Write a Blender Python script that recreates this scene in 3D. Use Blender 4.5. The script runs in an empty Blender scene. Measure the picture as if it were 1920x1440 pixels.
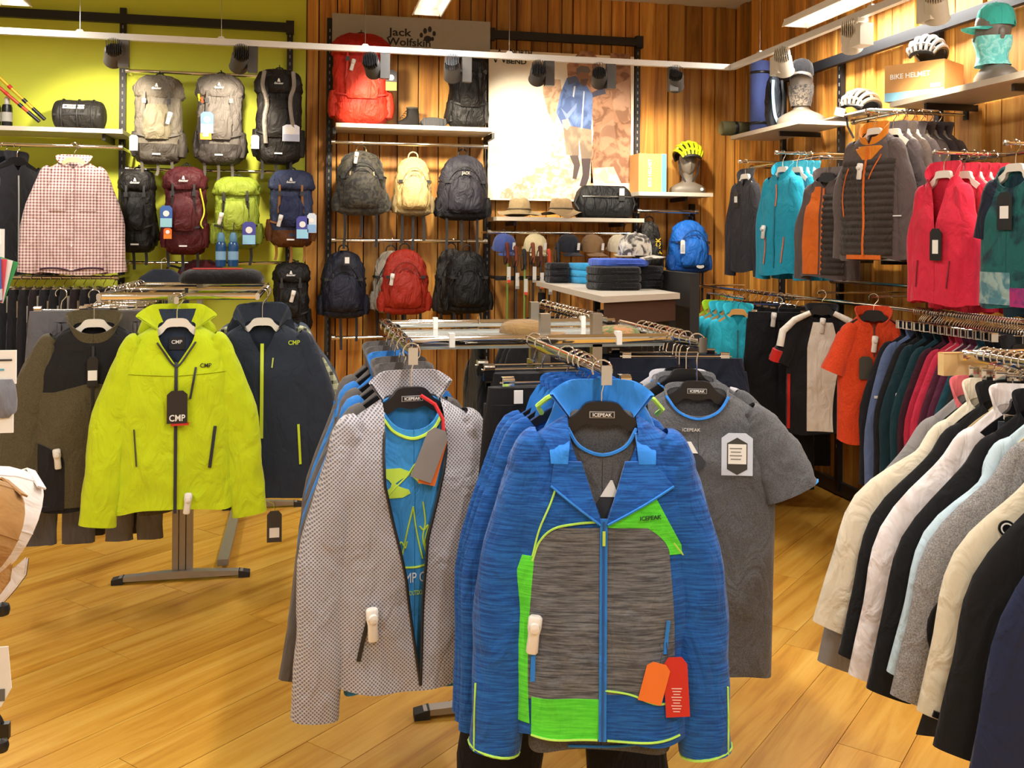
import bpy, bmesh, math, random
import numpy as np
from mathutils import Vector, Matrix
random.seed(7); RNG = np.random.RandomState(11)
R = math.radians; PI = math.pi
scene = bpy.context.scene
C = scene.collection

# ---------------------------------------------------------------- camera, exposure, world
F, CX, HY, H = 1800.0, 960.0, 455.0, 1.55          # focal length in pixels of a 1920x1440 frame, horizon row, eye height
YAW, ROLL = R(12.2), R(0.45)
cd = bpy.data.cameras.new('camera'); cam = bpy.data.objects.new('camera', cd); C.objects.link(cam)
cd.sensor_width = 36.0; cd.lens = F / 1920 * 36; cd.shift_y = -(720 - HY) / 1920
cd.clip_start = 0.02; cd.clip_end = 60
cam.matrix_world = Matrix.Translation((0, 0, H)) @ Matrix.Rotation(-YAW, 4, 'Z') @ Matrix.Rotation(PI / 2, 4, 'X') @ Matrix.Rotation(ROLL, 4, 'Z')
scene.camera = cam
vs = scene.view_settings
vs.view_transform = 'Standard'; vs.look = 'None'; vs.gamma = 1.0; vs.exposure = 0.12; vs.use_curve_mapping = False
w = bpy.data.worlds.new('world'); scene.world = w; w.use_nodes = True
w.node_tree.nodes['Background'].inputs[0].default_value = (1.0, 0.93, 0.82, 1); w.node_tree.nodes['Background'].inputs[1].default_value = 0.0
CEIL, BACK, RIGHT, LEFT, FRONT = 3.40, 7.0, 3.3, -3.6, -2.6
CEIL_W, SPOT_W = 40.0, 80.0         # ceiling luminaire and track spot power

def ray(px, py):
    dx, dy = px - CX, py - HY; c, s = math.cos(ROLL), math.sin(ROLL)
    r = (dx * c + dy * s) / F; u = -(-dx * s + dy * c) / F
    cy, sy = math.cos(YAW), math.sin(YAW)
    return Vector((r * cy + sy, -r * sy + cy, u))
def aty(px, py, Y): d = ray(px, py); t = Y / d.y; return Vector((d.x * t, Y, H + d.z * t))
def atx(px, py, X): d = ray(px, py); t = X / d.x; return Vector((X, d.y * t, H + d.z * t))
def atz(px, py, Z): d = ray(px, py); t = (Z - H) / d.z; return Vector((d.x * t, d.y * t, Z))
def atd(px, py, D): return Vector((0, 0, H)) + ray(px, py) * D

# ---------------------------------------------------------------- materials
def lin(h):
    if isinstance(h, tuple): return h
    v = [int(h[i:i + 2], 16) / 255 for i in (0, 2, 4)]
    return tuple(x / 12.92 if x <= .04045 else ((x + .055) / 1.055) ** 2.4 for x in v)
MATS = {}
def nd(nt, t, **kw):
    n = nt.nodes.new(t)
    for k, v in kw.items():
        if k.startswith('_'): setattr(n, k[1:], v)
        else: n.inputs[k.replace('__', ' ')].default_value = v
    return n
def base(name):
    m = bpy.data.materials.new(name); m.use_nodes = True; nt = m.node_tree
    return m, nt, nt.nodes['Principled BSDF']
def plain(h, rough=.5, metal=0.0, spec=.5, emit=0, coat=0):
    key = ('plain', h, rough, metal, spec, emit, coat)
    if key in MATS: return MATS[key]
    m, nt, b = base('paint')
    c = lin(h); b.inputs['Roughness'].default_value = rough; b.inputs['Metallic'].default_value = metal
    b.inputs['Specular IOR Level'].default_value = spec; b.inputs['Coat Weight'].default_value = coat
    tc = nd(nt, 'ShaderNodeTexCoord'); nz = nd(nt, 'ShaderNodeTexNoise', Scale=35.0, Detail=3.0)
    nt.links.new(tc.outputs['Object'], nz.inputs['Vector'])
    mx = nd(nt, 'ShaderNodeMixRGB', _blend_type='MULTIPLY', Fac=.10); mx.inputs[1].default_value = (*c, 1)
    nt.links.new(nz.outputs['Fac'], mx.inputs[2]); nt.links.new(mx.outputs[0], b.inputs['Base Color'])
    if emit: b.inputs['Emission Color'].default_value = (*c, 1); b.inputs['Emission Strength'].default_value = emit
    MATS[key] = m; return m
def fabric(h, kind='plain', h2=None, scale=1.0, rough=.85, bump=.15, sheen=.15, crease=.45):
    """cloth: plain weave, streaky heather, honeycomb mesh, check or blotchy print, coloured by object coordinates"""
    key = ('fab', h, kind, h2, scale, rough, bump, crease)
    if key in MATS: return MATS[key]
    m, nt, b = base('fabric_' + kind); L = nt.links.new
    c = lin(h); c2 = lin(h2) if h2 else tuple(x * .7 for x in c)
    b.inputs['Roughness'].default_value = rough; b.inputs['Specular IOR Level'].default_value = .25
    b.inputs['Sheen Weight'].default_value = sheen; b.inputs['Sheen Roughness'].default_value = .5
    tc = nd(nt, 'ShaderNodeTexCoord'); mp = nd(nt, 'ShaderNodeMapping'); L(tc.outputs['Object'], mp.inputs['Vector'])
    mix = nd(nt, 'ShaderNodeMixRGB'); mix.inputs[1].default_value = (*c, 1); mix.inputs[2].default_value = (*c2, 1)
    def ramp(src, a, z):
        r = nd(nt, 'ShaderNodeMapRange'); r.inputs['From Min'].default_value = a; r.inputs['From Max'].default_value = z; L(src, r.inputs['Value']); return r.outputs[0]
    hsrc = None
    if kind == 'heather':
        mp.inputs['Scale'].default_value = (14 * scale, 14 * scale, 260 * scale)
        n = nd(nt, 'ShaderNodeTexNoise', Scale=1.0, Detail=3.0, Roughness=.7); L(mp.outputs[0], n.inputs['Vector'])
        L(ramp(n.outputs['Fac'], .38, .62), mix.inputs[0]); hsrc = n.outputs['Fac']
    elif kind == 'melange':
        mp.inputs['Scale'].default_value = (330 * scale,) * 3
        n = nd(nt, 'ShaderNodeTexNoise', Scale=1.0, Detail=2.0); L(mp.outputs[0], n.inputs['Vector'])
        L(ramp(n.outputs['Fac'], .36, .64), mix.inputs[0]); hsrc = n.outputs['Fac']
    elif kind == 'mesh':
        mp.inputs['Scale'].default_value = (300 * scale,) * 3; mp.inputs['Rotation'].default_value = (0, R(45), 0)
        sx = nd(nt, 'ShaderNodeSeparateXYZ'); L(mp.outputs[0], sx.inputs[0]); outs = []
        for ax in ('X', 'Z'):
            s = nd(nt, 'ShaderNodeMath', _operation='PINGPONG'); L(sx.outputs[ax], s.inputs[0]); s.inputs[1].default_value = 1.0; outs.append(s.outputs[0])
        ad = nd(nt, 'ShaderNodeMath', _operation='MULTIPLY'); L(outs[0], ad.inputs[0]); L(outs[1], ad.inputs[1])
        L(ramp(ad.outputs[0], .14, .36), mix.inputs[0]); hsrc = None
    elif kind == 'check':
        sx = nd(nt, 'ShaderNodeSeparateXYZ'); mp.inputs['Scale'].default_value = (85 * scale,) * 3; L(mp.outputs[0], sx.inputs[0])
        outs = []
        for ax in ('X', 'Z'):
            s = nd(nt, 'ShaderNodeMath', _operation='PINGPONG'); L(sx.outputs[ax], s.inputs[0]); s.inputs[1].default_value = 1.0
            g = nd(nt, 'ShaderNodeMath', _operation='GREATER_THAN'); L(s.outputs[0], g.inputs[0]); g.inputs[1].default_value = .62; outs.append(g.outputs[0])
        ad = nd(nt, 'ShaderNodeMath', _operation='ADD'); L(outs[0], ad.inputs[0]); L(outs[1], ad.inputs[1])
        ml = nd(nt, 'ShaderNodeMath', _operation='MULTIPLY'); L(ad.outputs[0], ml.inputs[0]); ml.inputs[1].default_value = .5; L(ml.outputs[0], mix.inputs[0])
    elif kind == 'print':
        mp.inputs['Scale'].default_value = (9 * scale,) * 3
        n = nd(nt, 'ShaderNodeTexNoise', Scale=1.0, Detail=4.0, Distortion=1.2); L(mp.outputs[0], n.inputs['Vector'])
        L(ramp(n.outputs['Fac'], .45, .58), mix.inputs[0])
    elif kind == 'quilt':
        mp.inputs['Scale'].default_value = (1, 1, 32 * scale)
        n = nd(nt, 'ShaderNodeTexWave', _bands_direction='Z', Scale=.5, Distortion=2.0, Detail=2.0); L(mp.outputs[0], n.inputs['Vector'])
        L(ramp(n.outputs['Fac'], .0, .35), mix.inputs[0]); mix.inputs[1].default_value, mix.inputs[2].default_value = (*c2, 1), (*c, 1); hsrc = n.outputs['Fac']
    else:
        n = nd(nt, 'ShaderNodeTexNoise', Scale=420.0, Detail=2.0); L(tc.outputs['Object'], n.inputs['Vector'])
        n2 = nd(nt, 'ShaderNodeTexNoise', Scale=16.0, Detail=3.0); L(tc.outputs['Object'], n2.inputs['Vector'])
        L(ramp(n2.outputs['Fac'], .3, 1.4), mix.inputs[0]); hsrc = n.outputs['Fac']
    wm = nd(nt, 'ShaderNodeMapping'); L(tc.outputs['Object'], wm.inputs['Vector']); wm.inputs['Scale'].default_value = (1.6, 1.6, .75)
    wn = nd(nt, 'ShaderNodeTexNoise', Scale=9.0, Detail=3.0, Roughness=.5, Distortion=1.6); L(wm.outputs[0], wn.inputs['Vector'])
    wb_n = nd(nt, 'ShaderNodeBump', Strength=crease, Distance=.03); L(wn.outputs['Fac'], wb_n.inputs['Height'])
    if bump: L(wb_n.outputs[0], b.inputs['Normal'])
    if hsrc is not None and bump:
        bp = nd(nt, 'ShaderNodeBump', Strength=bump, Distance=.002); L(hsrc, bp.inputs['Height']); L(wb_n.outputs[0], bp.inputs['Normal']); L(bp.outputs[0], b.inputs['Normal'])
    L(mix.outputs[0], b.inputs['Base Color']); MATS[key] = m; return m
def wood(name, dark, mid, light, scale, axis, rough=.55, rnd=.35, bump=.3, knots=True, coat=0.0):
    m, nt, b = base(name); L = nt.links.new
    g = nd(nt, 'ShaderNodeNewGeometry'); oi = nd(nt, 'ShaderNodeObjectInfo')
    sc = nd(nt, 'ShaderNodeVectorMath', _operation='SCALE'); cb = nd(nt, 'ShaderNodeCombineXYZ')
    for k in 'XYZ': L(oi.outputs['Random'], cb.inputs[k])
    L(cb.outputs[0], sc.inputs[0]); sc.inputs['Scale'].default_value = 37.0
    ad = nd(nt, 'ShaderNodeVectorMath', _operation='ADD'); L(g.outputs['Position'], ad.inputs[0]); L(sc.outputs[0], ad.inputs[1])
    rot = nd(nt, 'ShaderNodeMapping'); L(ad.outputs[0], rot.inputs['Vector']); rot.inputs['Rotation'].default_value = axis[1]
    mp = nd(nt, 'ShaderNodeMapping'); L(rot.outputs[0], mp.inputs['Vector']); mp.inputs['Scale'].default_value = axis[0]
    n = nd(nt, 'ShaderNodeTexNoise', Scale=scale, Detail=6.0, Roughness=.65, Distortion=.8); L(mp.outputs[0], n.inputs['Vector'])
    cr = nt.nodes.new('ShaderNodeValToRGB'); e = cr.color_ramp.elements
    e[0].position = .28; e[0].color = (*lin(dark), 1); e[1].position = .68; e[1].color = (*lin(light), 1)
    k = cr.color_ramp.elements.new(.46); k.color = (*lin(mid), 1)
    L(n.outputs['Fac'], cr.inputs[0])
    hs = nd(nt, 'ShaderNodeHueSaturation'); L(cr.outputs[0], hs.inputs['Color'])
    mr = nd(nt, 'ShaderNodeMapRange'); L(oi.outputs['Random'], mr.inputs['Value']); mr.inputs['To Min'].default_value = 1 - rnd; mr.inputs['To Max'].default_value = 1 + rnd * .6
    L(mr.outputs[0], hs.inputs['Value']); out = hs.outputs[0]
    if knots:
        v = nd(nt, 'ShaderNodeTexVoronoi', Scale=2.2); mk = nd(nt, 'ShaderNodeMapping'); L(ad.outputs[0], mk.inputs['Vector']); mk.inputs['Scale'].default_value = (1.5, 1.5, .55); L(mk.outputs[0], v.inputs['Vector'])
        r2 = nd(nt, 'ShaderNodeMapRange'); L(v.outputs['Distance'], r2.inputs['Value']); r2.inputs['From Min'].default_value = .03; r2.inputs['From Max'].default_value = .11
        r2.inputs['To Min'].default_value = .75; r2.inputs['To Max'].default_value = 0.0
        mx = nd(nt, 'ShaderNodeMixRGB'); L(r2.outputs[0], mx.inputs[0]); L(out, mx.inputs[1]); mx.inputs[2].default_value = (*[x * .45 for x in lin(dark)], 1); out = mx.outputs[0]
    L(out, b.inputs['Base Color']); b.inputs['Roughness'].default_value = rough; b.inputs['Coat Weight'].default_value = coat; b.inputs['Coat Roughness'].default_value = .25
    bp = nd(nt, 'ShaderNodeBump', Strength=bump, Distance=.004); L(n.outputs['Fac'], bp.inputs['Height']); L(bp.outputs[0], b.inputs['Normal'])
    return m
CHROME = plain('E8E6E2', .07, 1.0); STEEL = plain('B9B4AC', .28, 1.0); BLACKM = plain('17171A', .45, .2); BLACKP = plain('141416', .38)
ALU = plain('A8A29A', .4, .6); TRACK = plain('D8D5CE', .4); WHITEP = plain('E9E6DF', .35); GREYP = plain('565459', .5); DARKP = plain('2A2A2D', .5)
SHELFM = plain('C9C0B0', .45); RUBBER = plain('2B2B2D', .7); PAPER = plain('F2F0EA', .7); ORANGEP = plain('E8762A', .6); REDP = plain('C8281E', .6)

# ---------------------------------------------------------------- mesh helpers
def sp(x, e): return np.sign(x) * np.abs(x) ** e
class MB:
    """collects primitives; build() links them as ONE mesh object"""
    def __init__(s): s.v = []; s.f = []; s.n = 0
    def add(s, verts, faces):
        s.v.append(np.asarray(verts, float).reshape(-1, 3)); k = s.n
        s.f += [tuple(i + k for i in f) for f in faces]; s.n += len(s.v[-1]); return s
    def box(s, c, d, rz=0.0, ry=0.0, rx=0.0, taper=1.0):
        q = [Vector((x * d[0] / 2 * (taper if z > 0 else 1), y * d[1] / 2 * (taper if z > 0 else 1), z * d[2] / 2)) for z in (-1, 1) for y in (-1, 1) for x in (-1, 1)]
        M = Matrix.Rotation(rz, 3, 'Z') @ Matrix.Rotation(ry, 3, 'Y') @ Matrix.Rotation(rx, 3, 'X')
        return s.add([M @ p + Vector(c) for p in q], [(0, 2, 3, 1), (4, 5, 7, 6), (0, 1, 5, 4), (2, 6, 7, 3), (0, 4, 6, 2), (1, 3, 7, 5)])
    def grid(s, P, cu=False, cv=False):
        P = np.asarray(P, float); m, n = P.shape[:2]; f = []
        for i in range(m if cv else m - 1):
            a = i * n; b = ((i + 1) % m) * n
            for j in range(n if cu else n - 1):
                k = (j + 1) % n; f.append((a + j, a + k, b + k, b + j))
        return s.add(P, f)
    def tube(s, pts, r, n=8, cap=True, close=False):
        pts = [Vector(p) for p in pts]; m = len(pts); rr = r if hasattr(r, '__len__') else [r] * m
        rings = []; up = None
        for i, p in enumerate(pts):
            t = (pts[(i + 1) % m] - pts[i - 1]) if close else (pts[min(i + 1, m - 1)] - pts[max(i - 1, 0)])
            t.normalize()
            if up is None: up = t.orthogonal().normalized()
            u = (up - t * up.dot(t)); u = u.normalized() if u.length > 1e-6 else t.orthogonal().normalized(); up = u; v = t.cross(u)
            rings.append([p + (u * math.cos(a) + v * math.sin(a)) * rr[i] for a in [2 * PI * k / n for k in range(n)]])
        s.grid(np.array([[list(q) for q in g] for g in rings]), True, close)
        if cap and not close:
            k = s.n - m * n; s.f.append(tuple(k + i for i in range(n))[::-1]); s.f.append(tuple(k + (m - 1) * n + i for i in range(n)))
        return s
    def cyl(s, a, b, r, n=12, r2=None): return s.tube([a, b], [r, r if r2 is None else r2], n)
    def lathe(s, prof, c=(0, 0, 0), n=24, sx=1.0, sy=1.0, axis='Z'):
        a = np.linspace(0, 2 * PI, n, endpoint=False); P = np.zeros((len(prof), n, 3))
        for i, (r, z) in enumerate(prof):
            P[i, :, 0] = r * np.cos(a) * sx; P[i, :, 1] = r * np.sin(a) * sy; P[i, :, 2] = z
        if axis == 'Y': P = P[:, :, [0, 2, 1]]
        if axis == 'X': P = P[:, :, [2, 0, 1]]
        return s.grid(P + np.array(c), True)
    def loft(s, zs, ws, ds, yc=0.0, xc=0.0, q=2.6, n=28, wr=0.0, seed=0, flat=1.0, cap=True):
        """stack of superellipse rings: half width ws, half depth ds, centre offsets; flat < 1 squeezes the back half"""
        a = np.linspace(0, 2 * PI, n, endpoint=False); e = 2.0 / q; zs = np.asarray(zs, float); m = len(zs)
        ws, ds, yc, xc = [np.broadcast_to(np.asarray(t, float), (m,)) for t in (ws, ds, yc, xc)]
        P = np.zeros((m, n, 3)); ca, sa = sp(np.cos(a), e), sp(np.sin(a), e); sb = np.where(sa > 0, sa * flat, sa)
        P[:, :, 0] = xc[:, None] + ws[:, None] * ca; P[:, :, 1] = yc[:, None] + ds[:, None] * sb; P[:, :, 2] = zs[:, None]
        if wr:
            A, Z = np.meshgrid(a, zs); h = wr * (np.sin(3 * A + 23 * Z + seed) * np.sin(31 * Z + 2 * A + seed * 1.7) + .6 * np.sin(7 * A - 47 * Z + seed * .7) * np.cos(19 * Z + seed) + .4 * np.sin(11 * A + 71 * Z + seed))
            P[:, :, 0] += h * np.cos(A); P[:, :, 1] += h * np.sin(A)
        s.grid(P, True); k = s.n - m * n
        if cap: s.f.append(tuple(k + i for i in range(n))[::-1]); s.f.append(tuple(k + (m - 1) * n + i for i in range(n)))
        return s
    def prism(s, pts, y0, y1):
        """polygon in x,z extruded between y0 and y1"""
        n = len(pts); v = [(x, y0, z) for x, z in pts] + [(x, y1, z) for x, z in pts]
        f = [tuple(range(n)), tuple(range(2 * n - 1, n - 1, -1))] + [(i, i + n, (i + 1) % n + n, (i + 1) % n) for i in range(n)]
        return s.add(v, f)
    def strip(s, pts, wd, th=.002, nrm=(0, -1, 0)):
        """flat strap along pts, width wd, thickness th, facing nrm"""
        pts = [Vector(p) for p in pts]; N = Vector(nrm).normalized(); m = len(pts); rows = []
        for i, p in enumerate(pts):
            t = (pts[min(i + 1, m - 1)] - pts[max(i - 1, 0)]).normalized(); b = t.cross(N); b = b.normalized() if b.length > 1e-6 else t.orthogonal()
            nn = b.cross(t).normalized()
            rows.append([p - b * wd / 2 - nn * th / 2, p + b * wd / 2 - nn * th / 2, p + b * wd / 2 + nn * th / 2, p - b * wd / 2 + nn * th / 2])
        s.grid(np.array([[list(q) for q in g] for g in rows]), True); k = s.n - 4 * m
        s.f += [(k + 3, k + 2, k + 1, k), tuple(k + 4 * (m - 1) + i for i in range(4))]
        return s
    def move(s, v): s.v = [p + np.array(v) for p in s.v]; return s
    def rotz(s, a):
        c, q = math.cos(a), math.sin(a); M = np.array([[c, q, 0], [-q, c, 0], [0, 0, 1]]); s.v = [p @ M for p in s.v]; return s
    def rotx(s, a):
        c, q = math.cos(a), math.sin(a); M = np.array([[1, 0, 0], [0, c, q], [0, -q, c]]); s.v = [p @ M for p in s.v]; return s
    def roty(s, a):
        c, q = math.cos(a), math.sin(a); M = np.array([[c, 0, -q], [0, 1, 0], [q, 0, c]]); s.v = [p @ M for p in s.v]; return s
    def scale(s, v): s.v = [p * np.array(v) for p in s.v]; return s
    def mesh(s, name, m, smooth=True):
        me = bpy.data.meshes.new(name); me.from_pydata(np.concatenate(s.v).tolist(), [], s.f); me.materials.append(m)
        bm = bmesh.new(); bm.from_mesh(me); bmesh.ops.recalc_face_normals(bm, faces=bm.faces); bm.to_mesh(me); bm.free()
        if smooth:
            me.polygons.foreach_set('use_smooth', [True] * len(me.polygons))
            try: me.set_sharp_from_angle(angle=R(50))
            except Exception: pass
        return me
    def build(s, name, m, parent=None, loc=None, smooth=True):
        return place(name, s.mesh(name, m, smooth), parent, loc)
def place(name, me, parent=None, loc=None, rz=0.0):
    o = bpy.data.objects.new(name, me); C.objects.link(o); o.parent = parent
    if loc is not None: o.location = loc
    if rz: o.rotation_euler.z = rz
    return o
def tag(o, label, cat, group=None):
    o['label'] = label; o['category'] = cat
    if group: o['group'] = group
    return o
def thing(name, label, cat, loc=(0, 0, 0), rz=0.0, group=None):
    o = bpy.data.objects.new(name, None); C.objects.link(o); o.empty_display_size = .05
    o.location = loc; o.rotation_euler.z = rz; return tag(o, label, cat, group)
def struct(o): o['kind'] = 'structure'; return o
def dup(o, loc, rz=None, label=None, group=None, parent=None):
    c = o.copy(); C.objects.link(c); c.parent = parent
    if loc is not None: c.location = loc
    if rz is not None: c.rotation_euler.z = rz
    if label: c['label'] = label
    if group: c['group'] = group
    for ch in o.children: dup(ch, None, parent=c)
    return c
def crom(pts, k):
    """Catmull-Rom samples through rows of numbers"""
    P = np.asarray(pts, float); P = np.vstack([2 * P[0] - P[1], P, 2 * P[-1] - P[-2]]); out = []
    m = len(P) - 3
    for t in np.linspace(0, m, k):
        i = min(int(t), m - 1); u = t - i; a, b, c, d = P[i:i + 4]
        out.append(.5 * (2 * b + (c - a) * u + (2 * a - 5 * b + 4 * c - d) * u * u + (3 * b - a - 3 * c + d) * u ** 3))
    return np.array(out)
def text(name, body, size, m, parent, loc, rz=0.0, rx=PI / 2, ext=.0006, bold=False, align='CENTER', width=None, shear=0.0):
    cu = bpy.data.curves.new(name, 'FONT'); cu.body = body; cu.size = size; cu.extrude = ext; cu.align_x = align; cu.align_y = 'CENTER'; cu.resolution_u = 3; cu.shear = shear
    if bold: cu.offset = size * .018
    t = bpy.data.objects.new(name, cu); C.objects.link(t); bpy.context.view_layer.update()
    me = bpy.data.meshes.new_from_object(t.evaluated_get(bpy.context.evaluated_depsgraph_get())); bpy.data.objects.remove(t)
    if width:
        xs = [v.co.x for v in me.vertices]; k = width / max(1e-6, max(xs) - min(xs))
        for v in me.vertices: v.co.x *= k
    me.materials.clear(); me.materials.append(m)
    o = place(name, me, parent, loc); o.rotation_euler = (rx, 0, rz); return o

# ---------------------------------------------------------------- room shell
GRAIN_V = ((9, 9, .55), (0, 0, 0))
WALLWOOD = wood('wall_wood', '6A3E12', 'BC7C2C', 'E2AC50', 1.2, GRAIN_V, rough=.6, rnd=.42, bump=.4)
FANG = R(47)                               # floor boards run diagonally
FLOORWOOD = wood('floor_wood', 'A86E1C', 'CE9636', 'E0B252', 1.5, ((9, .55, 9), (0, 0, FANG)), rough=.34, rnd=.10, bump=.05, knots=False, coat=.12)
struct(MB().box(((LEFT + RIGHT) / 2, (FRONT + BACK) / 2, -.06), (RIGHT - LEFT, BACK - FRONT, .1)).build('floor', FLOORWOOD, smooth=False))
floor = bpy.data.objects['floor']
bl, bw = 1.28, .192
board = MB().box((0, 0, 0), (1, 1, 1)).mesh('board', FLOORWOOD, False)
dv = Vector((math.sin(FANG), math.cos(FANG), 0)); nv = Vector((math.cos(FANG), -math.sin(FANG), 0)); nb = 0
for i in range(-40, 60):
    off = random.uniform(0, bl)
    for j in range(-10, 12):
        c = nv * (i * bw) + dv * (j * bl + off)
        ok = all(LEFT + .02 < (c + dv * a * bl / 2 + nv * b * bw / 2).x < RIGHT - .02 and (c + dv * a * bl / 2 + nv * b * bw / 2).y < BACK - .02 for a in (-1, 1) for b in (-1, 1))
        if not ok or c.y < .55: continue
        if abs(math.atan2(c.x, c.y) - YAW) > R(36): continue
        o = place('board', board, floor, (c.x, c.y, -.0055 + random.uniform(0, .0006)), -FANG)
        o.scale = (bw - .0022, bl - .0022, .011); nb += 1
wb = struct(MB().box((RIGHT / 2, BACK + .08, CEIL / 2), (RIGHT + .2, .1, CEIL)).build('wall_back', plain('3A2210', .8), smooth=False))
wr = struct(MB().box((RIGHT + .08, (FRONT + BACK) / 2, CEIL / 2), (.1, BACK - FRONT + .2, CEIL)).build('wall_right', plain('3A2210', .8), smooth=False))
plank = MB().box((0, 0, 0), (1, 1, 1)).mesh('plank', WALLWOOD, False)
x = .005
while x < RIGHT - .03:
    pw = min(random.choice((.085, .11, .13, .15)), RIGHT - x); dp = random.choice((0, 0, .012, .02)) if pw < .14 else 0
    o = place('plank', plank, wb, (x + pw / 2, BACK + .015 - dp / 2, CEIL / 2)); o.scale = (pw - .008, .03 + dp, CEIL); x += pw
y = BACK
while y > 1.6:
    pw = random.choice((.085, .11, .13, .15)); dp = random.choice((0, 0, .012, .02)) if pw < .14 else 0
    o = place('plank', plank, wr, (RIGHT + .015 - dp / 2, y - pw / 2, CEIL / 2)); o.scale = (.03 + dp, pw - .008, CEIL); y -= pw
m, nt, b = base('lime_paint'); b.inputs['Roughness'].default_value = .75
n = nd(nt, 'ShaderNodeTexNoise', Scale=60.0, Detail=3.0); bp = nd(nt, 'ShaderNodeBump', Strength=.05); nt.links.new(n.outputs['Fac'], bp.inputs['Height']); nt.links.new(bp.outputs[0], b.inputs['Normal'])
b.inputs['Base Color'].default_value = (*lin('D2DA48'), 1); LIME = m
struct(MB().box((LEFT / 2, BACK + .06, CEIL / 2), (-LEFT + .004, .1, CEIL)).build('wall_back_left', LIME, smooth=False))
CREAM = plain('D9D4C8', .8); CEILM = plain('DEDBD2', .85)
struct(MB().box((LEFT - .05, (FRONT + BACK) / 2, CEIL / 2), (.1, BACK - FRONT, CEIL)).build('wall_left', CREAM, smooth=False))
struct(MB().box(((LEFT + RIGHT) / 2, FRONT - .05, CEIL / 2), (RIGHT - LEFT, .1, CEIL)).build('wall_front', CREAM, smooth=False))
struct(MB().box(((LEFT + RIGHT) / 2, (FRONT + BACK) / 2, CEIL + .05), (RIGHT - LEFT + .2, BACK - FRONT + .2, .1)).build('ceiling', CEILM, smooth=False))
struct(MB().box((RIGHT / 2, BACK - .03, .04), (RIGHT, .03, .08)).build('baseboard_back', DARKP, smooth=False))
struct(MB().box((RIGHT - .03, (BACK + 1.0) / 2, .04), (.03, BACK - 1.0, .08)).build('baseboard_right', DARKP, smooth=False))

# ---------------------------------------------------------------- ceiling luminaires (fluorescent, open-bottomed white trough)
def luminaire(loc, rz, label, length=1.3, power=None, off=None):
    t = thing('ceiling_luminaire' + ('_offscreen' if off else ''), label, 'ceiling light', loc, rz)
    MB().prism([(-.09, 0), (-.07, .05), (.07, .05), (.09, 0), (.082, 0), (.064, .043), (-.064, .043), (-.082, 0)], -length / 2, length / 2).build('housing', WHITEP, t, smooth=False)
    for s in (-1, 1): MB().box((0, s * (length / 2 - .004), .026), (.15, .008, .046)).build('end_cap', WHITEP, t, smooth=False)
    MB().cyl((0, -length / 2 + .03, .018), (0, length / 2 - .03, .018), .013, 10).build('tube', plain('FFF3DC', .4, emit=9), t)
    for s in (-1, 1): MB().cyl((0, s * length * .35, .05), (0, s * length * .35, CEIL - loc[2]), .003, 6).build('hanger_wire', STEEL, t)
    ld = bpy.data.lights.new('tube_light', 'AREA'); ld.shape = 'RECTANGLE'; ld.size = .12; ld.size_y = length - .1; ld.energy = CEIL_W * length / 1.5; ld.color = (1, .975, .94)
    lo = bpy.data.objects.new('ceiling_tube_light_%s_offscreen' % off if off else 'tube_light', ld); C.objects.link(lo); lo.parent = t; lo.location = (0, 0, -.004)
    return t
LZ = 2.92                                   # every trough hangs at the height of the one beside the track
LUM = []                                   # the three troughs in the picture, each the far end of a row that runs on over the sales floor
for px, py, z_, ln, lab in ((30, 12, LZ, 1.2, 'fluorescent trough light hanging over the shelf on the lime wall'), (800, 30, LZ, 1.2, 'fluorescent trough light hanging before the grey brand sign'), (1490, 52, LZ, 1.5, 'long fluorescent trough light beside the pale track of the right wall')):
    q = atz(px, py, z_); luminaire((q.x, q.y - ln / 2, z_), 0, lab, ln); LUM.append((q.x, q.y - ln / 2, z_))
for nm, (x_, y_, z_) in zip(('left', 'middle', 'right'), LUM):
    for row_, yy in (('near', 2.2), ('behind', -.4)):
        o = luminaire((x_, yy, LZ), 0, 'fluorescent trough light under the ceiling over the sales floor', 1.5, off=row_ + '_' + nm); o['group'] = 'ceiling lights over the sales floor'

# ---------------------------------------------------------------- track with spotlights
TZ = 2.78
def corner_track():
    t = thing('lighting_track', 'long pale aluminium lighting track hung on wires, turning at the wood corner', 'lighting track')
    a = aty(-120, 66, 5.9); c = aty(1372, 129, 5.9); d = atx(1372, 129, c.x); e = atx(1720, 2, c.x)
    a.z = c.z = TZ2; d = Vector((c.x, c.y, TZ2)); e = Vector((c.x, 2.9, TZ2)); a = Vector((-2.6, c.y, TZ2))
    L = d.x - a.x
    MB().box(((a.x + d.x) / 2, c.y, TZ2), (L, .034, .036)).build('rail', TRACK, t, smooth=False)
    MB().box((c.x, (c.y + e.y) / 2, TZ2), (.034, c.y - e.y, .036)).build('rail', TRACK, t, smooth=False)
    for px in (150, 415, 685, 955):
        p = aty(px, 70, c.y); MB().cyl((p.x, c.y, TZ2 + .018), (p.x, c.y, CEIL), .002, 6).build('wire', STEEL, t); MB().box((p.x, c.y, TZ2 + .024), (.05, .028, .016), taper=.5).build('clip', TRACK, t, smooth=False)
    for yy in (5.5, 4.3, 3.4): MB().cyl((c.x, yy, TZ2 + .018), (c.x, yy, CEIL), .002, 6).build('wire', STEEL, t); MB().box((c.x, yy, TZ2 + .024), (.028, .05, .016), taper=.5).build('clip', TRACK, t, smooth=False)
    return c
TZ2 = aty(780, 97, 5.9).z
TC = corner_track()
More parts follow.
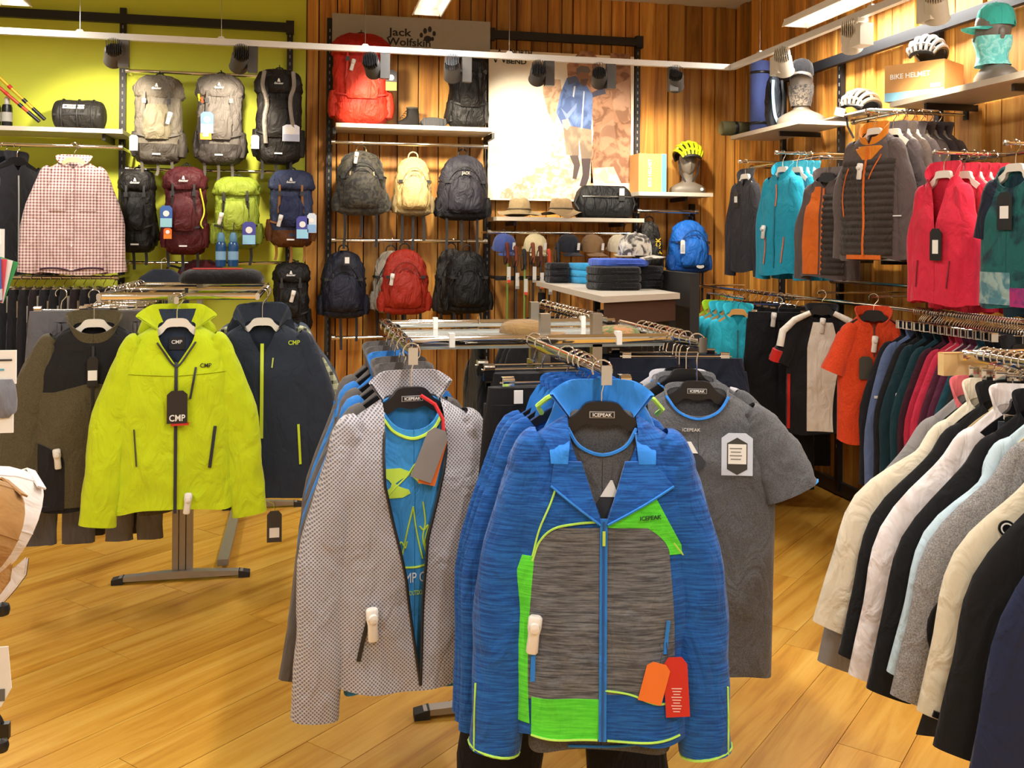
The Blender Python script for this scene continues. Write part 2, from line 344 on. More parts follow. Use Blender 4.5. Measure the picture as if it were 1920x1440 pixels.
def spot(px, py, hx, target, label, shade, group, onright=False, off=False):
    """track spot: adapter box on the track plus a finned cylindrical head aimed at target"""
    if onright: p = atx(px, py, TC.x); p = Vector((TC.x, p.y, TZ2))
    else: p = aty(px, py, TC.y); p = Vector((p.x, TC.y, TZ2))
    t = thing('track_spotlight' + ('_offscreen' if off else ''), label, 'spotlight', p, 0, group)
    m1 = plain(shade, .45)
    MB().box((0, 0, -.026), (.06, .03, .02)).build('adapter', m1, t, smooth=False)
    u = Vector((1, 0, 0)) if not onright else Vector((0, -1, 0))
    MB().box((0, 0, -.105), (.058, .045, .14) if not onright else (.075, .10, .11)).build('driver_box', m1, t, smooth=False)
    hc = u * (hx) + Vector((0, 0, -.105)); d = (Vector(target) - (p + hc)).normalized()
    q = d.to_track_quat('Z', 'Y'); M = q.to_matrix().to_4x4(); M.translation = hc
    hb = MB().lathe([(0, -.055), (.04, -.055), (.05, -.045), (.052, .05), (.056, .06), (.050, .062), (.044, .05), (0, .045)], n=20).build('head', m1, t); hb.matrix_local = M
    fm = plain('1D1D20' if not onright else 'CFC9BC', .5)
    fins = MB()
    for k in range(9): fins.box((-.04 + .01 * k, 0, -.075), (.004, 2 * math.sqrt(max(.05 ** 2 - (-.04 + .01 * k) ** 2, 1e-4)), .045))
    fins.build('cooling_fins', fm, hb, smooth=False)
    MB().lathe([(0, .047), (.042, .047), (.042, .049), (0, .049)], n=16).build('lens', plain('FFE9C4', .3, emit=4), hb)
    MB().cyl(Vector((0, 0, -.105)), hc, .012, 8).build('pivot', m1, t)
    ld = bpy.data.lights.new('spot_lamp', 'SPOT'); ld.energy = SPOT_W; ld.color = (1, .87, .66); ld.spot_size = R(70); ld.spot_blend = .6; ld.shadow_soft_size = .04
    lo = bpy.data.objects.new('track_spot_lamp_right_offscreen' if off else 'spot_lamp', ld); C.objects.link(lo); lo.parent = hb; lo.location = (0, 0, .066); lo.rotation_euler = (PI, 0, 0)
    return t
g1 = 'dark spotlights on the track before the back wall'
spot(232, 100, -.055, (-1.3, 7, 2.1), 'dark track spotlight before the lime wall, left of the grey backpack', '5A554E', g1)
spot(474, 100, -.075, (-.6, 7, 2.0), 'dark finned track spotlight above the black and grey trekking pack', '45423E', g1)
spot(722, 100, -.075, (.7, 7, 2.2), 'dark finned track spotlight in front of the red backpack', '4A4744', g1)
spot(875, 110, -.09, (1.1, 7, 1.9), 'dark track spotlight in front of the black backpack on the shelf', '55514B', g1)
spot(1030, 118, -.075, (1.6, 7, 2.2), 'dark finned track spotlight before the bright side of the poster', '4A4744', g1)
spot(1145, 122, -.075, (2.2, 7, 2.1), 'dark finned track spotlight before the man on the poster', '4A4744', g1)
spot(1262, 128, .02, (2.8, 7, 1.9), 'dark track spotlight above the yellow helmet', '55514B', g1)
g2 = 'pale spotlights on the right hand track'
spot(1462, 100, .05, (3.3, 5.9, 1.9), 'pale track spotlight beside the rolled blue mat', 'CFC7B4', g2, True)
spot(1615, 50, -.09, (3.3, 5.2, 1.9), 'pale finned track spotlight above the grey bicycle helmet', 'D8D1C2', g2, True)
spot(1745, 5, .04, (3.3, 4.4, 1.8), 'pale track spotlight above the white bicycle helmet', 'CFC7B4', g2, True)
spot(1990, -85, .04, (3.3, 3.6, 1.6), 'pale track spotlight past the turquoise cap', 'CFC7B4', g2, True, off=True)

# ---------------------------------------------------------------- wall uprights, beams, rails, shelves
def upright(x, y, top, label, face='Y', bottom=.02):
    t = thing('wall_upright', label, 'shelving post', (x, y, 0)); s = (.042, .03) if face == 'Y' else (.03, .042)
    MB().box((0, 0, (top + bottom) / 2), (*s, top - bottom)).build('post', BLACKM, t, smooth=False)
    k = MB(); z = .3
    while z < top - .05:
        k.box((0, -s[1] / 2 - .0004, z) if face == 'Y' else (-s[0] / 2 - .0004, 0, z), (.008, .001, .022) if face == 'Y' else (.001, .008, .022)); z += .05
    o = k.build('slots', plain('8C857A', .6), t, smooth=False); o['kind'] = 'stuff'
    return t
UY = BACK - .03
upright(-1.22, UY, 3.13, 'black slotted wall upright beside the plaid shirt')
upright(-.11, UY, 3.10, 'black slotted wall upright at the edge of the lime wall')
upright(.166, UY, 3.14, 'black slotted wall upright at the near edge of the grey brand sign')
upright(1.318, UY, 3.05, 'black slotted wall upright between the dark daypack and the poster')
upright(2.475, UY, 3.1, 'black slotted wall upright at the far edge of the poster')
upright(2.93, UY, 1.86, 'short black slotted wall upright under the yellow helmet shelf')
upright(-2.36, UY, 3.1, 'black slotted wall upright behind the black jackets')
UX = RIGHT - .04
upright(UX, 6.15, 2.70, 'black slotted wall upright under the rolled mats', 'X')
upright(UX, 5.41, 2.70, 'black slotted wall upright behind the grey bicycle helmet', 'X')
upright(UX, 4.47, 2.70, 'black slotted wall upright behind the cardboard box', 'X')
upright(UX, 3.5, 2.70, 'black slotted wall upright past the turquoise cap', 'X')
def beam(a, b, label, d=.04, h=.06):
    a, b = Vector(a), Vector(b); t = thing('wall_beam', label, 'metal beam', a); v = b - a
    ln = v.length; sz = (ln, d, h) if abs(v.x) > abs(v.y) else (d, ln, h)
    MB().box(v / 2, sz).build('bar', BLACKM, t, smooth=False)
    for q in (Vector((0, 0, 0)), v): MB().box(q, (.055, .05, .09)).build('end_bracket', BLACKM, t, smooth=False)
    return t
beam((-2.4, UY - .035, 3.05), (-.11, UY - .035, 3.05), 'black metal beam across the top of the lime wall')
beam((1.33, UY - .035, 3.08), (2.475, UY - .035, 3.08), 'black metal beam across the top of the poster')
beam((UX - .03, 6.15, 2.70), (UX - .03, 2.9, 2.70), 'black metal beam along the top of the right wall')
def rail(a, b, label, r=.0125, wall='Y', group=None):
    """chrome hanging rail with two brackets back to the wall"""
    a, b = Vector(a), Vector(b); t = thing('hanging_rail', label, 'clothes rail', a, 0, group); v = b - a
    MB().cyl((0, 0, 0), v, r, 12).build('tube', CHROME, t)
    e = v.normalized() * .01
    for q in (e, v - e):
        w_ = Vector((q.x, UY - .015 - a.y, q.z)) if wall == 'Y' else Vector((UX - .015 - a.x, q.y, q.z))
        MB().tube([q, w_], .009, 8).build('bracket', CHROME, t); MB().lathe([(0, -.012), (.018, -.012), (.018, .012), (0, .012)], c=q, n=12, axis='X' if wall == 'Y' else 'Y').build('end_cap', STEEL, t)
    return t
RY = 6.68
RYT = 6.80                                  # the trekking packs hang in front of rails set closer to the wall
def brail(px0, py0, px1, py1, label, Y=RY):
    a, b = aty(px0, py0, Y), aty(px1, py1, Y); z = (a.z + b.z) / 2; a.z = b.z = z; return rail(a, b, label), z
_, Z_R1 = brail(236, 135, 545, 143, 'chrome rail carrying the three big trekking packs', RYT)
_, Z_R2 = brail(236, 318, 545, 322, 'chrome rail carrying the black, maroon, green and navy packs', RYT)
_, Z_R3 = brail(236, 492, 560, 493, 'chrome rail under the maroon and green packs', RYT)
_, Z_L1 = brail(-60, 272, 230, 274, 'chrome rail holding the plaid shirt under the shelf', 6.5)
_, Z_L2 = brail(-60, 520, 222, 520, 'chrome rail crowded with dark trousers under the plaid shirt', 6.45)
_, Z_J1 = brail(622, 268, 913, 273, 'chrome rail carrying the camouflage, beige and dark grey daypacks')
_, Z_J2 = brail(622, 451, 913, 452, 'chrome rail carrying the navy, red and black daypacks')
_, Z_J3 = brail(622, 633, 913, 630, 'chrome rail low under the navy and red daypacks')
_, Z_C1 = brail(914, 437, 1180, 437, 'chrome hook rail full of caps under the hat shelf')
_, Z_B1 = brail(1195, 397, 1308, 396, 'chrome rail carrying the black and the bright blue pack')
def shelf(x0, x1, y0, y1, z, label, th=.028, m=SHELFM, brk=()):
    t = thing('wall_shelf', label, 'shelf', ((x0 + x1) / 2, (y0 + y1) / 2, z)); dx, dy = abs(x1 - x0), abs(y1 - y0)
    MB().box((0, 0, -th / 2), (dx, dy, th)).build('board', m, t, smooth=False)
    for k in brk: MB().box(k[:3], k[3:]).build('bracket', BLACKM, t, smooth=False)
    return t
p, q = aty(-40, 237, 6.58), aty(230, 240, 6.58); zs1 = p.z + .01
shelf(p.x, q.x, 6.58, 6.97, zs1, 'white shelf on the lime wall with the black sleeping bag', brk=((.3, .02, -.05, .02, .33, .04),))
p, q = aty(630, 233, 6.58), aty(925, 243, 6.58); zs2 = (p.z + q.z) / 2 + .012
shelf(p.x, q.x, 6.58, 6.97, zs2, 'white shelf under the brand sign with backpacks and boots', brk=((-.55, .02, -.05, .02, .33, .04), (.55, .02, -.05, .02, .33, .04)))
p, q = aty(931, 409, 6.6), aty(1208, 413, 6.6); zs3 = (p.z + q.z) / 2 + .012
shelf(p.x, q.x, 6.6, 6.97, zs3, 'pale grey shelf under the poster with hats and a black bag', brk=((-.4, .02, -.045, .02, .3, .03), (.4, .02, -.045, .02, .3, .03)))
p, q = aty(1198, 362, 6.6), aty(1337, 365, 6.6); zs4 = (p.z + q.z) / 2 + .012
shelf(p.x, q.x, 6.6, 6.97, zs4, 'short pale shelf holding the yellow helmet bust', brk=((.1, .02, -.045, .02, .3, .03),))
SX = 2.92
p, q = atx(1370, 256, SX), atx(1497, 229, SX); zs5 = (p.z + q.z) / 2 + .012
shelf(SX, UX, p.y, q.y, zs5, 'grey shelf on the right wall with two rolled mats', brk=((.05, -.1, -.045, .3, .02, .03),))
p, q = atx(1560, 236, SX + .12), atx(1600, 230, SX + .12)
shelf(SX + .06, UX, 5.14, 4.66, zs5 - .02, 'small clear shelf under the grey bicycle helmet', .01, plain('C8C6C0', .1))
p, q = atx(1668, 193, SX), atx(1935, 137, SX); zs6 = (p.z + q.z) / 2 + .012
shelf(SX, UX, p.y, q.y, zs6, 'grey shelf with the cardboard box and the turquoise capped bust', brk=((.05, .3, -.045, .3, .02, .03), (.05, -.3, -.045, .3, .02, .03)))
p, q = atx(1492, 477, 3.02), atx(1722, 486, 3.02); zs7 = (p.z + q.z) / 2 + .012
shelf(3.02, UX, p.y, q.y, zs7, 'narrow grey shelf below the grey and orange jackets', brk=((.05, .2, -.04, .2, .02, .025), (.05, -.2, -.04, .2, .02, .025)))
# brand sign, text and paw print
sg = thing('brand_sign', 'grey sign board with black Jack Wolfskin lettering and paw print', 'sign', (.745, 6.88, 3.03))
MB().box((0, 0, 0), (1.13, .03, .25)).build('board', plain('A7A39B', .5, .3), sg, smooth=False)
INK = plain('0E0E10', .5)
def on_sign(px, py): p = aty(px, py, 6.862); return (p.x - .745, 6.862 - 6.88, p.z - 3.03)
text('lettering', 'Jack', .076, INK, sg, on_sign(750, 61), bold=True, width=.17); text('lettering', 'Wolfskin', .076, INK, sg, on_sign(767, 80), bold=True, width=.315)
px, py = 802, 69
paw = [(0, 4, .019, .015), (-12, -3, .008, .012), (-5, -11, .009, .014), (4, -14, .009, .014), (12, -6, .008, .012), (9, 4, .007, .010)]
for dx, dy, a, b_ in paw:
    q = on_sign(px + dx, py + dy); MB().lathe([(0, -.001), (1, -.001), (1, .001), (0, .001)], n=16, axis='Y').scale((a * 1.5, 1, b_ * 1.5)).build('paw_mark', INK, sg, q, False)

# ---------------------------------------------------------------- hangers and garments
def hook_pts(r=.022, drop=.075, z0=0.0):
    """wire hook whose inner top rests on a rail at the origin"""
    a = [(-r * math.cos(t), 0, r * math.sin(t) - r + .0145 + z0) for t in np.linspace(-.5, PI, 9)]
    e = a[-1]; return a + [(e[0] * .95, 0, e[2] - .012), (.004, 0, e[2] - .032), (0, 0, e[2] - .05), (0, 0, -drop - .03 + z0)]
HMESH = {}
def hanger(loc, rz, kind='black', label='', group=None, wdt=.2, drop=.1, plate=False):
    """hook from the rail at loc down to a shaped body whose top is drop below the rail"""
    key = (kind, wdt, drop); t = thing('coat_hanger', label, 'hanger', loc, rz, group)
    if key not in HMESH:
        d = {}; d['hook'] = MB().tube(hook_pts(drop=drop), .0022, 6).mesh('hook', CHROME)
        z = -drop
        if kind == 'slimclip':
            d['bar'] = MB().cyl((-wdt, 0, z - .025), (wdt, 0, z - .025), .0030, 8).mesh('bar', CHROME)
            for s in (-1, 1): d['clip', s] = MB().box((s * wdt * .88, 0, z - .032), (.026, .009, .04)).cyl((s * wdt * .88 - .012, -.0045, z - .016), (s * wdt * .88 + .012, -.0045, z - .016), .004, 8).cyl((s * wdt * .88 - .012, .0045, z - .016), (s * wdt * .88 + .012, .0045, z - .016), .004, 8).mesh('clip', CHROME)
        elif kind == 'clip':
            d['bar'] = MB().cyl((-wdt, 0, z - .025), (wdt, 0, z - .025), .0035, 8).mesh('bar', CHROME)
            for s in (-1, 1):
                d['clip', s] = MB().box((s * wdt * .88, 0, z - .032), (.03, .016, .045)).cyl((s * wdt * .88 - .014, -.012, z - .018), (s * wdt * .88 + .014, -.012, z - .018), .007, 8).cyl((s * wdt * .88 - .014, .012, z - .018), (s * wdt * .88 + .014, .012, z - .018), .007, 8).mesh('clip', CHROME)
        else:
            m = {'black': plain('17171A', .30), 'wood': plain('D9A257', .45), 'white': plain('E4DED2', .4), 'palewood': plain('D8BE8E', .5)}[kind]
            up = crom([(-wdt, -.095), (-wdt * .7, -.06), (-wdt * .35, -.025), (-.035, .0), (0, .004), (.035, .0), (wdt * .35, -.025), (wdt * .7, -.06), (wdt, -.095)], 25)
            hh = .020 if kind != 'black' else .0
            dn = np.array([(x, zz - (.02 + (.035 * math.exp(-(x / .06) ** 2) if kind == 'black' else .012))) for x, zz in up])
            P = np.array([[(x, y, zz + z) for x, zz in row] for y, row in ((-.009, up), (.009, up), (.009, dn), (-.009, dn))])
            d['body'] = MB().grid(P, False, True).mesh('body', m)
            if plate: pass
        HMESH[key] = d
    for k, me in HMESH[key].items(): place(me.name.split('.')[0], me, t)
    if plate:
        MB().box((0, -.0105, -drop - .024), (.055, .003, .014)).build('name_plate', plain('B9B9BB', .3, .5), t, smooth=False)
        MB().box((0, -.0125, -drop - .024), (.051, .002, .0105)).build('name_field', plain('1A1A1C', .4), t, smooth=False)
        text('lettering', 'ICEPEAK', .0105, plain('F0F0EE', .4), t, (0, -.0138, -drop - .0243), ext=.0003, bold=True, width=.042)
    return t
def torso_fn(k):
    L, sw, nw, cw, hw, d, dh = k['L'], k['sw'], k['nw'], k['cw'], k['hw'], k['d'], k['dh']; sl = k['slope']
    W = lambda z: np.interp(-z, [0, sl * .5, sl * .92, sl * 1.15, .22, L * .6, L], [nw, nw + (sw - nw) * .52, sw * .965, sw, cw, (cw + hw) / 2 * k['waist'], hw])
    D = lambda z: np.interp(-z, [0, sl, .22, L], [d * .62, d * .72, d, dh])
    return W, D
def folds(x, z, s, amp, L):
    r = np.clip(-z / L, 0, 1)
    return 1.35 * amp * (r * np.sin(26 * x + 2.2 * np.sin(3.1 * z + s) + s) * .9 + .55 * np.sin(11 * x - 9 * z + s * 2.1) * np.cos(13 * z + s) + .4 * np.sin(47 * x + 5 * np.sin(7 * z + s)) * r + .3 * np.sin(33 * z + 14 * x + s) * np.sin(9 * x + s))
DEF = dict(L=.72, sw=.215, nw=.075, cw=.235, hw=.245, d=.062, dh=.07, slope=.085, waist=1.0, drop=.07, amp=.006, seed=0, gap=None, q=2.5, rows=34, n=52,
           collar=.055, flare=.012, cgap=.03, back=1.0, sleeve='long', spread=.05, fwd=-.02, slen=.60, sa=.078, sb=.052, cuff=.052, bend=.015, sn=14, arms=2)
def garment(name, label, cat, loc, rz, mb, ms=None, mc=None, group=None, ml=None, **kw):
    """hung garment: neck at the local origin, front towards -Y. Returns the Empty and a front-surface function"""
    k = dict(DEF); k.update(kw); ms = ms or mb; mc = mc or mb
    t = thing(name, label, cat, loc, rz, group); W, D = torso_fn(k); L, q, sd, amp = k['L'], k['q'], k['seed'], k['amp']
    z0 = np.concatenate([np.linspace(0, -k['slope'] * 1.2, max(5, k['rows'] // 4), endpoint=False), np.linspace(-k['slope'] * 1.2, -L, k['rows'] - max(5, k['rows'] // 4))])
    n, m = k['n'], len(z0); e = 2 / q; U = np.linspace(0, 1, n)
    P = np.zeros((m, n, 3)); gl, gr = k['gap'] if k['gap'] else (None, None)
    for i, z in enumerate(z0):
        w, d = float(W(z)), float(D(z))
        ta = math.asin(min(.999, max(0, (gr(z) if gr else .0005) / w)) ** (1 / e)) if (gr is None or gr(z) > 0) else -math.asin(min(.999, -gr(z) / w) ** (1 / e))
        tb = math.asin(min(.999, max(0, (gl(z) if gl else .0005) / w)) ** (1 / e)) if (gl is None or gl(z) > 0) else -math.asin(min(.999, -gl(z) / w) ** (1 / e))
        th = ta + (2 * PI - tb - ta) * U
        x = w * sp(np.sin(th), e); y = -d * sp(np.cos(th), e)
        fr = ((1 + np.cos(th)) / 2) ** 2; zz = z - k['drop'] * fr * max(0.0, 1 + z / .2)
        y = y + np.sign(y) * folds(x, z, sd + np.where(y > 0, 2.0, 0.0), amp, L) * np.clip(np.abs(y) / d, 0, 1)
        y = np.where(y > 0, y * k['back'], y)
        hem = .010 * np.sin(3 * th + sd) * max(0, -z / L - .7) / .3
        P[i] = np.stack([x, y, zz + hem], 1)
    MB().grid(P).build('body', mb, t)
    def front(x, z, off=.003):
        zz = z if z < -.2 else min(0.0, (z + k['drop']) / (1 - k['drop'] / .2)); w, d = float(W(zz)), float(D(zz)); s = min(1.0, abs(x / w))
        return -d * (1 - s ** q) ** (1 / q) - float(folds(np.array(x), np.array(zz), sd, amp, L)) * (1 - s ** q) ** (1 / q) - off
    if k['collar'] > 0:
        h, fl = k['collar'], k['flare']; cols = []
        r0 = P[0]; cx = r0[:, 0]; rows = []
        for j, v in enumerate(np.linspace(0, 1, 5)):
            th = np.linspace(0, 1, n); front_w = np.exp(-(np.minimum(th, 1 - th) / .12) ** 2)
            xx = cx * (1 + (fl / .075) * v) + np.sign(.5 - th) * front_w * k['cgap'] * v; yy = r0[:, 1] * (1 + .12 * v) + .004 * v
            zz = r0[:, 2] + h * v * (1 - .25 * front_w) ; rows.append(np.stack([xx, yy, zz], 1))
        rows = np.array(rows); back = rows[::-1].copy(); back[:, :, 0] *= .93; back[:, :, 1] *= .9
        MB().grid(np.concatenate([rows, back])).build('collar', mc, t)
    if k['sleeve'] and k['sleeve'] != 'none':
        for s in ((-1, 1) if k['arms'] == 2 else (k['arms'],)):
            sw, sl = k['sw'], k['slope']; f = k['fwd']; se = k['slen']; spd = k['spread'] if not isinstance(k['spread'], tuple) else k['spread'][0 if s < 0 else 1]
            if k['sleeve'] == 'long':
                C_ = [(sw - .075, 0, -sl * .66, .022, k['sb'] * .66), (sw - .052, 0, -sl * .98, .040, k['sb'] * .86), (sw - .046 + spd * .10, f * .1, -sl - .085, k['sa'] * .78, k['sb']),
                      (sw - .034 + spd * .5 + k['bend'], f * .4, -se * .52, k['sa'] * .92, k['sb'] * .98), (sw - .026 + spd * .78, f * .8, -se * .78, (k['sa'] + k['cuff']) / 2, k['sb'] * .92), (sw - .02 + spd, f, -se - .03, k['cuff'], k['sb'] * .85)]
            else:
                C_ = [(sw - .075, 0, -sl * .66, .022, k['sb'] * .66), (sw - .05, 0, -sl, .042, k['sb'] * .86), (sw - .035 + spd * .3, f * .2, -sl - .075, k['sa'] * .85, k['sb']), (sw - .02 + spd, f, -sl - .20, k['sa'] * .95, k['sb'] * .9)]
            S = crom(C_, k['rows'] // 2 + 5); a = np.linspace(0, 2 * PI, k['sn'] + 6, endpoint=False); Q = np.zeros((len(S), len(a), 3)); mm = len(S)
            for i in range(mm):
                tx, tz = S[min(i + 1, mm - 1)][0] - S[max(i - 1, 0)][0], S[min(i + 1, mm - 1)][2] - S[max(i - 1, 0)][2]; ln = math.hypot(tx, tz); tx, tz = tx / ln, tz / ln
                rr = 1 + (.045 * np.sin(i * 1.15 + 2 * a + sd) * np.sin(i * .45 + sd) + .04 * np.sin(3 * a + i * .7 + sd * 2)) * (amp / .006)
                ca, sa_ = sp(np.cos(a), .85) * S[i][3] * rr, sp(np.sin(a), .85) * S[i][4] * rr
                Q[i, :, 0] = S[i][0] - tz * ca; Q[i, :, 1] = S[i][1] + sa_; Q[i, :, 2] = S[i][2] + tx * ca
            Q = np.concatenate([Q, (Q[-1:] - Q[-1:].mean(1, keepdims=True)) * .86 + Q[-1:].mean(1, keepdims=True), (Q[-3:-2] - Q[-3:-2].mean(1, keepdims=True)) * .8 + Q[-3:-2].mean(1, keepdims=True)])
            Q[:, :, 0] *= s
            MB().grid(Q, True).build('sleeve', ms, t)
    t['_'] = 0; del t['_']
    return t, front
def patch(t, front, name, mat, zs, xl, xr, cols=10, rows=26, off=.003, ribs=0.0):
    """panel lying on the front between two edges; xl, xr are functions (or numbers) of z"""
    fl = xl if callable(xl) else (lambda z: xl); fr = xr if callable(xr) else (lambda z: xr)
    P = np.array([[(x, front(x, z, off + (ribs * abs(math.sin(z * PI / .034)) if ribs else 0)), z) for x in np.linspace(fl(z), fr(z), cols)] for z in np.linspace(zs[0], zs[1], rows if not ribs else 110)])
    B = P.copy(); B[:, :, 1] += off * .8
    mb = MB().grid(P); m, n = P.shape[:2]
    edge = [(i, 0) for i in range(m)] + [(m - 1, j) for j in range(1, n)] + [(i, n - 1) for i in range(m - 2, -1, -1)] + [(0, j) for j in range(n - 2, 0, -1)]
    E_ = np.array([[P[i, j] for i, j in edge], [B[i, j] for i, j in edge]]); mb.grid(E_, True)
    return mb.build(name, mat, t)
def seam(t, front, name, mat, pts, r=.002, off=.003):
    """piping or zip run over front points (x, z)"""
    S = crom(pts, max(6, 5 * len(pts))) if len(pts) > 2 else np.linspace(pts[0], pts[1], 14)
    return MB().tube([(x, front(x, z, off), z) for x, z in S], r, 5).build(name, mat, t)
def zipline(t, front, name, mat, a, b, wd=.008, off=.004):
    pts = [(a[0] + (b[0] - a[0]) * u, a[1] + (b[1] - a[1]) * u) for u in np.linspace(0, 1, 12)]
    return MB().strip([(x, front(x, z, off), z) for x, z in pts], wd, .003).build(name, mat, t)
def alarm(t, p, rz=0.0, tilt=.1):
    """white security tag with a round bump"""
    o = MB().loft([-.04, -.036, 0, .015, .036, .04], [.010, .013, .012, .015, .015, .011], [.006, .008, .008, .011, .011, .008], n=14).lathe([(0, -.020), (.010, -.018), (.012, -.008), (.012, 0)], c=(0, 0, .018), n=12, axis='Y').roty(tilt).build('security_tag', plain('E6E1D8', .4), t, p); o['label'] = 'white plastic security tag'; return o
def card(t, p, w_, h, m, rz=0.0, ry=0.0, th=.0015, name='hang_tag', hole=True):
    mb = MB().prism([(-w_ / 2, -h), (w_ / 2, -h), (w_ / 2, -h * .12), (w_ * .28, 0), (-w_ * .28, 0), (-w_ / 2, -h * .12)], -th / 2, th / 2).roty(ry).rotz(rz)
    o = mb.build(name, m, t, p, False); MB().tube([(0, 0, -.004), (.004, .002, .02), (0, .006, .04)], .0006, 4).build('string', plain('2A2A2A', .6), o); return o
def pants(name, label, loc, rz, mat, group=None, L=.98, wd=.21, hem=.10, d=.03, seed=0, cat='trousers', splay=0.0, wr=.004):
    """trousers hung flat from the waistband: waistband, two legs, fly"""
    t = thing(name, label, cat, loc, rz, group)
    MB().loft([-.045, -.04, -.02, -.0, .0], [wd, wd, wd * .985, wd * .97, wd * .94], [d, d, d * .9, d * .85, d * .6], q=4, n=28, wr=min(.0015, wr), seed=seed).build('waistband', mat, t)
    zs = np.linspace(-.04, -L, 18)
    for s in (-1, 1):
        u = (-zs) / L; ws = np.interp(u, [0, .28, 1], [wd * .51, wd * .56, hem]); xc = s * np.interp(u, [0, .28, 1], [wd * .495, wd * .53, wd * .56 + .004 + splay])
        MB().loft(zs, ws, np.interp(u, [0, .3, 1], [d, d * 1.15, d * .8]), xc=xc, q=3, n=20, wr=wr, seed=seed + s).build('leg', mat, t)
    MB().strip([(0, -d - .003, -.05), (0, -d * 1.05 - .003, -.12), (.004, -d * 1.05 - .002, -.18)], .012, .003).build('fly', mat, t)
    return t

# ---------------------------------------------------------------- floor racks
def foot(t, x0, x1, y):
    MB().prism([(x0 + .03, .012), (x1 - .03, .012), (x1 - .03, .03), ((x0 + x1) / 2, .045), (x0 + .03, .03)], y - .022, y + .022).build('foot_beam', ALU, t, smooth=False)
    for a, s in ((x0, 1), (x1, -1)): MB().prism([(a, 0), (a + s * .05, 0), (a + s * .05, .032), (a, .022)] if s > 0 else [(a - .05, 0), (a, 0), (a, .022), (a - .05, .032)], y - .025, y + .025).build('foot_cap', RUBBER, t, smooth=False)
def post(t, x, y, z1):
    """triple-profile aluminium column"""
    for k in (-1, 0, 1): MB().box((x + k * .031, y, (.035 + z1) / 2), (.027, .035, z1 - .035)).build('column_profile', ALU, t, smooth=False)
    MB().box((x, y + .012, (.035 + z1) / 2), (.086, .008, z1 - .035)).build('column_back', DARKP, t, smooth=False)
def obar(t, a, b, name='bar', r=.0125, h=.03):
    """flat-oval chrome bar"""
    a, b = Vector(a), Vector(b); v = (b - a); L = v.length
    sec = [(.0095 * math.cos(u), .0095 * math.sin(u) + (h / 2 - .0095) * (1 if math.sin(u) >= 0 else -1)) for u in np.linspace(0, 2 * PI, 14, endpoint=False)]
    mb = MB().prism(sec, 0, L); mb.rotz(math.atan2(v.y, v.x) - PI / 2)
    return mb.build(name, CHROME, t, a)
RZ = 1.28
def rp(px, py, z=RZ): return atz(px, py, z)
fl, fr, bl_, br_ = rp(808, 630), rp(1300, 632), rp(765, 598), rp(1190, 600)
cx0 = .72; fy, by = 2.74, 3.32
xl_, xr_ = rp(790, 650).x, rp(1312, 636).x
rk = thing('clothing_rack', 'chrome and aluminium floor rack carrying the blue jacket with lime panels', 'clothes rack')
post(rk, .86, 3.10, RZ - .14); foot(rk, .36, 1.14, 3.12)
obar(rk, (xl_, fy, RZ - .015), (xr_, fy, RZ - .015)); obar(rk, (xl_, by, RZ - .015), (xr_, by, RZ - .015))
LARM = [rp(757, 597), rp(796, 656)]; RARM = [rp(1186, 599), rp(1322, 637)]; CARM = [rp(1042, 621), rp(1138, 690)]; BARM = [rp(1012, 566), rp(1132, 597)]
def clean(A, x=None):
    xx = (A[0].x + A[1].x) / 2 if x is None else x; return [Vector((xx, A[0].y, RZ)), Vector((xx, A[1].y, RZ))]
LARM, RARM, BARM = clean(LARM, xl_ - .03), clean(RARM, xr_), clean(BARM)
CARM = [Vector((.64, fy, RZ)), Vector((.64, CARM[1].y, RZ))]
for A in (LARM, RARM, CARM, BARM): o = obar(rk, A[0] - Vector((0, 0, .015)), A[1] - Vector((0, 0, .015)), 'arm'); MB().box(A[1] + Vector((0, -.004 if A is not BARM else 0, -.015)), (.024, .008, .042)).build('arm_stop', CHROME, rk, smooth=False)
for x_, y_ in ((.70, fy + .03), (.86, fy + .03), (.80, by)): MB().box((x_, y_, RZ - .09), (.03, .03, .30)).build('head_post', STEEL, rk, smooth=False)
MB().box((.80, (fy + by) / 2, RZ - .16), (.05, by - fy, .04)).build('head_beam', STEEL, rk, smooth=False)
for A in ((xl_ + .12, fy), (xr_ - .18, fy), (xl_ + .15, by), (xr_ - .12, by)): MB().box((A[0], A[1], RZ - .012), (.016, .028, .04)).build('bar_clip', WHITEP, rk, smooth=False)
gm, nt, b = base('glass'); b.inputs['Base Color'].default_value = (.80, .86, .84, 1); b.inputs['Roughness'].default_value = .03; b.inputs['Transmission Weight'].default_value = .6; b.inputs['IOR'].default_value = 1.45
MB().box(((xl_ + xr_) / 2, (fy + by) / 2, RZ - .036), (xr_ - xl_ - .06, by - fy - .03, .008)).build('glass_top', gm, rk, smooth=False)

def hang(A, u, kind, label, group, drop=.10, wdt=.165, plate=False, rz=0.0):
    p = A[0].lerp(A[1], u) if isinstance(A, list) else Vector(A); return hanger(p, rz, kind, label, group, wdt, drop, plate), p - Vector((0, 0, drop + .016))

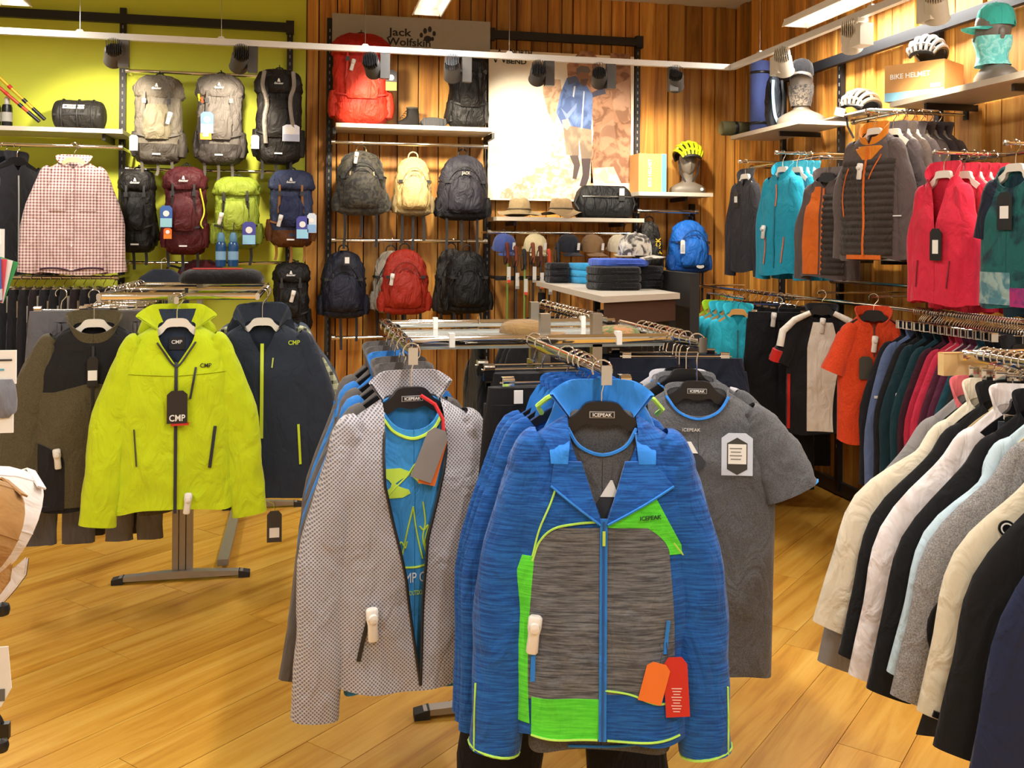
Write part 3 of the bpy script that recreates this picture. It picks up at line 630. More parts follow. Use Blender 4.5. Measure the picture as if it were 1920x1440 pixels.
# --- blue jacket and the T-shirt in it
BLUE = fabric('1F63B4', 'heather', '0F3F86'); BRIGHT = fabric('2E80D8'); LIMEF = fabric('62E23C', 'heather', '4CC82E'); LIMEP = fabric('B4E860'); GREYH = fabric('74777C', 'heather', '404248'); GREYT = fabric('646466', 'melange', '4E4E51')
hg, p = hang(CARM, .965, 'black', 'black branded hanger holding the blue jacket with lime panels', None, drop=.08, plate=True, rz=R(-13))
JB, fr_ = garment('sports_jacket', 'blue heather zip jacket with grey front panels and lime green sides', 'jacket', p, R(-13), BLUE, mc=BRIGHT, L=.685, sw=.205, cw=.215, hw=.205, d=.075, dh=.085, back=.42, gap=(lambda z: max(.0006, .075 * (1 + z / .235)), lambda z: max(.0006, .080 * (1 + z / .235))), drop=.055, collar=.065, flare=.010, cgap=.03, spread=.045, slen=.70, sa=.07, cuff=.055, seed=3, amp=.006, rows=44, n=72)
def archl(z): return -.148 + .148 * max(0, (z + .30) / .10) ** 2.2 if z > -.30 else -.148 + .012 * math.sin((z + .3) * 7)
def archr(z): return .142 - .142 * max(0, (z + .30) / .105) ** 2.2 if z > -.30 else .142 - .012 * math.sin((z + .3) * 7)
patch(JB, fr_, 'front_panel', GREYH, (-.235, -.60), lambda z: max(-.16, archl(z)), -.004); patch(JB, fr_, 'front_panel', GREYH, (-.235, -.60), .004, archr)
patch(JB, fr_, 'side_panel', LIMEF, (-.30, -.655), lambda z: -.192 + .02 * min(1, max(0, (z + .36) / .06)), lambda z: archl(z) + .002, off=.0032)
patch(JB, fr_, 'hem_panel', LIMEF, (-.595, -.68), -.150, -.004, off=.004); patch(JB, fr_, 'hem_panel', BLUE, (-.585, -.68), .004, .16, off=.004)
patch(JB, fr_, 'chest_panel', LIMEF, (-.125, -.295), lambda z: .045 - .045 * ((-.125 - z) / .12) if z > -.235 else min(archr(z), .158), lambda z: .085 + .085 * ((-.125 - z) / .155), off=.0035)
seam(JB, fr_, 'piping', LIMEP, [(-.008, -.222), (-.06, -.226), (-.105, -.238), (-.135, -.268), (-.15, -.31)], .0026); seam(JB, fr_, 'piping', LIMEP, [(-.085, -.11), (-.11, -.18), (-.135, -.24), (-.15, -.30)], .0024)
seam(JB, fr_, 'piping', LIMEP, [(.005, -.575), (.06, -.583), (.11, -.6), (.15, -.6)], .0024, .006); seam(JB, fr_, 'piping', LIMEP, [(-.15, -.676), (-.08, -.682), (-.01, -.680)], .0026, .006); seam(JB, fr_, 'piping', LIMEP, [(.01, -.680), (.08, -.682), (.165, -.674)], .0026, .006)
seam(JB, fr_, 'piping', LIMEP, [(.15, -.27), (.175, -.30), (.197, -.31)], .0022)
zipline(JB, fr_, 'zip', BRIGHT, (0, -.215), (0, -.682), .016, .006); zipline(JB, fr_, 'zip_teeth', plain('1D4E94', .5), (0, -.22), (0, -.68), .004, .0085)
MB().box((0, fr_(0, -.25, .012), -.255), (.006, .004, .03)).build('zip_puller', plain('B9D94A', .4), JB, smooth=False)
zipline(JB, fr_, 'pocket_zip', BRIGHT, (-.145, -.44), (-.148, -.56), .010, .006); zipline(JB, fr_, 'pocket_zip', BRIGHT, (.138, -.43), (.132, -.50), .008, .006)
alarm(JB, (-.146, fr_(-.146, -.45, .016), -.462)); 
for s in (-1, 1):
    xs = s * (.205 - .02 + .045); MB().tube([(xs + .055 * math.cos(a), -.02 + .045 * math.sin(a), -.729 - s * .0 + s * .012 * math.cos(a)) for a in np.linspace(0, 2 * PI, 20, endpoint=False)], .003, 5, close=True).build('cuff_piping', LIMEP, JB)
    MB().tube([(xs + s * .040, -.050, -.58), (xs + s * .042, -.049, -.65), (xs + s * .042, -.050, -.725)], .0024, 5).build('sleeve_piping', LIMEP, JB)
for s in (-1, 1):
    patch(JB, fr_, 'collar_panel', BRIGHT, (-.045, -.105), lambda z: s * (.070 - .10 * (z + .045)), lambda z: s * (.118 + .1 * (z + .045)), cols=5, rows=6, off=.012)
    tip = .150 if s > 0 else .112
    patch(JB, fr_, 'lapel', BLUE, (-.10, -.225), lambda z: s * (.078 * (1 + z / .235) + .002), lambda z: s * float(np.interp(-z, [.10, .15, .225], [.105, tip, .008])), cols=6, rows=14, off=.011)
    seam(JB, fr_, 'lapel_piping', BRIGHT, [(s * .105, -.102), (s * tip, -.15), (s * .008, -.226)] if s > 0 else [(s * .108, -.102), (s * tip, -.15), (s * .07, -.185), (s * .008, -.226)], .0024, .013) if False else MB().tube([(x, fr_(x, z, .013), z) for x, z in [(s * (tip + (.008 - tip) * u), -.15 - .076 * u) for u in np.linspace(0, 1, 10)]], .0026, 5).build('lapel_piping', BRIGHT, JB)
hd = MB().loft(np.linspace(-.15, .03, 9), [.05, .105, .13, .135, .13, .12, .11, .10, .09], [.012, .022, .028, .03, .03, .03, .028, .026, .024], yc=.062, q=2.4, n=24, wr=.004, seed=2).build('hood', BRIGHT, JB)
MB().tube([(-.13, .07, -.02), (-.14, .05, .0), (-.12, .04, .018), (-.09, .06, .03)], .006, 6).build('hood_piping', LIMEP, JB); MB().tube([(.13, .07, -.02), (.14, .05, -.005), (.12, .04, .018), (.09, .06, .03)], .006, 6).build('hood_piping', LIMEP, JB)
text('logo', 'ICEPEAK', .012, plain('1B4E2E', .6), JB, (.098, fr_(.098, -.212, .010), -.212), bold=True, rz=R(20), width=.05)
MB().tube([(.134, fr_(.13, -.47, .006), -.475), (.136, fr_(.13, -.5, .012), -.50), (.137, fr_(.13, -.5, .014), -.515)], .0008, 4).build('string', plain('222222', .6), JB)
card(JB, (.118, fr_(.12, -.55, .014), -.512), .05, .085, ORANGEP, ry=.25); c_ = card(JB, (.15, fr_(.14, -.55, .02), -.50), .05, .125, REDP, ry=-.06)
for i in range(9): MB().box((.004, -.0016, -.065 - .006 * i), (.022 - .004 * (i % 3), .0008, .0018)).build('print_line', plain('F0C8C0', .6), c_, smooth=False)
TG, ft_ = garment('t_shirt', 'grey T-shirt with mountain print worn inside the blue jacket', 't-shirt', p - Vector((0, 0, .012)), R(-13), GREYT, L=.715, sw=.175, cw=.17, hw=.155, d=.042, dh=.050, back=.35, slope=.10, drop=.085, collar=.012, flare=.0, cgap=0, sleeve='none', seed=8, amp=.0015, nw=.078)
seam(TG, ft_, 'neck_tape', BRIGHT, [(-.075, -.025), (-.05, -.062), (0, -.080), (.05, -.062), (.075, -.025)], .0042, .003)
MB().box((0, .02, -.012), (.05, .002, .03)).build('size_label', plain('17171A', .6), TG, smooth=False); text('lettering', 'ICEPEAK', .011, WHITEP, TG, (0, .0182, -.008), bold=True, width=.04)
patch(TG, ft_, 'mountain_print', plain('2C2D33', .8), (-.135, -.24), lambda z: .018 - .07 * ((-.135 - z) / .105), lambda z: .022 + .05 * ((-.135 - z) / .105), cols=6, rows=10, off=.0035)
patch(TG, ft_, 'snow_print', plain('EFEDE8', .8), (-.134, -.168), lambda z: .018 - .07 * ((-.134 - z) / .105), lambda z: .022 + .05 * ((-.134 - z) / .12), cols=6, rows=6, off=.0048)
seam(TG, ft_, 'hem_tape', BRIGHT, [(-.07, -.70), (0, -.698), (.09, -.694)], .003)
g_ = 'blue jackets behind the lime panelled one'
for i, u in enumerate((.815, .755, .695)):
    hh, pp = hang(CARM, u, 'black', 'black hanger tucked behind the branded hanger of the blue jacket', 'hangers behind the blue jacket', drop=.068, rz=R(-8))
    j, f_ = garment('sports_jacket', ('first', 'second', 'third')[i] + ' plain blue zip jacket behind the lime panelled blue jacket', 'jacket', pp - Vector((0, 0, .006)), R(-8), BLUE, group=g_, L=.69, d=.014, dh=.016, sb=.018, collar=.05, spread=.06, slen=.72, seed=20 + i, rows=20, n=32, amp=.0015, sn=8, sw=.20, cw=.205, hw=.20)
    zipline(j, f_, 'zip', BRIGHT, (0, -.1), (0, -.67), .012); MB().loft(np.linspace(-.1, .02, 5), [.08, .11, .12, .11, .09], [.004, .006, .007, .007, .005], yc=.013, n=16).build('hood', BRIGHT, j)
# --- mesh jacket and blue camp T-shirt on the left arm
MESHF = fabric('B4B2B6', 'mesh', '6A6872', rough=.8); CAMP = fabric('3D93DC'); WIREL = plain('BFE04A', .8)
hg, p = hang(LARM, .97, 'black', 'black branded hanger holding the grey honeycomb jacket', None, plate=True, rz=R(8))
gl = lambda z: float(np.interp(-z, [0, .12, .2, .44, .74], [.075, .085, .085, .030, -.012])); gr = lambda z: float(np.interp(-z, [0, .12, .2, .35, .44, .74], [.075, .075, .060, .022, .016, .004]))
MJ, fm_ = garment('knit_jacket', 'light grey honeycomb knit jacket hanging open over a blue T-shirt', 'jacket', p, R(8), MESHF, L=.70, sw=.205, cw=.225, hw=.215, d=.08, dh=.09, back=.45, gap=(gl, gr), drop=.05, collar=.06, flare=.008, cgap=.025, spread=(.055, .0), slen=.735, sa=.070, cuff=.056, seed=5, amp=.006, rows=44, n=72)
for nm, gg, s in (('zip_edge', gl, -1), ('zip_edge', gr, 1)):
    MB().tube([(s * gg(z), fm_(s * gg(z), z - .03 * (z > -.2), .002), z - .05 * max(0, 1 + z / .2)) for z in np.linspace(-.02, -.695, 30)], .004, 6).build(nm, plain('1C1C20', .5), MJ)
zipline(MJ, fm_, 'pocket_zip', plain('1C1C20', .5), (-.118, -.50), (-.145, -.62), .010, .005); zipline(MJ, fm_, 'pocket_zip', plain('1C1C20', .5), (.10, -.42), (.115, -.51), .008, .005)
alarm(MJ, (-.115, fm_(-.115, -.52, .014), -.53), tilt=-.05)
card(MJ, (.118, fm_(.118, -.55, .012), -.53), .035, .085, plain('141416', .5)); text('lettering', 'ICEPEAK', .01, WHITEP, MJ, (.118, fm_(.118, -.55, .014), -.575), bold=True, width=.03)
card(MJ, (.056, fm_(.05, -.15, .014), -.085), .045, .13, ORANGEP, ry=.28); c_ = card(MJ, (.052, fm_(.05, -.15, .022), -.075), .055, .13, plain('8E8A88', .5), ry=.38)
MB().tube([(.02, -.02, .0), (.05, -.045, -.02), (.066, -.06, -.055), (.066, -.07, -.10)], .005, 6).build('collar_tape', fabric('C82A2E'), MJ)
CT, fc_ = garment('t_shirt', 'bright blue T-shirt with lime camp print inside the honeycomb jacket', 't-shirt', p - Vector((0, 0, .02)), R(8), CAMP, L=.70, sw=.175, cw=.18, hw=.165, d=.046, dh=.054, back=.4, slope=.10, drop=.075, collar=.014, flare=0, cgap=0, sleeve='none', seed=9, amp=.0015, nw=.078)
seam(CT, fc_, 'neck_stripe', WIREL, [(-.078, -.03), (-.05, -.066), (0, -.085), (.05, -.066), (.078, -.03)], .0045, .003)
MB().box((-.004, .022, -.0), (.05, .002, .035)).build('size_label', fabric('2E80C8'), CT, smooth=False); text('lettering', 'ICEPEAK', .011, WHITEP, CT, (-.004, .020, .004), bold=True, width=.038)
for q in ([(-.075, -.225), (-.05, -.20), (-.02, -.175), (.0, -.15), (.012, -.145)], [(-.07, -.26), (-.055, -.30), (-.05, -.34), (-.04, -.38)], [(-.035, -.38), (-.02, -.31), (-.005, -.25)], [(-.005, -.25), (.002, -.30), (.012, -.35), (.02, -.38)], [(-.055, -.335), (-.045, -.35), (-.035, -.335), (-.025, -.35), (-.02, -.335)], [(.02, -.24), (.026, -.29), (.02, -.33), (.03, -.37)], [(.012, -.30), (.022, -.31), (.034, -.30), (.025, -.34), (.035, -.36)]):
    seam(CT, fc_, 'print_stroke', WIREL, q, .0022, .002)
patch(CT, fc_, 'print_blot', WIREL, (-.155, -.225), lambda z: -.075 + .04 * math.sin(z * 90) * .4, lambda z: -.03 + .02 * math.sin(z * 140), cols=5, rows=9); patch(CT, fc_, 'print_blot', WIREL, (-.145, -.195), lambda z: .0 + .01 * math.sin(z * 120), lambda z: .045 + .012 * math.sin(z * 160), cols=5, rows=9)
seam(CT, fc_, 'print_stroke', WIREL, [(-.06, -.395), (0, -.40), (.04, -.393)], .003, .002); text('print_lettering', 'CAMP OUT', .035, plain('E6ECEF', .8), CT, (0, fc_(0, -.42, .006), -.425), width=.12); text('print_lettering', 'OUTDOORS', .016, WIREL, CT, (.01, fc_(0, -.46, .006), -.462), width=.05)
SLATE = fabric('5E5A58'); JBL = fabric('2F77C4')
for i, (u, a) in enumerate(((.80, 14), (.66, 18), (.52, 20), (.38, 22), (.22, 24))):
    hh, pp = hang(LARM, u, 'black', 'black hanger on the left arm behind the honeycomb jacket', 'hangers behind the honeycomb jacket', rz=R(a))
    j, f_ = garment('softshell_jacket', ('first', 'second', 'third', 'fourth', 'fifth')[i] + ' grey and blue softshell jacket behind the honeycomb jacket', 'jacket', pp, R(a), SLATE if i != 2 else JBL, JBL if i % 2 else SLATE, group='softshell jackets behind the honeycomb jacket', L=.71, d=.024, dh=.028, sb=.026, collar=.06, spread=(.12, .0), slen=.70, sw=.185, cw=.195, hw=.20, sa=.062, seed=30 + i, rows=22, n=34, amp=.004, sn=8)
    patch(j, f_, 'yoke', JBL if i != 2 else SLATE, (-.12, -.24), lambda z: -.19, lambda z: .19, cols=8, rows=5); zipline(j, f_, 'zip', BLACKP, (0, -.10), (0, -.68), .010, .005)
# --- grey T-shirt on the right arm
hg, p = hang(RARM, .95, 'black', 'black branded hanger holding the grey T-shirt with price card', None, drop=.125, plate=True, rz=R(-16), wdt=.16)
TS, fs_ = garment('t_shirt', 'charcoal heather T-shirt with a white price card on its chest', 't-shirt', p, R(-16), GREYT, L=.80, sw=.222, cw=.225, hw=.215, d=.060, dh=.07, back=.4, drop=.085, collar=.014, flare=0, cgap=0, sleeve='short', spread=.065, sa=.085, sb=.05, seed=13, amp=.006, nw=.092, rows=40, n=60)
seam(TS, fs_, 'neck_tape', BRIGHT, [(-.088, -.022), (-.055, -.063), (0, -.082), (.055, -.063), (.088, -.022)], .0045, .002)
for s in (-1, 1): MB().tube([(s * (.266 + .071 * math.cos(a)), -.02 + .043 * math.sin(a), -.284 + .034 * math.cos(a)) for a in np.linspace(0, 2 * PI, 18, endpoint=False)], .003, 5, close=True).build('cuff_lining', CAMP, TS)
text('print_lettering', 'ICEPEAK', .013, WHITEP, TS, (-.02, fs_(0, -.11, .005), -.112), width=.05)
c_ = card(TS, (.105, fs_(.105, -.18, .012), -.115), .086, .118, plain('D4DCEA', .6)); MB().prism([(-.028, -.10), (0, -.116), (.028, -.10), (.028, -.028), (0, -.012), (-.028, -.028)], -.0018, -.0008).build('card_print', plain('3C3A36', .6), c_, smooth=False)
MB().box((.0, -.0022, -.058), (.05, .001, .055)).build('price_label', plain('F4F0E6', .7), c_, smooth=False)
for i in range(4): MB().box((-.004, -.0030, -.042 - .010 * i), (.034 - .006 * (i % 2), .0006, .003)).build('print_line', plain('8A867E', .7), c_, smooth=False)
patch(TS, fs_, 'mountain_print', plain('34353C', .8), (-.15, -.42), lambda z: -.10 + .02 * math.sin(z * 40), lambda z: -.01 + .03 * math.sin(z * 55), cols=8, rows=18); patch(TS, fs_, 'snow_print', plain('E9E6E0', .8), (-.145, -.175), lambda z: -.07 + .3 * (z + .145), lambda z: -.02 - .6 * (z + .145), cols=5, rows=6, off=.005)
for i, (u, mt, ll) in enumerate(((.84, GREYT, .74), (.765, fabric('B9B7BC'), .80), (.69, GREYT, .74), (.615, fabric('1C1C20'), .9), (.54, GREYT, .74), (.465, fabric('3A3B44'), .74), (.39, GREYT, .74), (.315, fabric('24242A'), .74))):
    hh, pp = hang(RARM, u, 'black', 'black hanger in the row behind the grey T-shirt', 'hangers behind the grey T-shirt', rz=R(-10), wdt=.16)
    j, f_ = garment('t_shirt', 'plain dark T-shirt in the row behind the one with the price card', 't-shirt', pp, R(-10), mt, group='T-shirts on the right arm', L=ll, d=.011, dh=.012, sb=.013, collar=.012, flare=0, cgap=0, sleeve='short', spread=.055, sa=.08, seed=40 + i, rows=18, n=30, fwd=-.002, amp=.001, sn=8, sw=.215, cw=.205, hw=.19, drop=.08, nw=.09)
    seam(j, f_, 'neck_tape', BRIGHT, [(-.085, -.022), (0, -.078), (.085, -.022)], .004, .002)
# --- trousers on clip hangers behind the blue jacket and on the inner right
BLACKF = fabric('141417', sheen=.05); NAVYF = fabric('171B2A', sheen=.05); CHARF = fabric('3E3E42')
for i, (u, lab) in enumerate(((.58, 'black hiking trousers with white clip labels behind the blue jacket'), (.25, 'plain black trousers hanging second behind the blue jacket'), (.12, 'plain black trousers hanging third behind the blue jacket'))):
    hh, pp = hang(CARM, u, 'clip', 'chrome clip hanger holding black trousers on the middle arm', 'clip hangers on the middle arm', drop=.05, wdt=.17)
    t_ = pants('hiking_trousers', lab, pp - Vector((0, .0, .018)), 0, BLACKF, 'black trousers on the middle arm', seed=i, wd=(.205, .145, .115)[i], L=1.0, hem=(.105, .075, .06)[i], splay=.05 if i == 0 else 0.0)
    if i == 0:
        for s in (-1, 1): MB().box((s * .13, -.034, -.02), (.022, .003, .032)).build('clip_label', PAPER, t_, smooth=False)
        MB().strip([(-.06, -.036, -.05), (-.02, -.037, -.066), (.0, -.037, -.07)], .03, .002).build('belt_flash', BRIGHT, t_)
for i, u in enumerate((.7275, .5775)):
    pp = RARM[0].lerp(RARM[1], u); hh = hanger(pp, R(-10), 'slimclip', 'chrome clip hanger of navy shorts on the right bar', 'clip hangers on the right bar', .17, .045)
    t_ = pants('outdoor_shorts', ('dark navy zip-pocket shorts clipped behind the grey T-shirt', 'plain navy shorts clipped deep behind the grey T-shirt')[i], pp - Vector((0, 0, .075)), R(-10), NAVYF, seed=9 + i, wd=.21, L=.46, hem=.125, d=.008, cat='shorts', wr=.001)
    MB().tube([(.11, -.010, -.06), (.14, -.010, -.10)], .003, 5).build('pocket_zip', STEEL, t_)
for i, y_ in enumerate((3.36, 3.42, 3.48)):
    pp = Vector((.50 + .0 * i, y_, RZ)); hh = hanger(Vector((BARM[0].x, BARM[0].y + (i - 3) * .09, RZ)), 0, 'black', 'black hanger on the rear arm above dark jackets', 'hangers on the rear arm', .2, .1)
    garment('fleece_jacket', 'black fleece jacket on the rear arm of the front rack', 'jacket', (BARM[0].x, BARM[0].y + (i - 3) * .09, RZ - .116), 0, BLACKF, group='black jackets on the rear arm', L=.72, d=.03, dh=.034, sb=.03, rows=18, n=30, sn=8, seed=i)
hgrp = 'bare chrome hook hangers on the rear arm'
for i in range(12):
    u = .36 + .052 * i; p = BARM[0].lerp(BARM[1], u); hanger(p, R(random.uniform(-6, 6)), 'clip', 'chrome clip hanger in the crowded row of the rear arm', hgrp, .12, .06)
DARKJ = fabric('1B1B1F')
for i, (x_, y_) in enumerate(((.60, 3.26), (.48, 3.18), (.46, 3.10))):
    hh = hanger((x_, by, RZ), R(90), 'black', 'black hanger on the back bar holding a dark fleece', 'hangers on the back bar', .2, .1) if i == 0 else None
    if i == 0: garment('fleece_jacket', 'black fleece jacket side-on at the back bar of the front rack', 'jacket', (x_, by, RZ - .116), R(90), DARKJ, L=.72, d=.028, dh=.032, sb=.03, spread=.0, sw=.18, cw=.18, hw=.18, rows=20, n=32, sn=8, seed=i)
cap_tan = None

# ---------------------------------------------------------------- left rack with the yellow jacket
QZ = 1.33
lk = thing('clothing_rack', 'aluminium column rack with the neon yellow jacket on its front arm', 'clothes rack')
qx0, qx1 = atz(178, 552, QZ).x, atz(484, 548, QZ).x; qf, qb = atz(330, 550, QZ).y + .03, atz(330, 529, QZ).y
foot(lk, -.835, -.235, 4.6); post(lk, -.535, 4.62, QZ - .12)
MB().box((-.535, (qf + qb) / 2, QZ - .14), (.05, qb - qf, .04)).build('head_beam', STEEL, lk, smooth=False)
for y_ in (qf, qb): obar(lk, (qx0, y_, QZ - .015), (qx1, y_, QZ - .015)); MB().box((-.535, y_, QZ - .08), (.03, .03, .14)).build('head_post', STEEL, lk, smooth=False)
obar(lk, (qx0, (qf + qb) / 2 + .02, QZ - .015), (-.55, (qf + qb) / 2 + .02, QZ - .015)); obar(lk, (-.52, (qf + qb) / 2 - .1, QZ - .015), (qx1, (qf + qb) / 2 - .1, QZ - .015))
for x_ in (qx0, qx1): obar(lk, (x_, qb, QZ - .015), (x_, qf - .02, QZ - .015), 'arm')
obar(lk, (-.485, qf, QZ - .015), (-.485, qf - .27, QZ - .015), 'arm')
foot(lk, -.45, .0, 5.75); MB().box((-.30, 5.7, .3), (.04, .03, .55)).build('rear_column', STEEL, lk, smooth=False); MB().box((-.36, 5.2, .05), (.05, 1.1, .03)).build('base_beam', ALU, lk, smooth=False)
YEL = fabric('BCD010', rough=.8); NAVYL = fabric('2B3648'); OLIVE = fabric('5A5138', 'melange', '463F2B'); BLK2 = fabric('1B191A'); NVJ = fabric('262E3B')
py_ = Vector((-.485, qf - .25, QZ)); hg = hanger(py_, R(6), 'white', 'white hanger holding the neon yellow jacket', None, .165, .09)
YJ, fy_ = garment('softshell_jacket', 'neon yellow softshell jacket with navy lining and black zip', 'jacket', py_ - Vector((0, 0, .10)), R(6), YEL, mc=YEL, L=.72, sw=.21, cw=.22, hw=.225, d=.08, dh=.085, back=.5, gap=(lambda z: max(.0006, .07 * (1 + z / .15)), lambda z: max(.0006, .07 * (1 + z / .15))), drop=.06, collar=.07, flare=.03, cgap=.05, spread=.09, slen=.735, sa=.08, cuff=.066, seed=2.2, amp=.006, rows=44, n=72)
IN, fi_ = None, None
MB().loft(np.linspace(-.16, .05, 10), [.10, .105, .108, .105, .10, .095, .09, .088, .086, .084], [.012, .014, .015, .015, .015, .015, .015, .015, .015, .015], yc=.030, q=2.3, n=24, cap=False).build('lining', NAVYL, YJ); MB().box((0, .012, -.085), (.06, .002, .05)).build('size_label', plain('141418', .6), YJ, smooth=False)
MB().loft(np.linspace(-.10, .055, 9), [.07, .12, .14, .145, .14, .13, .12, .11, .10], [.02, .028, .034, .036, .036, .035, .034, .032, .03], yc=.075, q=2.4, n=24, wr=.006, seed=4).build('hood', YEL, YJ)
zipline(YJ, fy_, 'zip', plain('22262C', .5), (0, -.15), (0, -.725), .012, .005); zipline(YJ, fy_, 'pocket_zip', plain('22262C', .5), (.072, -.17), (.052, -.29), .008, .005); zipline(YJ, fy_, 'pocket_zip', plain('22262C', .5), (.145, -.40), (.125, -.56), .012, .005); zipline(YJ, fy_, 'pocket_zip', plain('3A3A30', .5), (-.15, -.40), (-.14, -.54), .005, .004)
for s in (-1, 1): seam(YJ, fy_, 'lapel_edge', plain('22262C', .5), [(s * .07, -.075), (s * .05, -.105), (s * .02, -.15), (0, -.17)], .004, .006)
seam(YJ, fy_, 'yoke_seam', fabric('B8CA0E'), [(-.19, -.19), (-.1, -.195), (-.01, -.20)], .0018); seam(YJ, fy_, 'yoke_seam', fabric('B8CA0E'), [(.01, -.20), (.1, -.195), (.19, -.19)], .0018)
c_ = card(YJ, (.005, fy_(0, -.29, .02), -.255), .075, .125, plain('241D1A', .5)); text('lettering', 'CMP', .034, WHITEP, c_, (-.0, -.003, -.105), bold=True, width=.058); MB().box((.01, .002, -.128), (.065, .002, .012)).build('card_edge', REDP, c_, smooth=False)
text('logo', 'CMP', .022, plain('2A2E1A', .6), YJ, (.108, fy_(.108, -.165, .006), -.165), bold=True, width=.042); text('lettering', 'CMP', .02, WHITEP, YJ, (.0, .009, -.08), bold=True, width=.04); alarm(YJ, (.045, fy_(.05, -.71, .012), -.69))
# olive fleece
po = Vector((qx0 - .02, qf, QZ)); hanger(po, R(8), 'white', 'white hanger holding the olive and black fleece', None, .165, .11)
OJ, fo_ = garment('fleece_jacket', 'olive melange fleece jacket with black shoulder yoke', 'jacket', po - Vector((0, 0, .12)), R(8), BLK2, OLIVE, OLIVE, L=.74, sw=.225, cw=.235, hw=.225, d=.075, dh=.08, back=.4, drop=.08, collar=.05, flare=.02, cgap=0.0, spread=(.10, .04), slen=.76, sa=.085, cuff=.07, seed=6, amp=.005, rows=40, n=60, nw=.085)
patch(OJ, fo_, 'front_panel', OLIVE, (-.27, -.73), -.228, .228, cols=26); patch(OJ, fo_, 'front_panel', OLIVE, (-.235, -.275), lambda z: -.16 * (-.235 - z) / .04, lambda z: .16 * (-.235 - z) / .04, cols=10, rows=5); patch(OJ, fo_, 'side_panel', BLK2, (-.47, -.735), lambda z: -.19 - .01 * math.sin(z * 9), lambda z: -.10 - .10 * max(0, (z + .55) / .08) ** 2, cols=8, off=.006)
zipline(OJ, fo_, 'zip', BLACKP, (0, -.09), (0, -.72), .010, .006); alarm(OJ, (-.125, fo_(-.125, -.55, .016), -.53), tilt=-.1)
c_ = card(OJ, (.0, fo_(0, -.2, .016), -.13), .04, .12, plain('17120F', .5)); MB().box((0, -.002, -.075), (.034, .001, .04)).build('price_label', PAPER, c_, smooth=False); MB().box((.0, -.05, -.728), (.40, .06, .02)).build('hem_band', BLK2, OJ)
# navy jacket
pn = Vector((qx1 + .02, qf, QZ)); hanger(pn, R(2), 'white', 'white hanger holding the navy jacket with lime zip', None, .165, .11)
NJ, fn_ = garment('softshell_jacket', 'dark navy softshell jacket with lime zip and logo', 'jacket', pn - Vector((0, 0, .12)), R(2), NVJ, L=.74, sw=.225, cw=.235, hw=.225, d=.075, dh=.08, back=.4, drop=.06, gap=(lambda z: max(.0006, .05 * (1 + z / .12)), lambda z: max(.0006, .05 * (1 + z / .12))), collar=.075, flare=.03, cgap=.04, spread=.06, slen=.66, sa=.082, cuff=.06, seed=7.7, amp=.005, rows=40, n=60)
zipline(NJ, fn_, 'zip', plain('C3D82A', .5), (0, -.09), (0, -.48), .014, .006); zipline(NJ, fn_, 'pocket_zip', plain('C3D82A', .5), (.15, -.43), (.16, -.60), .010, .005); zipline(NJ, fn_, 'chest_zip', plain('9FB03A', .5), (.045, -.15), (.04, -.19), .006, .005)
text('logo', 'CMP', .026, plain('B6CE3A', .6), NJ, (.13, fn_(.13, -.09, .012), -.09), bold=True, width=.05, rz=R(12))
MB().loft(np.linspace(-.10, .05, 9), [.07, .12, .14, .145, .14, .13, .12, .11, .10], [.015, .02, .024, .025, .025, .024, .024, .022, .02], yc=.056, q=2.4, n=24, wr=.006, seed=6).build('hood', NVJ, NJ)
c_ = card(NJ, (.055, -.10, -.78), .06, .13, plain('3B3836', .5)); MB().box((0, -.002, -.09), (.04, .001, .04)).build('price_label', PAPER, c_, smooth=False); MB().tube([(.0, -.085, -.73), (.05, -.10, -.75), (.055, -.10, -.78)], .0012, 4).build('string', plain('B6CE3A', .5), NJ)
CHK = fabric('B9BE9C', 'check', '2B3026', .6)
hanger((qx1 + .02, qf + .20, QZ), R(2), 'black', 'black hanger with the green checked shirt', None, .165, .11)
garment('checked_shirt', 'green and cream checked shirt behind the navy jacket', 'shirt', (qx1 + .02, qf + .20, QZ - .118), R(2), CHK, L=.78, sb=.034, amp=.004, d=.03, dh=.034, spread=.12, slen=.62, seed=3, rows=24, n=36, sn=10)
for i in range(2):
    hanger((qx1 + .02, qf + .29 + .085 * i, QZ), R(2), 'black', 'black hanger behind the checked shirt', 'hangers behind the checked shirt', .165, .11); garment('softshell_jacket', 'slate softshell jacket behind the checked shirt', 'jacket', (qx1 + .02, qf + .29 + .085 * i, QZ - .118), R(2), fabric('3D4A59'), group='slate jackets behind the checked shirt', L=.74, d=.024, dh=.028, sb=.028, amp=.003, spread=.12, seed=i, rows=20, n=32, sn=8)
for i, (x_, y_, m_) in enumerate(((-.99, qf + .115, fabric('66666C')), (-.695, qf + .12, fabric('716C68')), (qx0, qf + .22, CHARF))):
    hanger((x_ , y_, QZ), 0, 'clip', 'chrome clip hanger holding grey trousers on the left rack', 'clip hangers on the left rack', .10, .05)
    pants('hiking_trousers', ('slate grey trousers hanging below the olive fleece', 'warm grey trousers hanging below the yellow jacket', 'charcoal trousers deep behind the olive fleece')[i], (x_, y_, QZ - .08), 0, m_, seed=i, wd=(.125, .10, .16)[i], L=.97, hem=(.064, .052, .08)[i], d=.024)
for i in range(9): hanger((qx0, qf + .02 + (qb - qf) * (.30 + .075 * i), QZ), R(random.uniform(-8, 8)), 'clip', 'chrome clip hanger crowded on the side bar of the left rack', 'hangers on the side bar of the left rack', .12, .06)

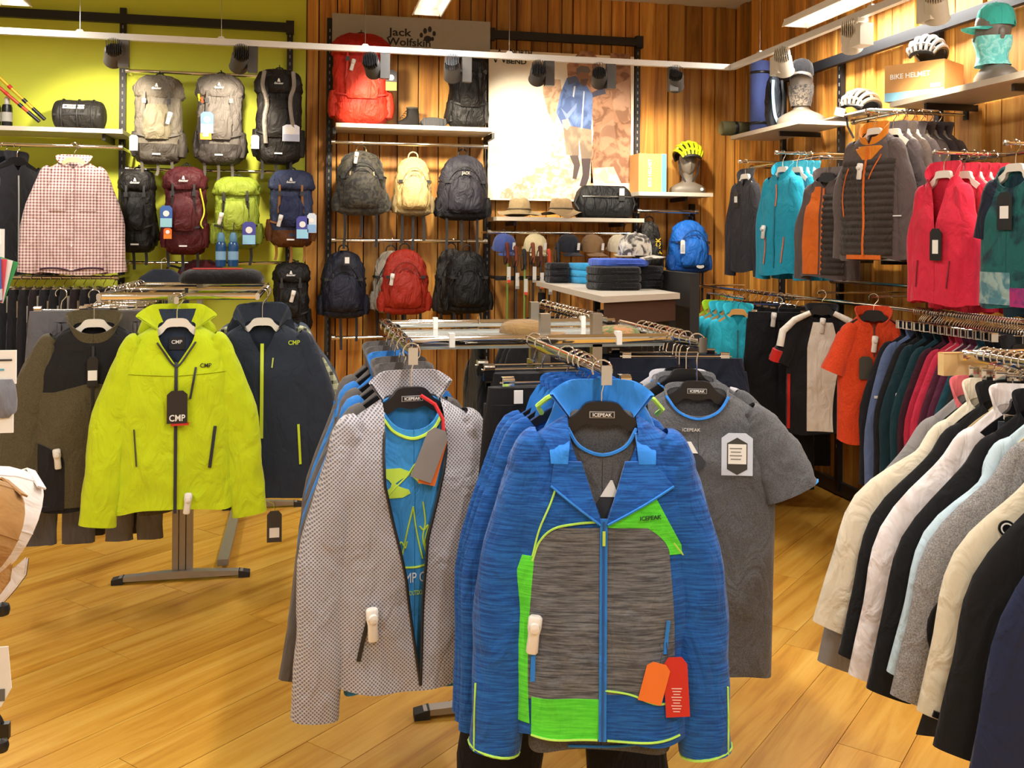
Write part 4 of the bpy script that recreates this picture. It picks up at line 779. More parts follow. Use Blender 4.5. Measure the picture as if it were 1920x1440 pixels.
# ---------------------------------------------------------------- backpacks
def box_at(px0, py0, px1, py1, Y):
    a, b = aty(px0, (py0 + py1) / 2, Y), aty(px1, (py0 + py1) / 2, Y); t, u = aty((px0 + px1) / 2, py0, Y), aty((px0 + px1) / 2, py1, Y)
    return (a.x + b.x) / 2, u.z, b.x - a.x, t.z - u.z
def rip(h, s=.78, rough=.55): return fabric(h, sheen=.0, rough=rough, bump=.25, crease=.8)
STRAP = plain('1B1B1D', .6); BUCK = plain('2A2A2C', .4); REFL = plain('E9E9E6', .3)
def rope(t, name, pts, wd, m, th=.003, nrm=(0, -1, 0)): return MB().strip(crom(pts, 4 * len(pts)), wd, th, nrm).build(name, m, t)
def tails(t, w_, h, d, m, seed=0, n=3, ls=1.0):
    for i in range(n):
        x = (-.55 + .5 * i) * w_ / 2 * 1.2 + .01 * math.sin(seed + i); ln = (.14 + .10 * abs(math.sin(seed * 1.3 + i * 2))) * ls
        rope(t, 'strap_end', [(x, -d * .5, .03), (x + .004, -d * .4, -ln * .5), (x - .006 * math.sin(i + seed), -d * .42, -ln)], .018, m)
def trek(px0, py0, px1, py1, label, body, lid=None, bottom=None, trim=None, Y=6.51, d=.13, seed=0, logo='deuter', tags=(), alarm_at=None, pocket=True, tube=(), group=None, dangling=True, name='trekking_backpack', logo_m=None):
    """tall pack: body, floating lid, base compartment, front and side pockets, straps, buckles; origin at its base"""
    xc, z0, w_, h = box_at(px0, py0, px1, py1, Y); t = thing(name, label, 'backpack', (xc, Y + d, z0), 0, group)
    lid = lid or body; bottom = bottom or body; trim = trim or STRAP; hw = w_ / 2 * .9; dd = d * .95
    zs = np.linspace(.02, h * .84, 16); u = zs / h
    MB().loft(zs, np.interp(u, [0, .06, .3, .75, .84], [.72, .9, 1, .98, .84]) * hw, np.interp(u, [0, .1, .5, .84], [.7, .92, 1, .86]) * dd * .82, q=3.4, n=36, wr=.0075, seed=seed).build('main_body', body, t)
    zb = np.linspace(0, h * .22, 8); ub = zb / (h * .22)
    MB().loft(zb, np.interp(ub, [0, .15, .5, 1], [.62, .86, 1.0, .99]) * hw * 1.02, np.interp(ub, [0, .2, 1], [.6, .92, 1]) * dd * .9, q=3.2, n=32, wr=.010, seed=seed + 3).build('base_compartment', bottom, t)
    zl = np.linspace(h * .74, h, 9); ul = (zl - h * .74) / (h * .26)
    ld = MB().loft(zl, np.interp(ul, [0, .12, .5, .85, 1], [.98, 1.08, 1.06, .88, .55]) * hw, np.interp(ul, [0, .15, .6, 1], [.9, 1.02, .95, .5]) * dd * .92, q=2.9, n=36, wr=.0085, seed=seed + 5).build('lid', lid, t)
    if pocket:
        zp = np.linspace(h * .27, h * .66, 9); up = (zp - h * .27) / (h * .39)
        MB().loft(zp, np.interp(up, [0, .12, .7, 1], [.50, .60, .58, .48]) * hw, np.interp(up, [0, .15, .7, 1], [.02, .035, .032, .012]), yc=-dd * .80, q=3, n=24, wr=.006, seed=seed + 8).build('front_pocket', body if pocket is True else pocket, t)
    for s in (-1, 1):
        MB().loft(np.linspace(h * .08, h * .36, 6), np.array([.02, .028, .03, .028, .024, .02]) * w_ / .28, dd * .55, xc=s * hw * .98, q=2.6, n=16, wr=.004, seed=seed + s).build('side_pocket', bottom, t)
        sx = s * hw * .52
        st = rope(t, 'lid_strap', [(sx, -dd * .93, h * .80), (sx, -dd * .98, h * .70), (sx * 1.05, -dd * .92, h * .55), (sx * 1.1, -dd * .86, h * .44)], .014, trim)
        MB().box((sx, -dd * 1.0, h * .69), (.024, .010, .03)).build('buckle', BUCK, st, smooth=False)
        rope(t, 'side_strap', [(s * hw * .5, -dd * .9, h * .30), (s * hw * .92, -dd * .66, h * .33), (s * hw * 1.04, 0, h * .36)], .012, trim)
        rope(t, 'shoulder_strap', [(s * hw * .45, dd * .85, h * .8), (s * hw * .7, dd * 1.05, h * .5), (s * hw * 1.1, dd * .5, h * .14)], .05, STRAP, .012, (s * .6, .8, 0))
    MB().tube(crom([(-.03, dd * .2, h * .97), (-.02, dd * .2, h * 1.03), (.02, dd * .2, h * 1.03), (.03, dd * .2, h * .97)], 10), .005, 6).build('haul_loop', STRAP, t)
    if logo:
        lm = logo_m or REFL; lg = text('logo', logo, .022, lm, t, (0, -dd * .98 - .004, h * .835), bold=True, width=.06)
        MB().prism([(-.010, 0), (.010, 0), (.003, .022), (-.003, .022)], -.001, .001).build('logo_mark', lm, t, (0, -dd * .98 - .005, h * .85), False)
        MB().box((0, -dd * .91 - .004, h * .10), (.05, .002, .010)).build('reflector', REFL, t, smooth=False)
    for i, (m_, pts, r) in enumerate(tube): MB().tube([(x * hw, -dd * 1.02 + y, z * h) for x, y, z in crom(pts, 14)], r, 6).build('cord', m_, t)
    for (x, z, tw, thh, top, bot) in tags:
        c_ = card(t, (x * hw, -dd * 1.06 - .012, z * h), tw, thh, plain(top, .6)); MB().box((0, -.002, -thh * .78), (tw * .94, .001, thh * .40)).build('tag_print', plain(bot, .6), c_, smooth=False); MB().lathe([(0, -.0022), (tw * .26, -.0022), (tw * .26, -.001), (0, -.001)], c=(0, 0, -thh * .36), n=12, axis='Y').build('tag_mark', PAPER, c_, smooth=False)
    if alarm_at: alarm(t, (alarm_at[0] * hw, -dd * 1.0 - .02, alarm_at[1] * h), tilt=.25)
    if dangling: tails(t, w_, h, d, trim, seed, ls=.5)
    MB().tube([(0, dd * .2, h * 1.02), (0, dd * .1, h * 1.06), (0, RYT - Y - d, h * 1.06)], .003, 6).build('hook_loop', STRAP, t)
    return t
def day(px0, py0, px1, py1, label, body, front=None, bottom=None, trim=None, Y=6.62, d=.12, seed=0, logo=None, alarm_at=None, tags=(), arc=True, group=None, rz=0.0, name='daypack', logo_m=None, pulls=None, hangers=True):
    """rounded daypack: teardrop body, front pocket, piping arcs, side pockets, straps, handle"""
    xc, z0, w_, h = box_at(px0, py0, px1, py1, Y); t = thing(name, label, 'backpack', (xc, Y + d * .8, z0), rz, group)
    front = front or body; bottom = bottom or body; trim = trim or STRAP; hw = w_ / 2 * .94; dd = d
    v = np.concatenate([np.linspace(0, .12, 5), np.linspace(.18, .72, 8), np.linspace(.78, 1, 8)])
    ww = np.interp(v, [0, .03, .12, .35, .6, .75, .86, .94, .985, 1], [.66, .84, .97, 1.0, .95, .87, .74, .54, .30, .12]); dz = np.interp(v, [0, .04, .2, .6, .85, .97, 1], [.55, .8, 1, .92, .66, .34, .15])
    MB().loft(v * h, ww * hw, dz * dd * .85, q=2.7, n=36, wr=.0085, seed=seed, yc=(1 - dz) * dd * .2).build('main_body', body, t)
    v2 = np.linspace(.10, .66, 11); u2 = (v2 - .10) / .56
    MB().loft(v2 * h, np.interp(u2, [0, .08, .5, .8, .95, 1], [.55, .68, .70, .62, .44, .28]) * hw, np.interp(u2, [0, .12, .6, .92, 1], [.018, .045, .042, .025, .01]), yc=-dd * np.interp(u2, [0, .3, 1], [.78, .78, .66]), q=2.6, n=28, wr=.007, seed=seed + 4).build('front_pocket', front, t)
    MB().loft(np.linspace(-.004, h * .10, 6), np.array([.58, .80, .92, .97, .985, .99]) * hw, np.array([.5, .74, .88, .93, .93, .92]) * dd * .87, q=2.7, n=32, yc=dd * .02).build('base_panel', bottom, t)
    for s in (-1, 1):
        MB().loft(np.linspace(h * .05, h * .34, 6), np.array([.018, .026, .028, .026, .02, .012]) * w_ / .28, dd * .5, xc=s * hw * .97, q=2.4, n=14, wr=.004, seed=seed + s).build('side_pocket', bottom, t)
        st = rope(t, 'side_strap', [(s * hw * .52, -dd * .82, h * .56), (s * hw * .86, -dd * .56, h * .58), (s * hw * .99, 0, h * .58)], .013, trim); MB().box((s * hw * .74, -dd * .74, h * .572), (.026, .010, .02)).build('buckle', BUCK, st, smooth=False)
        rope(t, 'shoulder_strap', [(s * hw * .35, dd * .75, h * .9), (s * hw * .65, dd * 1.05, h * .55), (s * hw * 1.02, dd * .5, h * .08)], .05, STRAP, .012, (s * .6, .8, 0))
    if arc:
        for k, (a, z) in enumerate(((.80, .80), (.66, .70))):
            MB().tube([(x * hw * a, -dd * (.62 + .16 * (1 - abs(x))) - .008, h * (z - .34 * abs(x) ** 2.2)) for x in np.linspace(-1, 1, 17)], .0035, 6).build('zip_piping', trim, t)
        for s in (-1, 1): MB().strip([(s * hw * .45, -dd * .80, h * .66), (s * hw * .47, -dd * .84, h * .60)], .008, .004).build('zip_puller', pulls or trim, t)
    MB().tube(crom([(-.035, dd * .2, h * .965), (-.028, dd * .15, h * 1.05), (0, dd * .1, h * 1.085), (.028, dd * .15, h * 1.05), (.035, dd * .2, h * .965)], 14), .005, 6).build('handle', pulls or STRAP, t)
    rz_ = min([q for q in (Z_J1, Z_J2, Z_B1) if q > z0 + h - .06], default=None)
    if rz_ is not None: MB().tube(crom([(0, dd * .1, h * 1.075), (0, (RY - t.location.y) * .5, rz_ - z0 + .004), (0, RY - t.location.y, rz_ - z0 + .0145), (0, RY - t.location.y + .014, rz_ - z0 + .004)], 10), .003, 6).build('hook', CHROME, t)
    if logo: text('logo', logo[0], logo[1], logo_m or REFL, t, (logo[2] * hw, -dd * 1.02 - .006, logo[3] * h), bold=True, width=logo[4] if len(logo) > 4 else None, rz=0)
    if alarm_at: alarm(t, (alarm_at[0] * hw, -dd * 1.04 - .014, alarm_at[1] * h), tilt=.15)
    for (x, z, tw, thh, top, bot) in tags:
        c_ = card(t, (x * hw, -dd * 1.02 - .012, z * h), tw, thh, plain(top, .6)); MB().box((0, -.002, -thh * .6), (tw * .6, .001, thh * .5)).build('tag_print', plain(bot, .6), c_, smooth=False)
    tails(t, w_, h, d, STRAP, seed, 3)
    return t
TAGB = ('F0F4FA', '6AAFE0'); 
trek(243, 137, 342, 305, 'olive grey trekking pack beside the black wall upright', rip('6E675C'), bottom=rip('4A453F'), seed=1, alarm_at=(.55, .5), tags=((-.92, .3, .05, .10, 'D8D8D8', '8FB4CC'),), trim=plain('57524A', .6), pocket=rip('7C745F'))
trek(362, 135, 458, 307, 'grey trekking pack with white and orange tag and yellow cord', rip('66605B'), bottom=rip('423D3A'), seed=2, tags=((-.5, .56, .08, .14, '5A78C0', 'EFF3FA'), (-.55, .34, .07, .05, 'E88A2A', 'E88A2A')), tube=((plain('D8D020', .5), [(-.95, .1, .72), (-.9, .02, .75), (-.85, .02, .68)], .007), (plain('C84420', .5), [(-.8, .04, .72), (-.75, 0, .70), (-.7, 0, .66)], .008)), trim=plain('4A4440', .6))
trek(474, 126, 570, 305, 'black and grey striped trekking pack by the wood edge', rip('221F1E'), seed=3, tags=((.55, .40, .11, .11, 'E8E8F2', 'B8C0DA'), (-1.0, .28, .05, .09, 'F6F4E4', 'F6F4E4')), tube=((rip('8E867C'), [(-.62, .0, .96), (-.7, -.01, .8), (-.5, -.012, .62), (-.62, -.01, .45), (-.55, 0, .2)], .014), (rip('8E867C'), [(.62, .0, .96), (.66, -.01, .8), (.5, -.012, .66), (.58, -.01, .45), (.75, 0, .3)], .014)))
trek(216, 316, 288, 474, 'narrow black trekking pack left of the maroon pack', rip('1C1A19'), seed=4, Y=6.53, alarm_at=(-.9, .38))
trek(300, 311, 386, 478, 'maroon trekking pack with blue tag and orange label', rip('4E1D22'), bottom=rip('4A1317'), seed=5, Y=6.50, tags=((-.8, .55, .075, .14, '3D66B0', '9AD4E4'), (-.72, .30, .05, .07, 'E86A1E', 'E88A2A')), tube=((plain('D6DC30', .5), [(.8, .02, .75), (1.0, .04, .5), (.85, .02, .36), (.95, .03, .3)], .005),), pocket=rip('521F24'))
trek(394, 330, 488, 468, 'lime green pack with blue mug tag hanging', rip('8B9C33'), bottom=rip('7A8A2E'), seed=6, tags=((.62, .38, .085, .15, '4A4AA0', '9AD4F0'),), alarm_at=(-.65, .42), pocket=rip('96A63A'), logo=None)
trek(500, 317, 590, 464, 'navy hiking pack with brown base and tan straps', rip('343C58'), bottom=rip('5A3416'), seed=7, trim=plain('8C5A1E', .6), tags=((.55, .40, .08, .15, '4A4AA0', '9AD4F0'), (.98, .44, .06, .13, 'D8E4F0', '8AB4E0')), alarm_at=(-.5, .34), pocket=rip('1E2644'))
trek(508, 493, 582, 632, 'black daypack on the low rail at the wood edge', rip('191716'), seed=8, alarm_at=(.1, .55), Y=6.51)
trek(620, 57, 738, 230, 'big red trekking pack standing on the shelf below the sign', rip('C02818'), lid=rip('A81E14'), bottom=rip('C43420'), seed=9, logo=None, alarm_at=(-.35, .62), tags=((1.02, .58, .075, .14, '1C1A18', 'E8C020'),), trim=plain('C22818', .6), pocket=rip('C83A26'), dangling=False, d=.15, Y=6.55)
rp_ = bpy.data.objects['trekking_backpack.008'] if 'trekking_backpack.008' in bpy.data.objects else None
trek(845, 96, 920, 238, 'big black trekking pack standing on the shelf beside the poster', rip('1B1A19'), seed=10, logo=None, pocket=rip('211F1D'), dangling=False, d=.14, Y=6.56)
day(627, 280, 730, 402, 'dark camouflage daypack hanging under the white shelf', fabric('4A463C', 'print', '2B2A28', 3.0, rough=.6), seed=1, alarm_at=(-.25, .86), pulls=plain('B09A70', .6))
day(740, 292, 815, 404, 'beige daypack hanging between two dark daypacks', rip('C0A66E'), bottom=rip('8E7C58'), trim=plain('9A8458', .6), seed=2, pulls=plain('C8B48A', .6))
day(822, 288, 922, 412, 'charcoal daypack with small pale logo beside the poster', rip('2C2B33'), bottom=rip('17171A'), seed=3, logo=('JACK', .03, -.0, .70, .06), logo_m=plain('B8B0A0', .5))
day(598, 470, 691, 597, 'navy daypack with a label card on its top', rip('20222F'), seed=4, tags=((.12, .97, .05, .085, '24242A', 'F0EEE8'),))
day(697, 470, 770, 586, 'light grey daypack behind the red daypack', rip('A49A8A'), seed=5, Y=6.745, d=.06)
day(714, 467, 808, 590, 'red daypack with a white security tag', rip('9E2A1A'), seed=6, Y=6.47, alarm_at=(-.62, .54), trim=plain('7A2014', .6), d=.11)
day(815, 466, 880, 590, 'dark grey daypack behind the round black daypack', rip('2E2B29'), seed=7, Y=6.745, d=.06)
day(835, 470, 925, 588, 'round black daypack left of the trekking poles', rip('141312'), seed=8, Y=6.47, d=.11)
day(1200, 414, 1247, 512, 'black daypack with yellow vertical lettering', rip('1B1917'), seed=9, d=.08, logo_m=plain('E0B81E', .5), pulls=STRAP, Y=6.66)
bd = [o for o in C.objects if o.name.startswith('daypack')][-1]
text('logo', 'JACK', .05, plain('E0B81E', .5), bd, (.035, -.092, .20), bold=True).rotation_euler = (PI / 2, -PI / 2, 0)
MB().lathe([(0, -.001), (.022, -.001), (.022, .001), (0, .001)], n=14, axis='Y').scale((1.2, 1, .5)).build('reflector', REFL, bd, (.025, -.08, .055), False)
day(1264, 412, 1340, 512, 'bright blue daypack with white straps on the short rail', rip('1E66C4'), bottom=rip('1A4E9E'), trim=plain('17407E', .6), seed=10, d=.12, Y=6.6, tags=((-.72, .62, .035, .10, 'E6E6E6', 'C8C8C8'),))
bb = [o for o in C.objects if o.name.startswith('daypack')][-1]; MB().lathe([(0, -.001), (.03, -.001), (.03, .001), (0, .001)], n=14, axis='Y').scale((1, 1, .5)).build('reflector', REFL, bb, (.03, -.135, .05), False)
xc, z0, w_, h = box_at(690, 655, 770, 705, 6.6)
bt = thing('brown_bag', 'brown and black shoulder bag on the low rail behind the rack', 'bag', (xc, 6.62, z0 - .10)); MB().loft(np.linspace(0, .27, 10), np.array([.11, .14, .15, .155, .155, .15, .14, .125, .10, .06]), np.array([.05, .07, .075, .075, .07, .07, .06, .05, .04, .02]), q=2.6, wr=.006).build('main_body', rip('6A3A16'), bt); MB().tube([(.14 * math.cos(a), -.02, .18 + .13 * math.sin(a)) for a in np.linspace(0, PI, 14)], .010, 6).build('strap', STRAP, bt); MB().tube([(0, -.02, .31), (0, .02, Z_J3 - z0 + .10 + .012), (0, RY - 6.62, Z_J3 - z0 + .10 + .0145)], .003, 6).build('hook', CHROME, bt)
# standing pack straps of the red pack
# ---------------------------------------------------------------- shelf items on the back wall
xc, z0, w_, h = box_at(92, 178, 191, 236, 6.62)
dfl = thing('sleeping_bag', 'black compression sack with sleeping bag lying on the lime wall shelf', 'sleeping bag', (xc, 6.74, zs1)); rr = h / 2
S = crom([(-w_ / 2, .55), (-w_ / 2 + .02, .9), (-w_ / 4, 1.0), (0, .98), (w_ / 4, 1.02), (w_ / 2 - .02, .88), (w_ / 2, .5)], 22)
MB().lathe([(0.001, -w_ / 2)] + [(r_ * rr, x_) for x_, r_ in S] + [(0.001, w_ / 2)], c=(0, 0, rr), n=24, axis='X').build('main_body', rip('2A2825'), dfl)
for x_ in (-.30, 0, .28): MB().tube([(x_ * w_, rr * 1.02 * math.cos(a), rr + rr * 1.02 * math.sin(a)) for a in np.linspace(0, 2 * PI, 20, endpoint=False)], .006, 5, close=True).build('strap', STRAP, dfl)
MB().box((-.02, -rr * .88, rr * 1.45), (.13, .003, .03), rx=-.5).build('label', PAPER, dfl, smooth=False); text('lettering', 'MOUNTAIN', .02, INK, dfl, (-.02, -rr * .88 - .004, rr * 1.46), rx=PI / 2 - .5, bold=True, width=.11)
rope(dfl, 'strap', [(-w_ * .45, -rr * .9, rr * .9), (0, -rr * 1.04, rr * .98), (w_ * .45, -rr * .9, rr * 1.0)], .014, STRAP)
for i, (a_, b_, c1, lab) in enumerate((((-30, 118), (84, 224), 'D8B41E', 'yellow and black avalanche probe leaning towards the sleeping bag'), ((-34, 136), (74, 228), 'C8481E', 'red and yellow probe leaning below the yellow one'))):
    p0, p1 = aty(*a_, 6.68), aty(*b_, 6.68); p1.z = max(p1.z, zs1 + .01); t = thing('avalanche_probe', lab, 'pole', p1); v = p0 - p1
    MB().cyl(v * .2, v, .011, 10).build('shaft', plain(c1, .4), t); MB().cyl((0, 0, 0), v * .2, .012, 10).build('tip', BLACKP, t); MB().cyl(v * .30, v * .36, .0125, 10).build('band', BLACKP, t); MB().cyl(v * .55, v * .6, .0125, 10).build('band', REDP, t)
for i, (a_, lab) in enumerate(((-14, 'black gas canister with pale cap at the end of the lime wall shelf'), (8, 'narrow black lantern beside the gas canister'))):
    xc, z0, w_, h = box_at(a_ - 9, 172, a_ + 9, 236, 6.66); t = thing(('gas_canister', 'camping_lantern')[i], lab, 'camping gear', (xc, 6.72, zs1)); MB().lathe([(0, 0), (.028, 0), (.032, .01), (.032, .13), (.026, .15), (0, .152)], n=18).build('canister', BLACKP, t); MB().lathe([(0, .152), (.016, .152), (.016, .19), (.012, .2), (0, .2)], n=14).build('cap', plain('C8C4BA', .4), t); MB().lathe([(.0325, .04), (.0328, .10)], n=18).build('label', plain('B8B4AA', .5), t)
# boots
def boot(px, py, rz, label, lying=False):
    p = aty(px, py, 6.66 if lying else 6.80); p.z = zs2; p.z += .005; t = thing('hiking_boot', label, 'boot', p, rz); t.scale = (.75, .75, .75)
    L = .24; zs = np.linspace(.018, .19, 12); u = (zs - .018) / .172
    f = np.interp(u, [0, .2, .38, .55, 1], [.13, .125, .06, .03, .025]); bk = np.interp(u, [0, .3, 1], [-.10, -.105, -.085]); wd = np.interp(u, [0, .15, .4, .7, 1], [.042, .045, .042, .040, .045])
    up = MB().loft(zs, (f - bk) / 2, wd, xc=(f + bk) / 2, q=2.4, n=26, wr=.0015); so = MB().loft([0, .006, .02], [.118, .124, .120], [.042, .046, .045], xc=.012, q=2.4, n=26); lc = MB()
    for k in range(5): lc.tube([(.085 - .017 * k, -.03, .085 + .020 * k), (.098 - .017 * k, 0, .095 + .02 * k), (.085 - .017 * k, .03, .085 + .02 * k)], .003, 5)
    cf = MB().tube([(-.03 + .056 * math.cos(a), .045 * math.sin(a), .19) for a in np.linspace(0, 2 * PI, 18, endpoint=False)], .009, 6, close=True)
    lug = MB()
    for k in range(7): lug.box((-.085 + .033 * k, 0, -.003), (.018, .075, .008))
    for b_, nm, m_ in ((up, 'upper', plain('1E1A16', .8)), (so, 'sole', RUBBER), (lc, 'laces', plain('15140F', .7)), (cf, 'padded_cuff', plain('5A5346', .8)), (lug, 'lugs', RUBBER)):
        if lying: b_.rotx(-PI / 2); b_.move((0, .05, .046))
        b_.build(nm, m_, t)
    return t
boot(768, 232, R(205), 'brown hiking boot standing upright on the white shelf'); boot(814, 232, R(4), 'brown hiking boot lying sole outward on the white shelf', True)
# poster with hiker
PO = thing('wall_poster', 'large bright poster of a hiker in blue jacket among rocks', 'poster', aty(1052, 377, 6.9)); a0, a1 = aty(917, 92, 6.9), aty(1187, 378, 6.9); pw, ph = a1.x - a0.x, aty(917, 92, 6.9).z - aty(917, 374, 6.9).z; ox, oz = PO.location.x, PO.location.z
PO.location.z = a1.z = aty(1052, 377, 6.9).z; x0p = a0.x - ox
MB().box((x0p + pw / 2, .012, ph / 2), (pw, .02, ph)).build('panel', plain('E6DCC8', .6), PO, smooth=False)
def sheet(name, pts, m, lay):
    """printed area on the poster face, given in poster pixels (zoomed crop coordinates)"""
    q = [aty(900 + x / 4.235, 60 + y / 4.235, 6.9) for x, y in pts]; q = [(a.x - ox, a.z - PO.location.z) for a in q]
    if sum(q[i - 1][0] * q[i][1] - q[i][0] * q[i - 1][1] for i in range(len(q))) < 0: q = q[::-1]
    me = MB(); me.add([(x, -.0004 * lay + .001, z) for x, z in q], [tuple(range(len(q)))]); return me.build(name, m, PO, smooth=False)
def rockmat(a, b, s):
    return fabric(a, 'print', b, s, rough=.7, bump=.0, sheen=0)
sheet('print_rock', [(1040, 165), (1195, 175), (1200, 700), (1195, 1200), (880, 1200), (880, 1000), (900, 800), (880, 500), (1000, 420)], rockmat('A87E64', '7E5A46', 1.2), 1)
sheet('print_rock', [(800, 150), (890, 155), (930, 200), (1000, 420), (880, 520), (700, 400), (690, 260)], rockmat('B08468', '8E644C', 1.5), 1.2)
sheet('print_rock', [(500, 390), (560, 370), (640, 380), (660, 560), (590, 740), (540, 640), (500, 480)], rockmat('C8A68A', 'AA8468', 1.5), 1.1)
sheet('print_rock', [(170, 1270), (330, 1160), (560, 1000), (590, 760), (680, 800), (700, 1000), (880, 1000), (900, 1215), (820, 1330), (160, 1320)], rockmat('E2CCB2', 'B8947A', 2.0), 1.0)
sheet('print_rock', [(1030, 440), (1190, 370), (1195, 700), (1110, 720), (1060, 600)], rockmat('B48E76', '8E6852', 1.0), 1.6); sheet('print_rock', [(960, 760), (1060, 690), (1080, 850), (960, 960), (940, 860)], rockmat('B58C72', '94705C', 1.2), 1.7); sheet('print_rock', [(900, 1080), (1060, 1070), (1120, 1200), (900, 1200)], rockmat('E8CDB4', 'CFA98C', 1.5), 1.7)
for q in ([(150, 570), (320, 540), (340, 590), (160, 620)], [(120, 640), (300, 620), (330, 660), (150, 680)], [(320, 760), (350, 760), (385, 1020), (370, 1025)]): sheet('print_haze', q, plain('F0E2C4', .7), 1)
sheet('print_trousers', [(660, 740), (885, 770), (890, 1005), (805, 1005), (785, 840), (785, 985), (685, 975)], rockmat('97846F', '7A6A5C', .8), 3); sheet('print_boot', [(710, 980), (780, 980), (795, 1060), (765, 1170), (735, 1165), (745, 1060)], plain('4E4240', .7), 3.5); sheet('print_boot', [(805, 1005), (880, 1005), (865, 1160), (835, 1240), (790, 1220), (815, 1130)], plain('463A3E', .7), 3.5)
sheet('print_jacket', [(690, 365), (745, 350), (790, 400), (850, 430), (895, 500), (890, 690), (880, 775), (690, 740), (650, 735), (605, 640), (640, 480)], rockmat('6880B4', '4A5C88', .6), 4); sheet('print_arm', [(890, 480), (940, 455), (990, 450), (1000, 490), (940, 505), (895, 520)], plain('4A4A5E', .7), 4.2); sheet('print_hood', [(690, 365), (760, 345), (790, 395), (700, 420)], plain('565F7C', .7), 4.5)
sheet('print_zip', [(822, 470), (830, 470), (812, 770), (800, 770)], plain('DDE4F2', .7), 5); sheet('print_strap', [(745, 430), (760, 430), (745, 520), (735, 510)], plain('DDE4F2', .7), 5); sheet('print_strap', [(640, 600), (690, 650), (770, 560), (765, 600), (690, 700)], plain('6F80AA', .7), 4.8)
sheet('print_face', [(775, 300), (860, 320), (868, 380), (825, 425), (790, 400), (772, 350)], plain('8E6650', .7), 5); sheet('print_beard', [(800, 375), (862, 370), (840, 425), (815, 430), (795, 405)], plain('6A5246', .7), 5.4); sheet('print_cap', [(765, 290), (800, 268), (860, 275), (880, 310), (865, 328), (800, 318), (765, 345)], plain('6A6460', .7), 5.6); sheet('print_hand', [(650, 700), (700, 690), (720, 740), (690, 780), (660, 750)], plain('C8A68A', .7), 5)
q = aty(900 + 290 / 4.235, 60 + 235 / 4.235, 6.89); text('lettering', 'BEND', .052, INK, PO, (q.x - ox, -.004, q.z - PO.location.z), bold=True, width=.15)
for px_ in (125, 190): sheet('print_mark', [(px_ - 22, 200), (px_ - 8, 200), (px_, 228), (px_ + 8, 200), (px_ + 18, 200), (px_ + 4, 242), (px_ - 6, 242)], INK, 3)
for px_ in (155, 240): sheet('print_mark', [(px_ - 14, 166), (px_, 128), (px_ + 14, 166), (px_, 152)], INK, 3)
q = aty(900 + 330 / 4.235, 60 + 165 / 4.235, 6.89); text('lettering', 'NORTH', .052, INK, PO, (q.x - ox, -.004, q.z - PO.location.z), bold=True, width=.16)
# hats, bag on the hat shelf
def sunhat(px, label, m, crown=.075, brim=.16, tiltx=0.0):
    p = aty(px, 400, 6.72); p.z = zs3; t = thing('sun_hat', label, 'hat', p)
    n = 36; a = np.linspace(0, 2 * PI, n, endpoint=False); P = np.zeros((10, n, 3))
    for i, (r_, z_) in enumerate([(brim, .012), (brim * .85, .012), (brim * .7, .016), (crown * 1.12, .03), (crown * 1.06, .05), (crown, .09), (crown * .92, .115), (crown * .7, .125), (crown * .35, .122), (.001, .120)]):
        P[i, :, 0] = r_ * np.cos(a); P[i, :, 1] = r_ * np.sin(a) * .85; P[i, :, 2] = z_ + (.012 * np.sin(3 * a + px) + .010 * np.cos(2 * a)) * (r_ > crown * 1.1) + .004 * np.sin(5 * a + i) + tiltx * P[i, :, 0]
    P[:, :, 2] -= P[:, :, 2].min() - .001
    MB().grid(P[:4], True).build('brim', m, t); MB().grid(P[3:], True).build('crown', m, t)
    MB().tube([(crown * 1.12 * math.cos(b_), crown * .95 * math.sin(b_), float(P[3, 0, 2]) + .01 + tiltx * crown * math.cos(b_)) for b_ in a], .005, 5, close=True).build('band', plain('6A5E4A', .8), t); return t
sunhat(974, 'tan cotton sun hat with tag on the shelf under the poster', fabric('93805E')); sunhat(1052, 'khaki bucket hat beside the black bag', fabric('8C7656'), .08, .155)
xc, z0, w_, h = box_at(1088, 347, 1196, 409, 6.62); t = thing('waist_bag', 'black boxy travel bag with a label on the hat shelf', 'bag', (xc, 6.76, zs3))
MB().loft(np.linspace(0, h, 12), np.interp(np.linspace(0, 1, 12), [0, .1, .5, .85, 1], [.88, .96, 1, .9, .72]) * w_ / 2, np.interp(np.linspace(0, 1, 12), [0, .15, .6, 1], [.8, 1, .95, .6]) * .11, q=4, n=36, wr=.003).build('main_body', rip('17181A'), t)
MB().loft(np.linspace(h * .08, h * .58, 7), np.array([.74, .8, .82, .82, .8, .78, .72]) * w_ / 2, np.array([.01, .022, .025, .025, .022, .018, .008]), yc=-.10, q=4, n=28).build('front_pocket', rip('1C1D20'), t); MB().tube([(x_ * w_ / 2, -.112 + .03 * abs(x_) ** 3, h * .66) for x_ in np.linspace(-.85, .85, 14)], .003, 5).build('zip', STEEL, t)
c_ = card(t, (.10, -.125, h * .95), .045, .10, plain('2A2A2A', .5)); MB().box((0, -.002, -.035), (.036, .001, .05)).build('tag_print', PAPER, c_, smooth=False)
for s in (-1, 1): MB().tube([(s * w_ * .46, -.06, h * .25), (s * w_ * .53, -.04, h * .45), (s * w_ * .48, -.05, h * .68)], .010, 6).build('side_handle', STRAP, t)

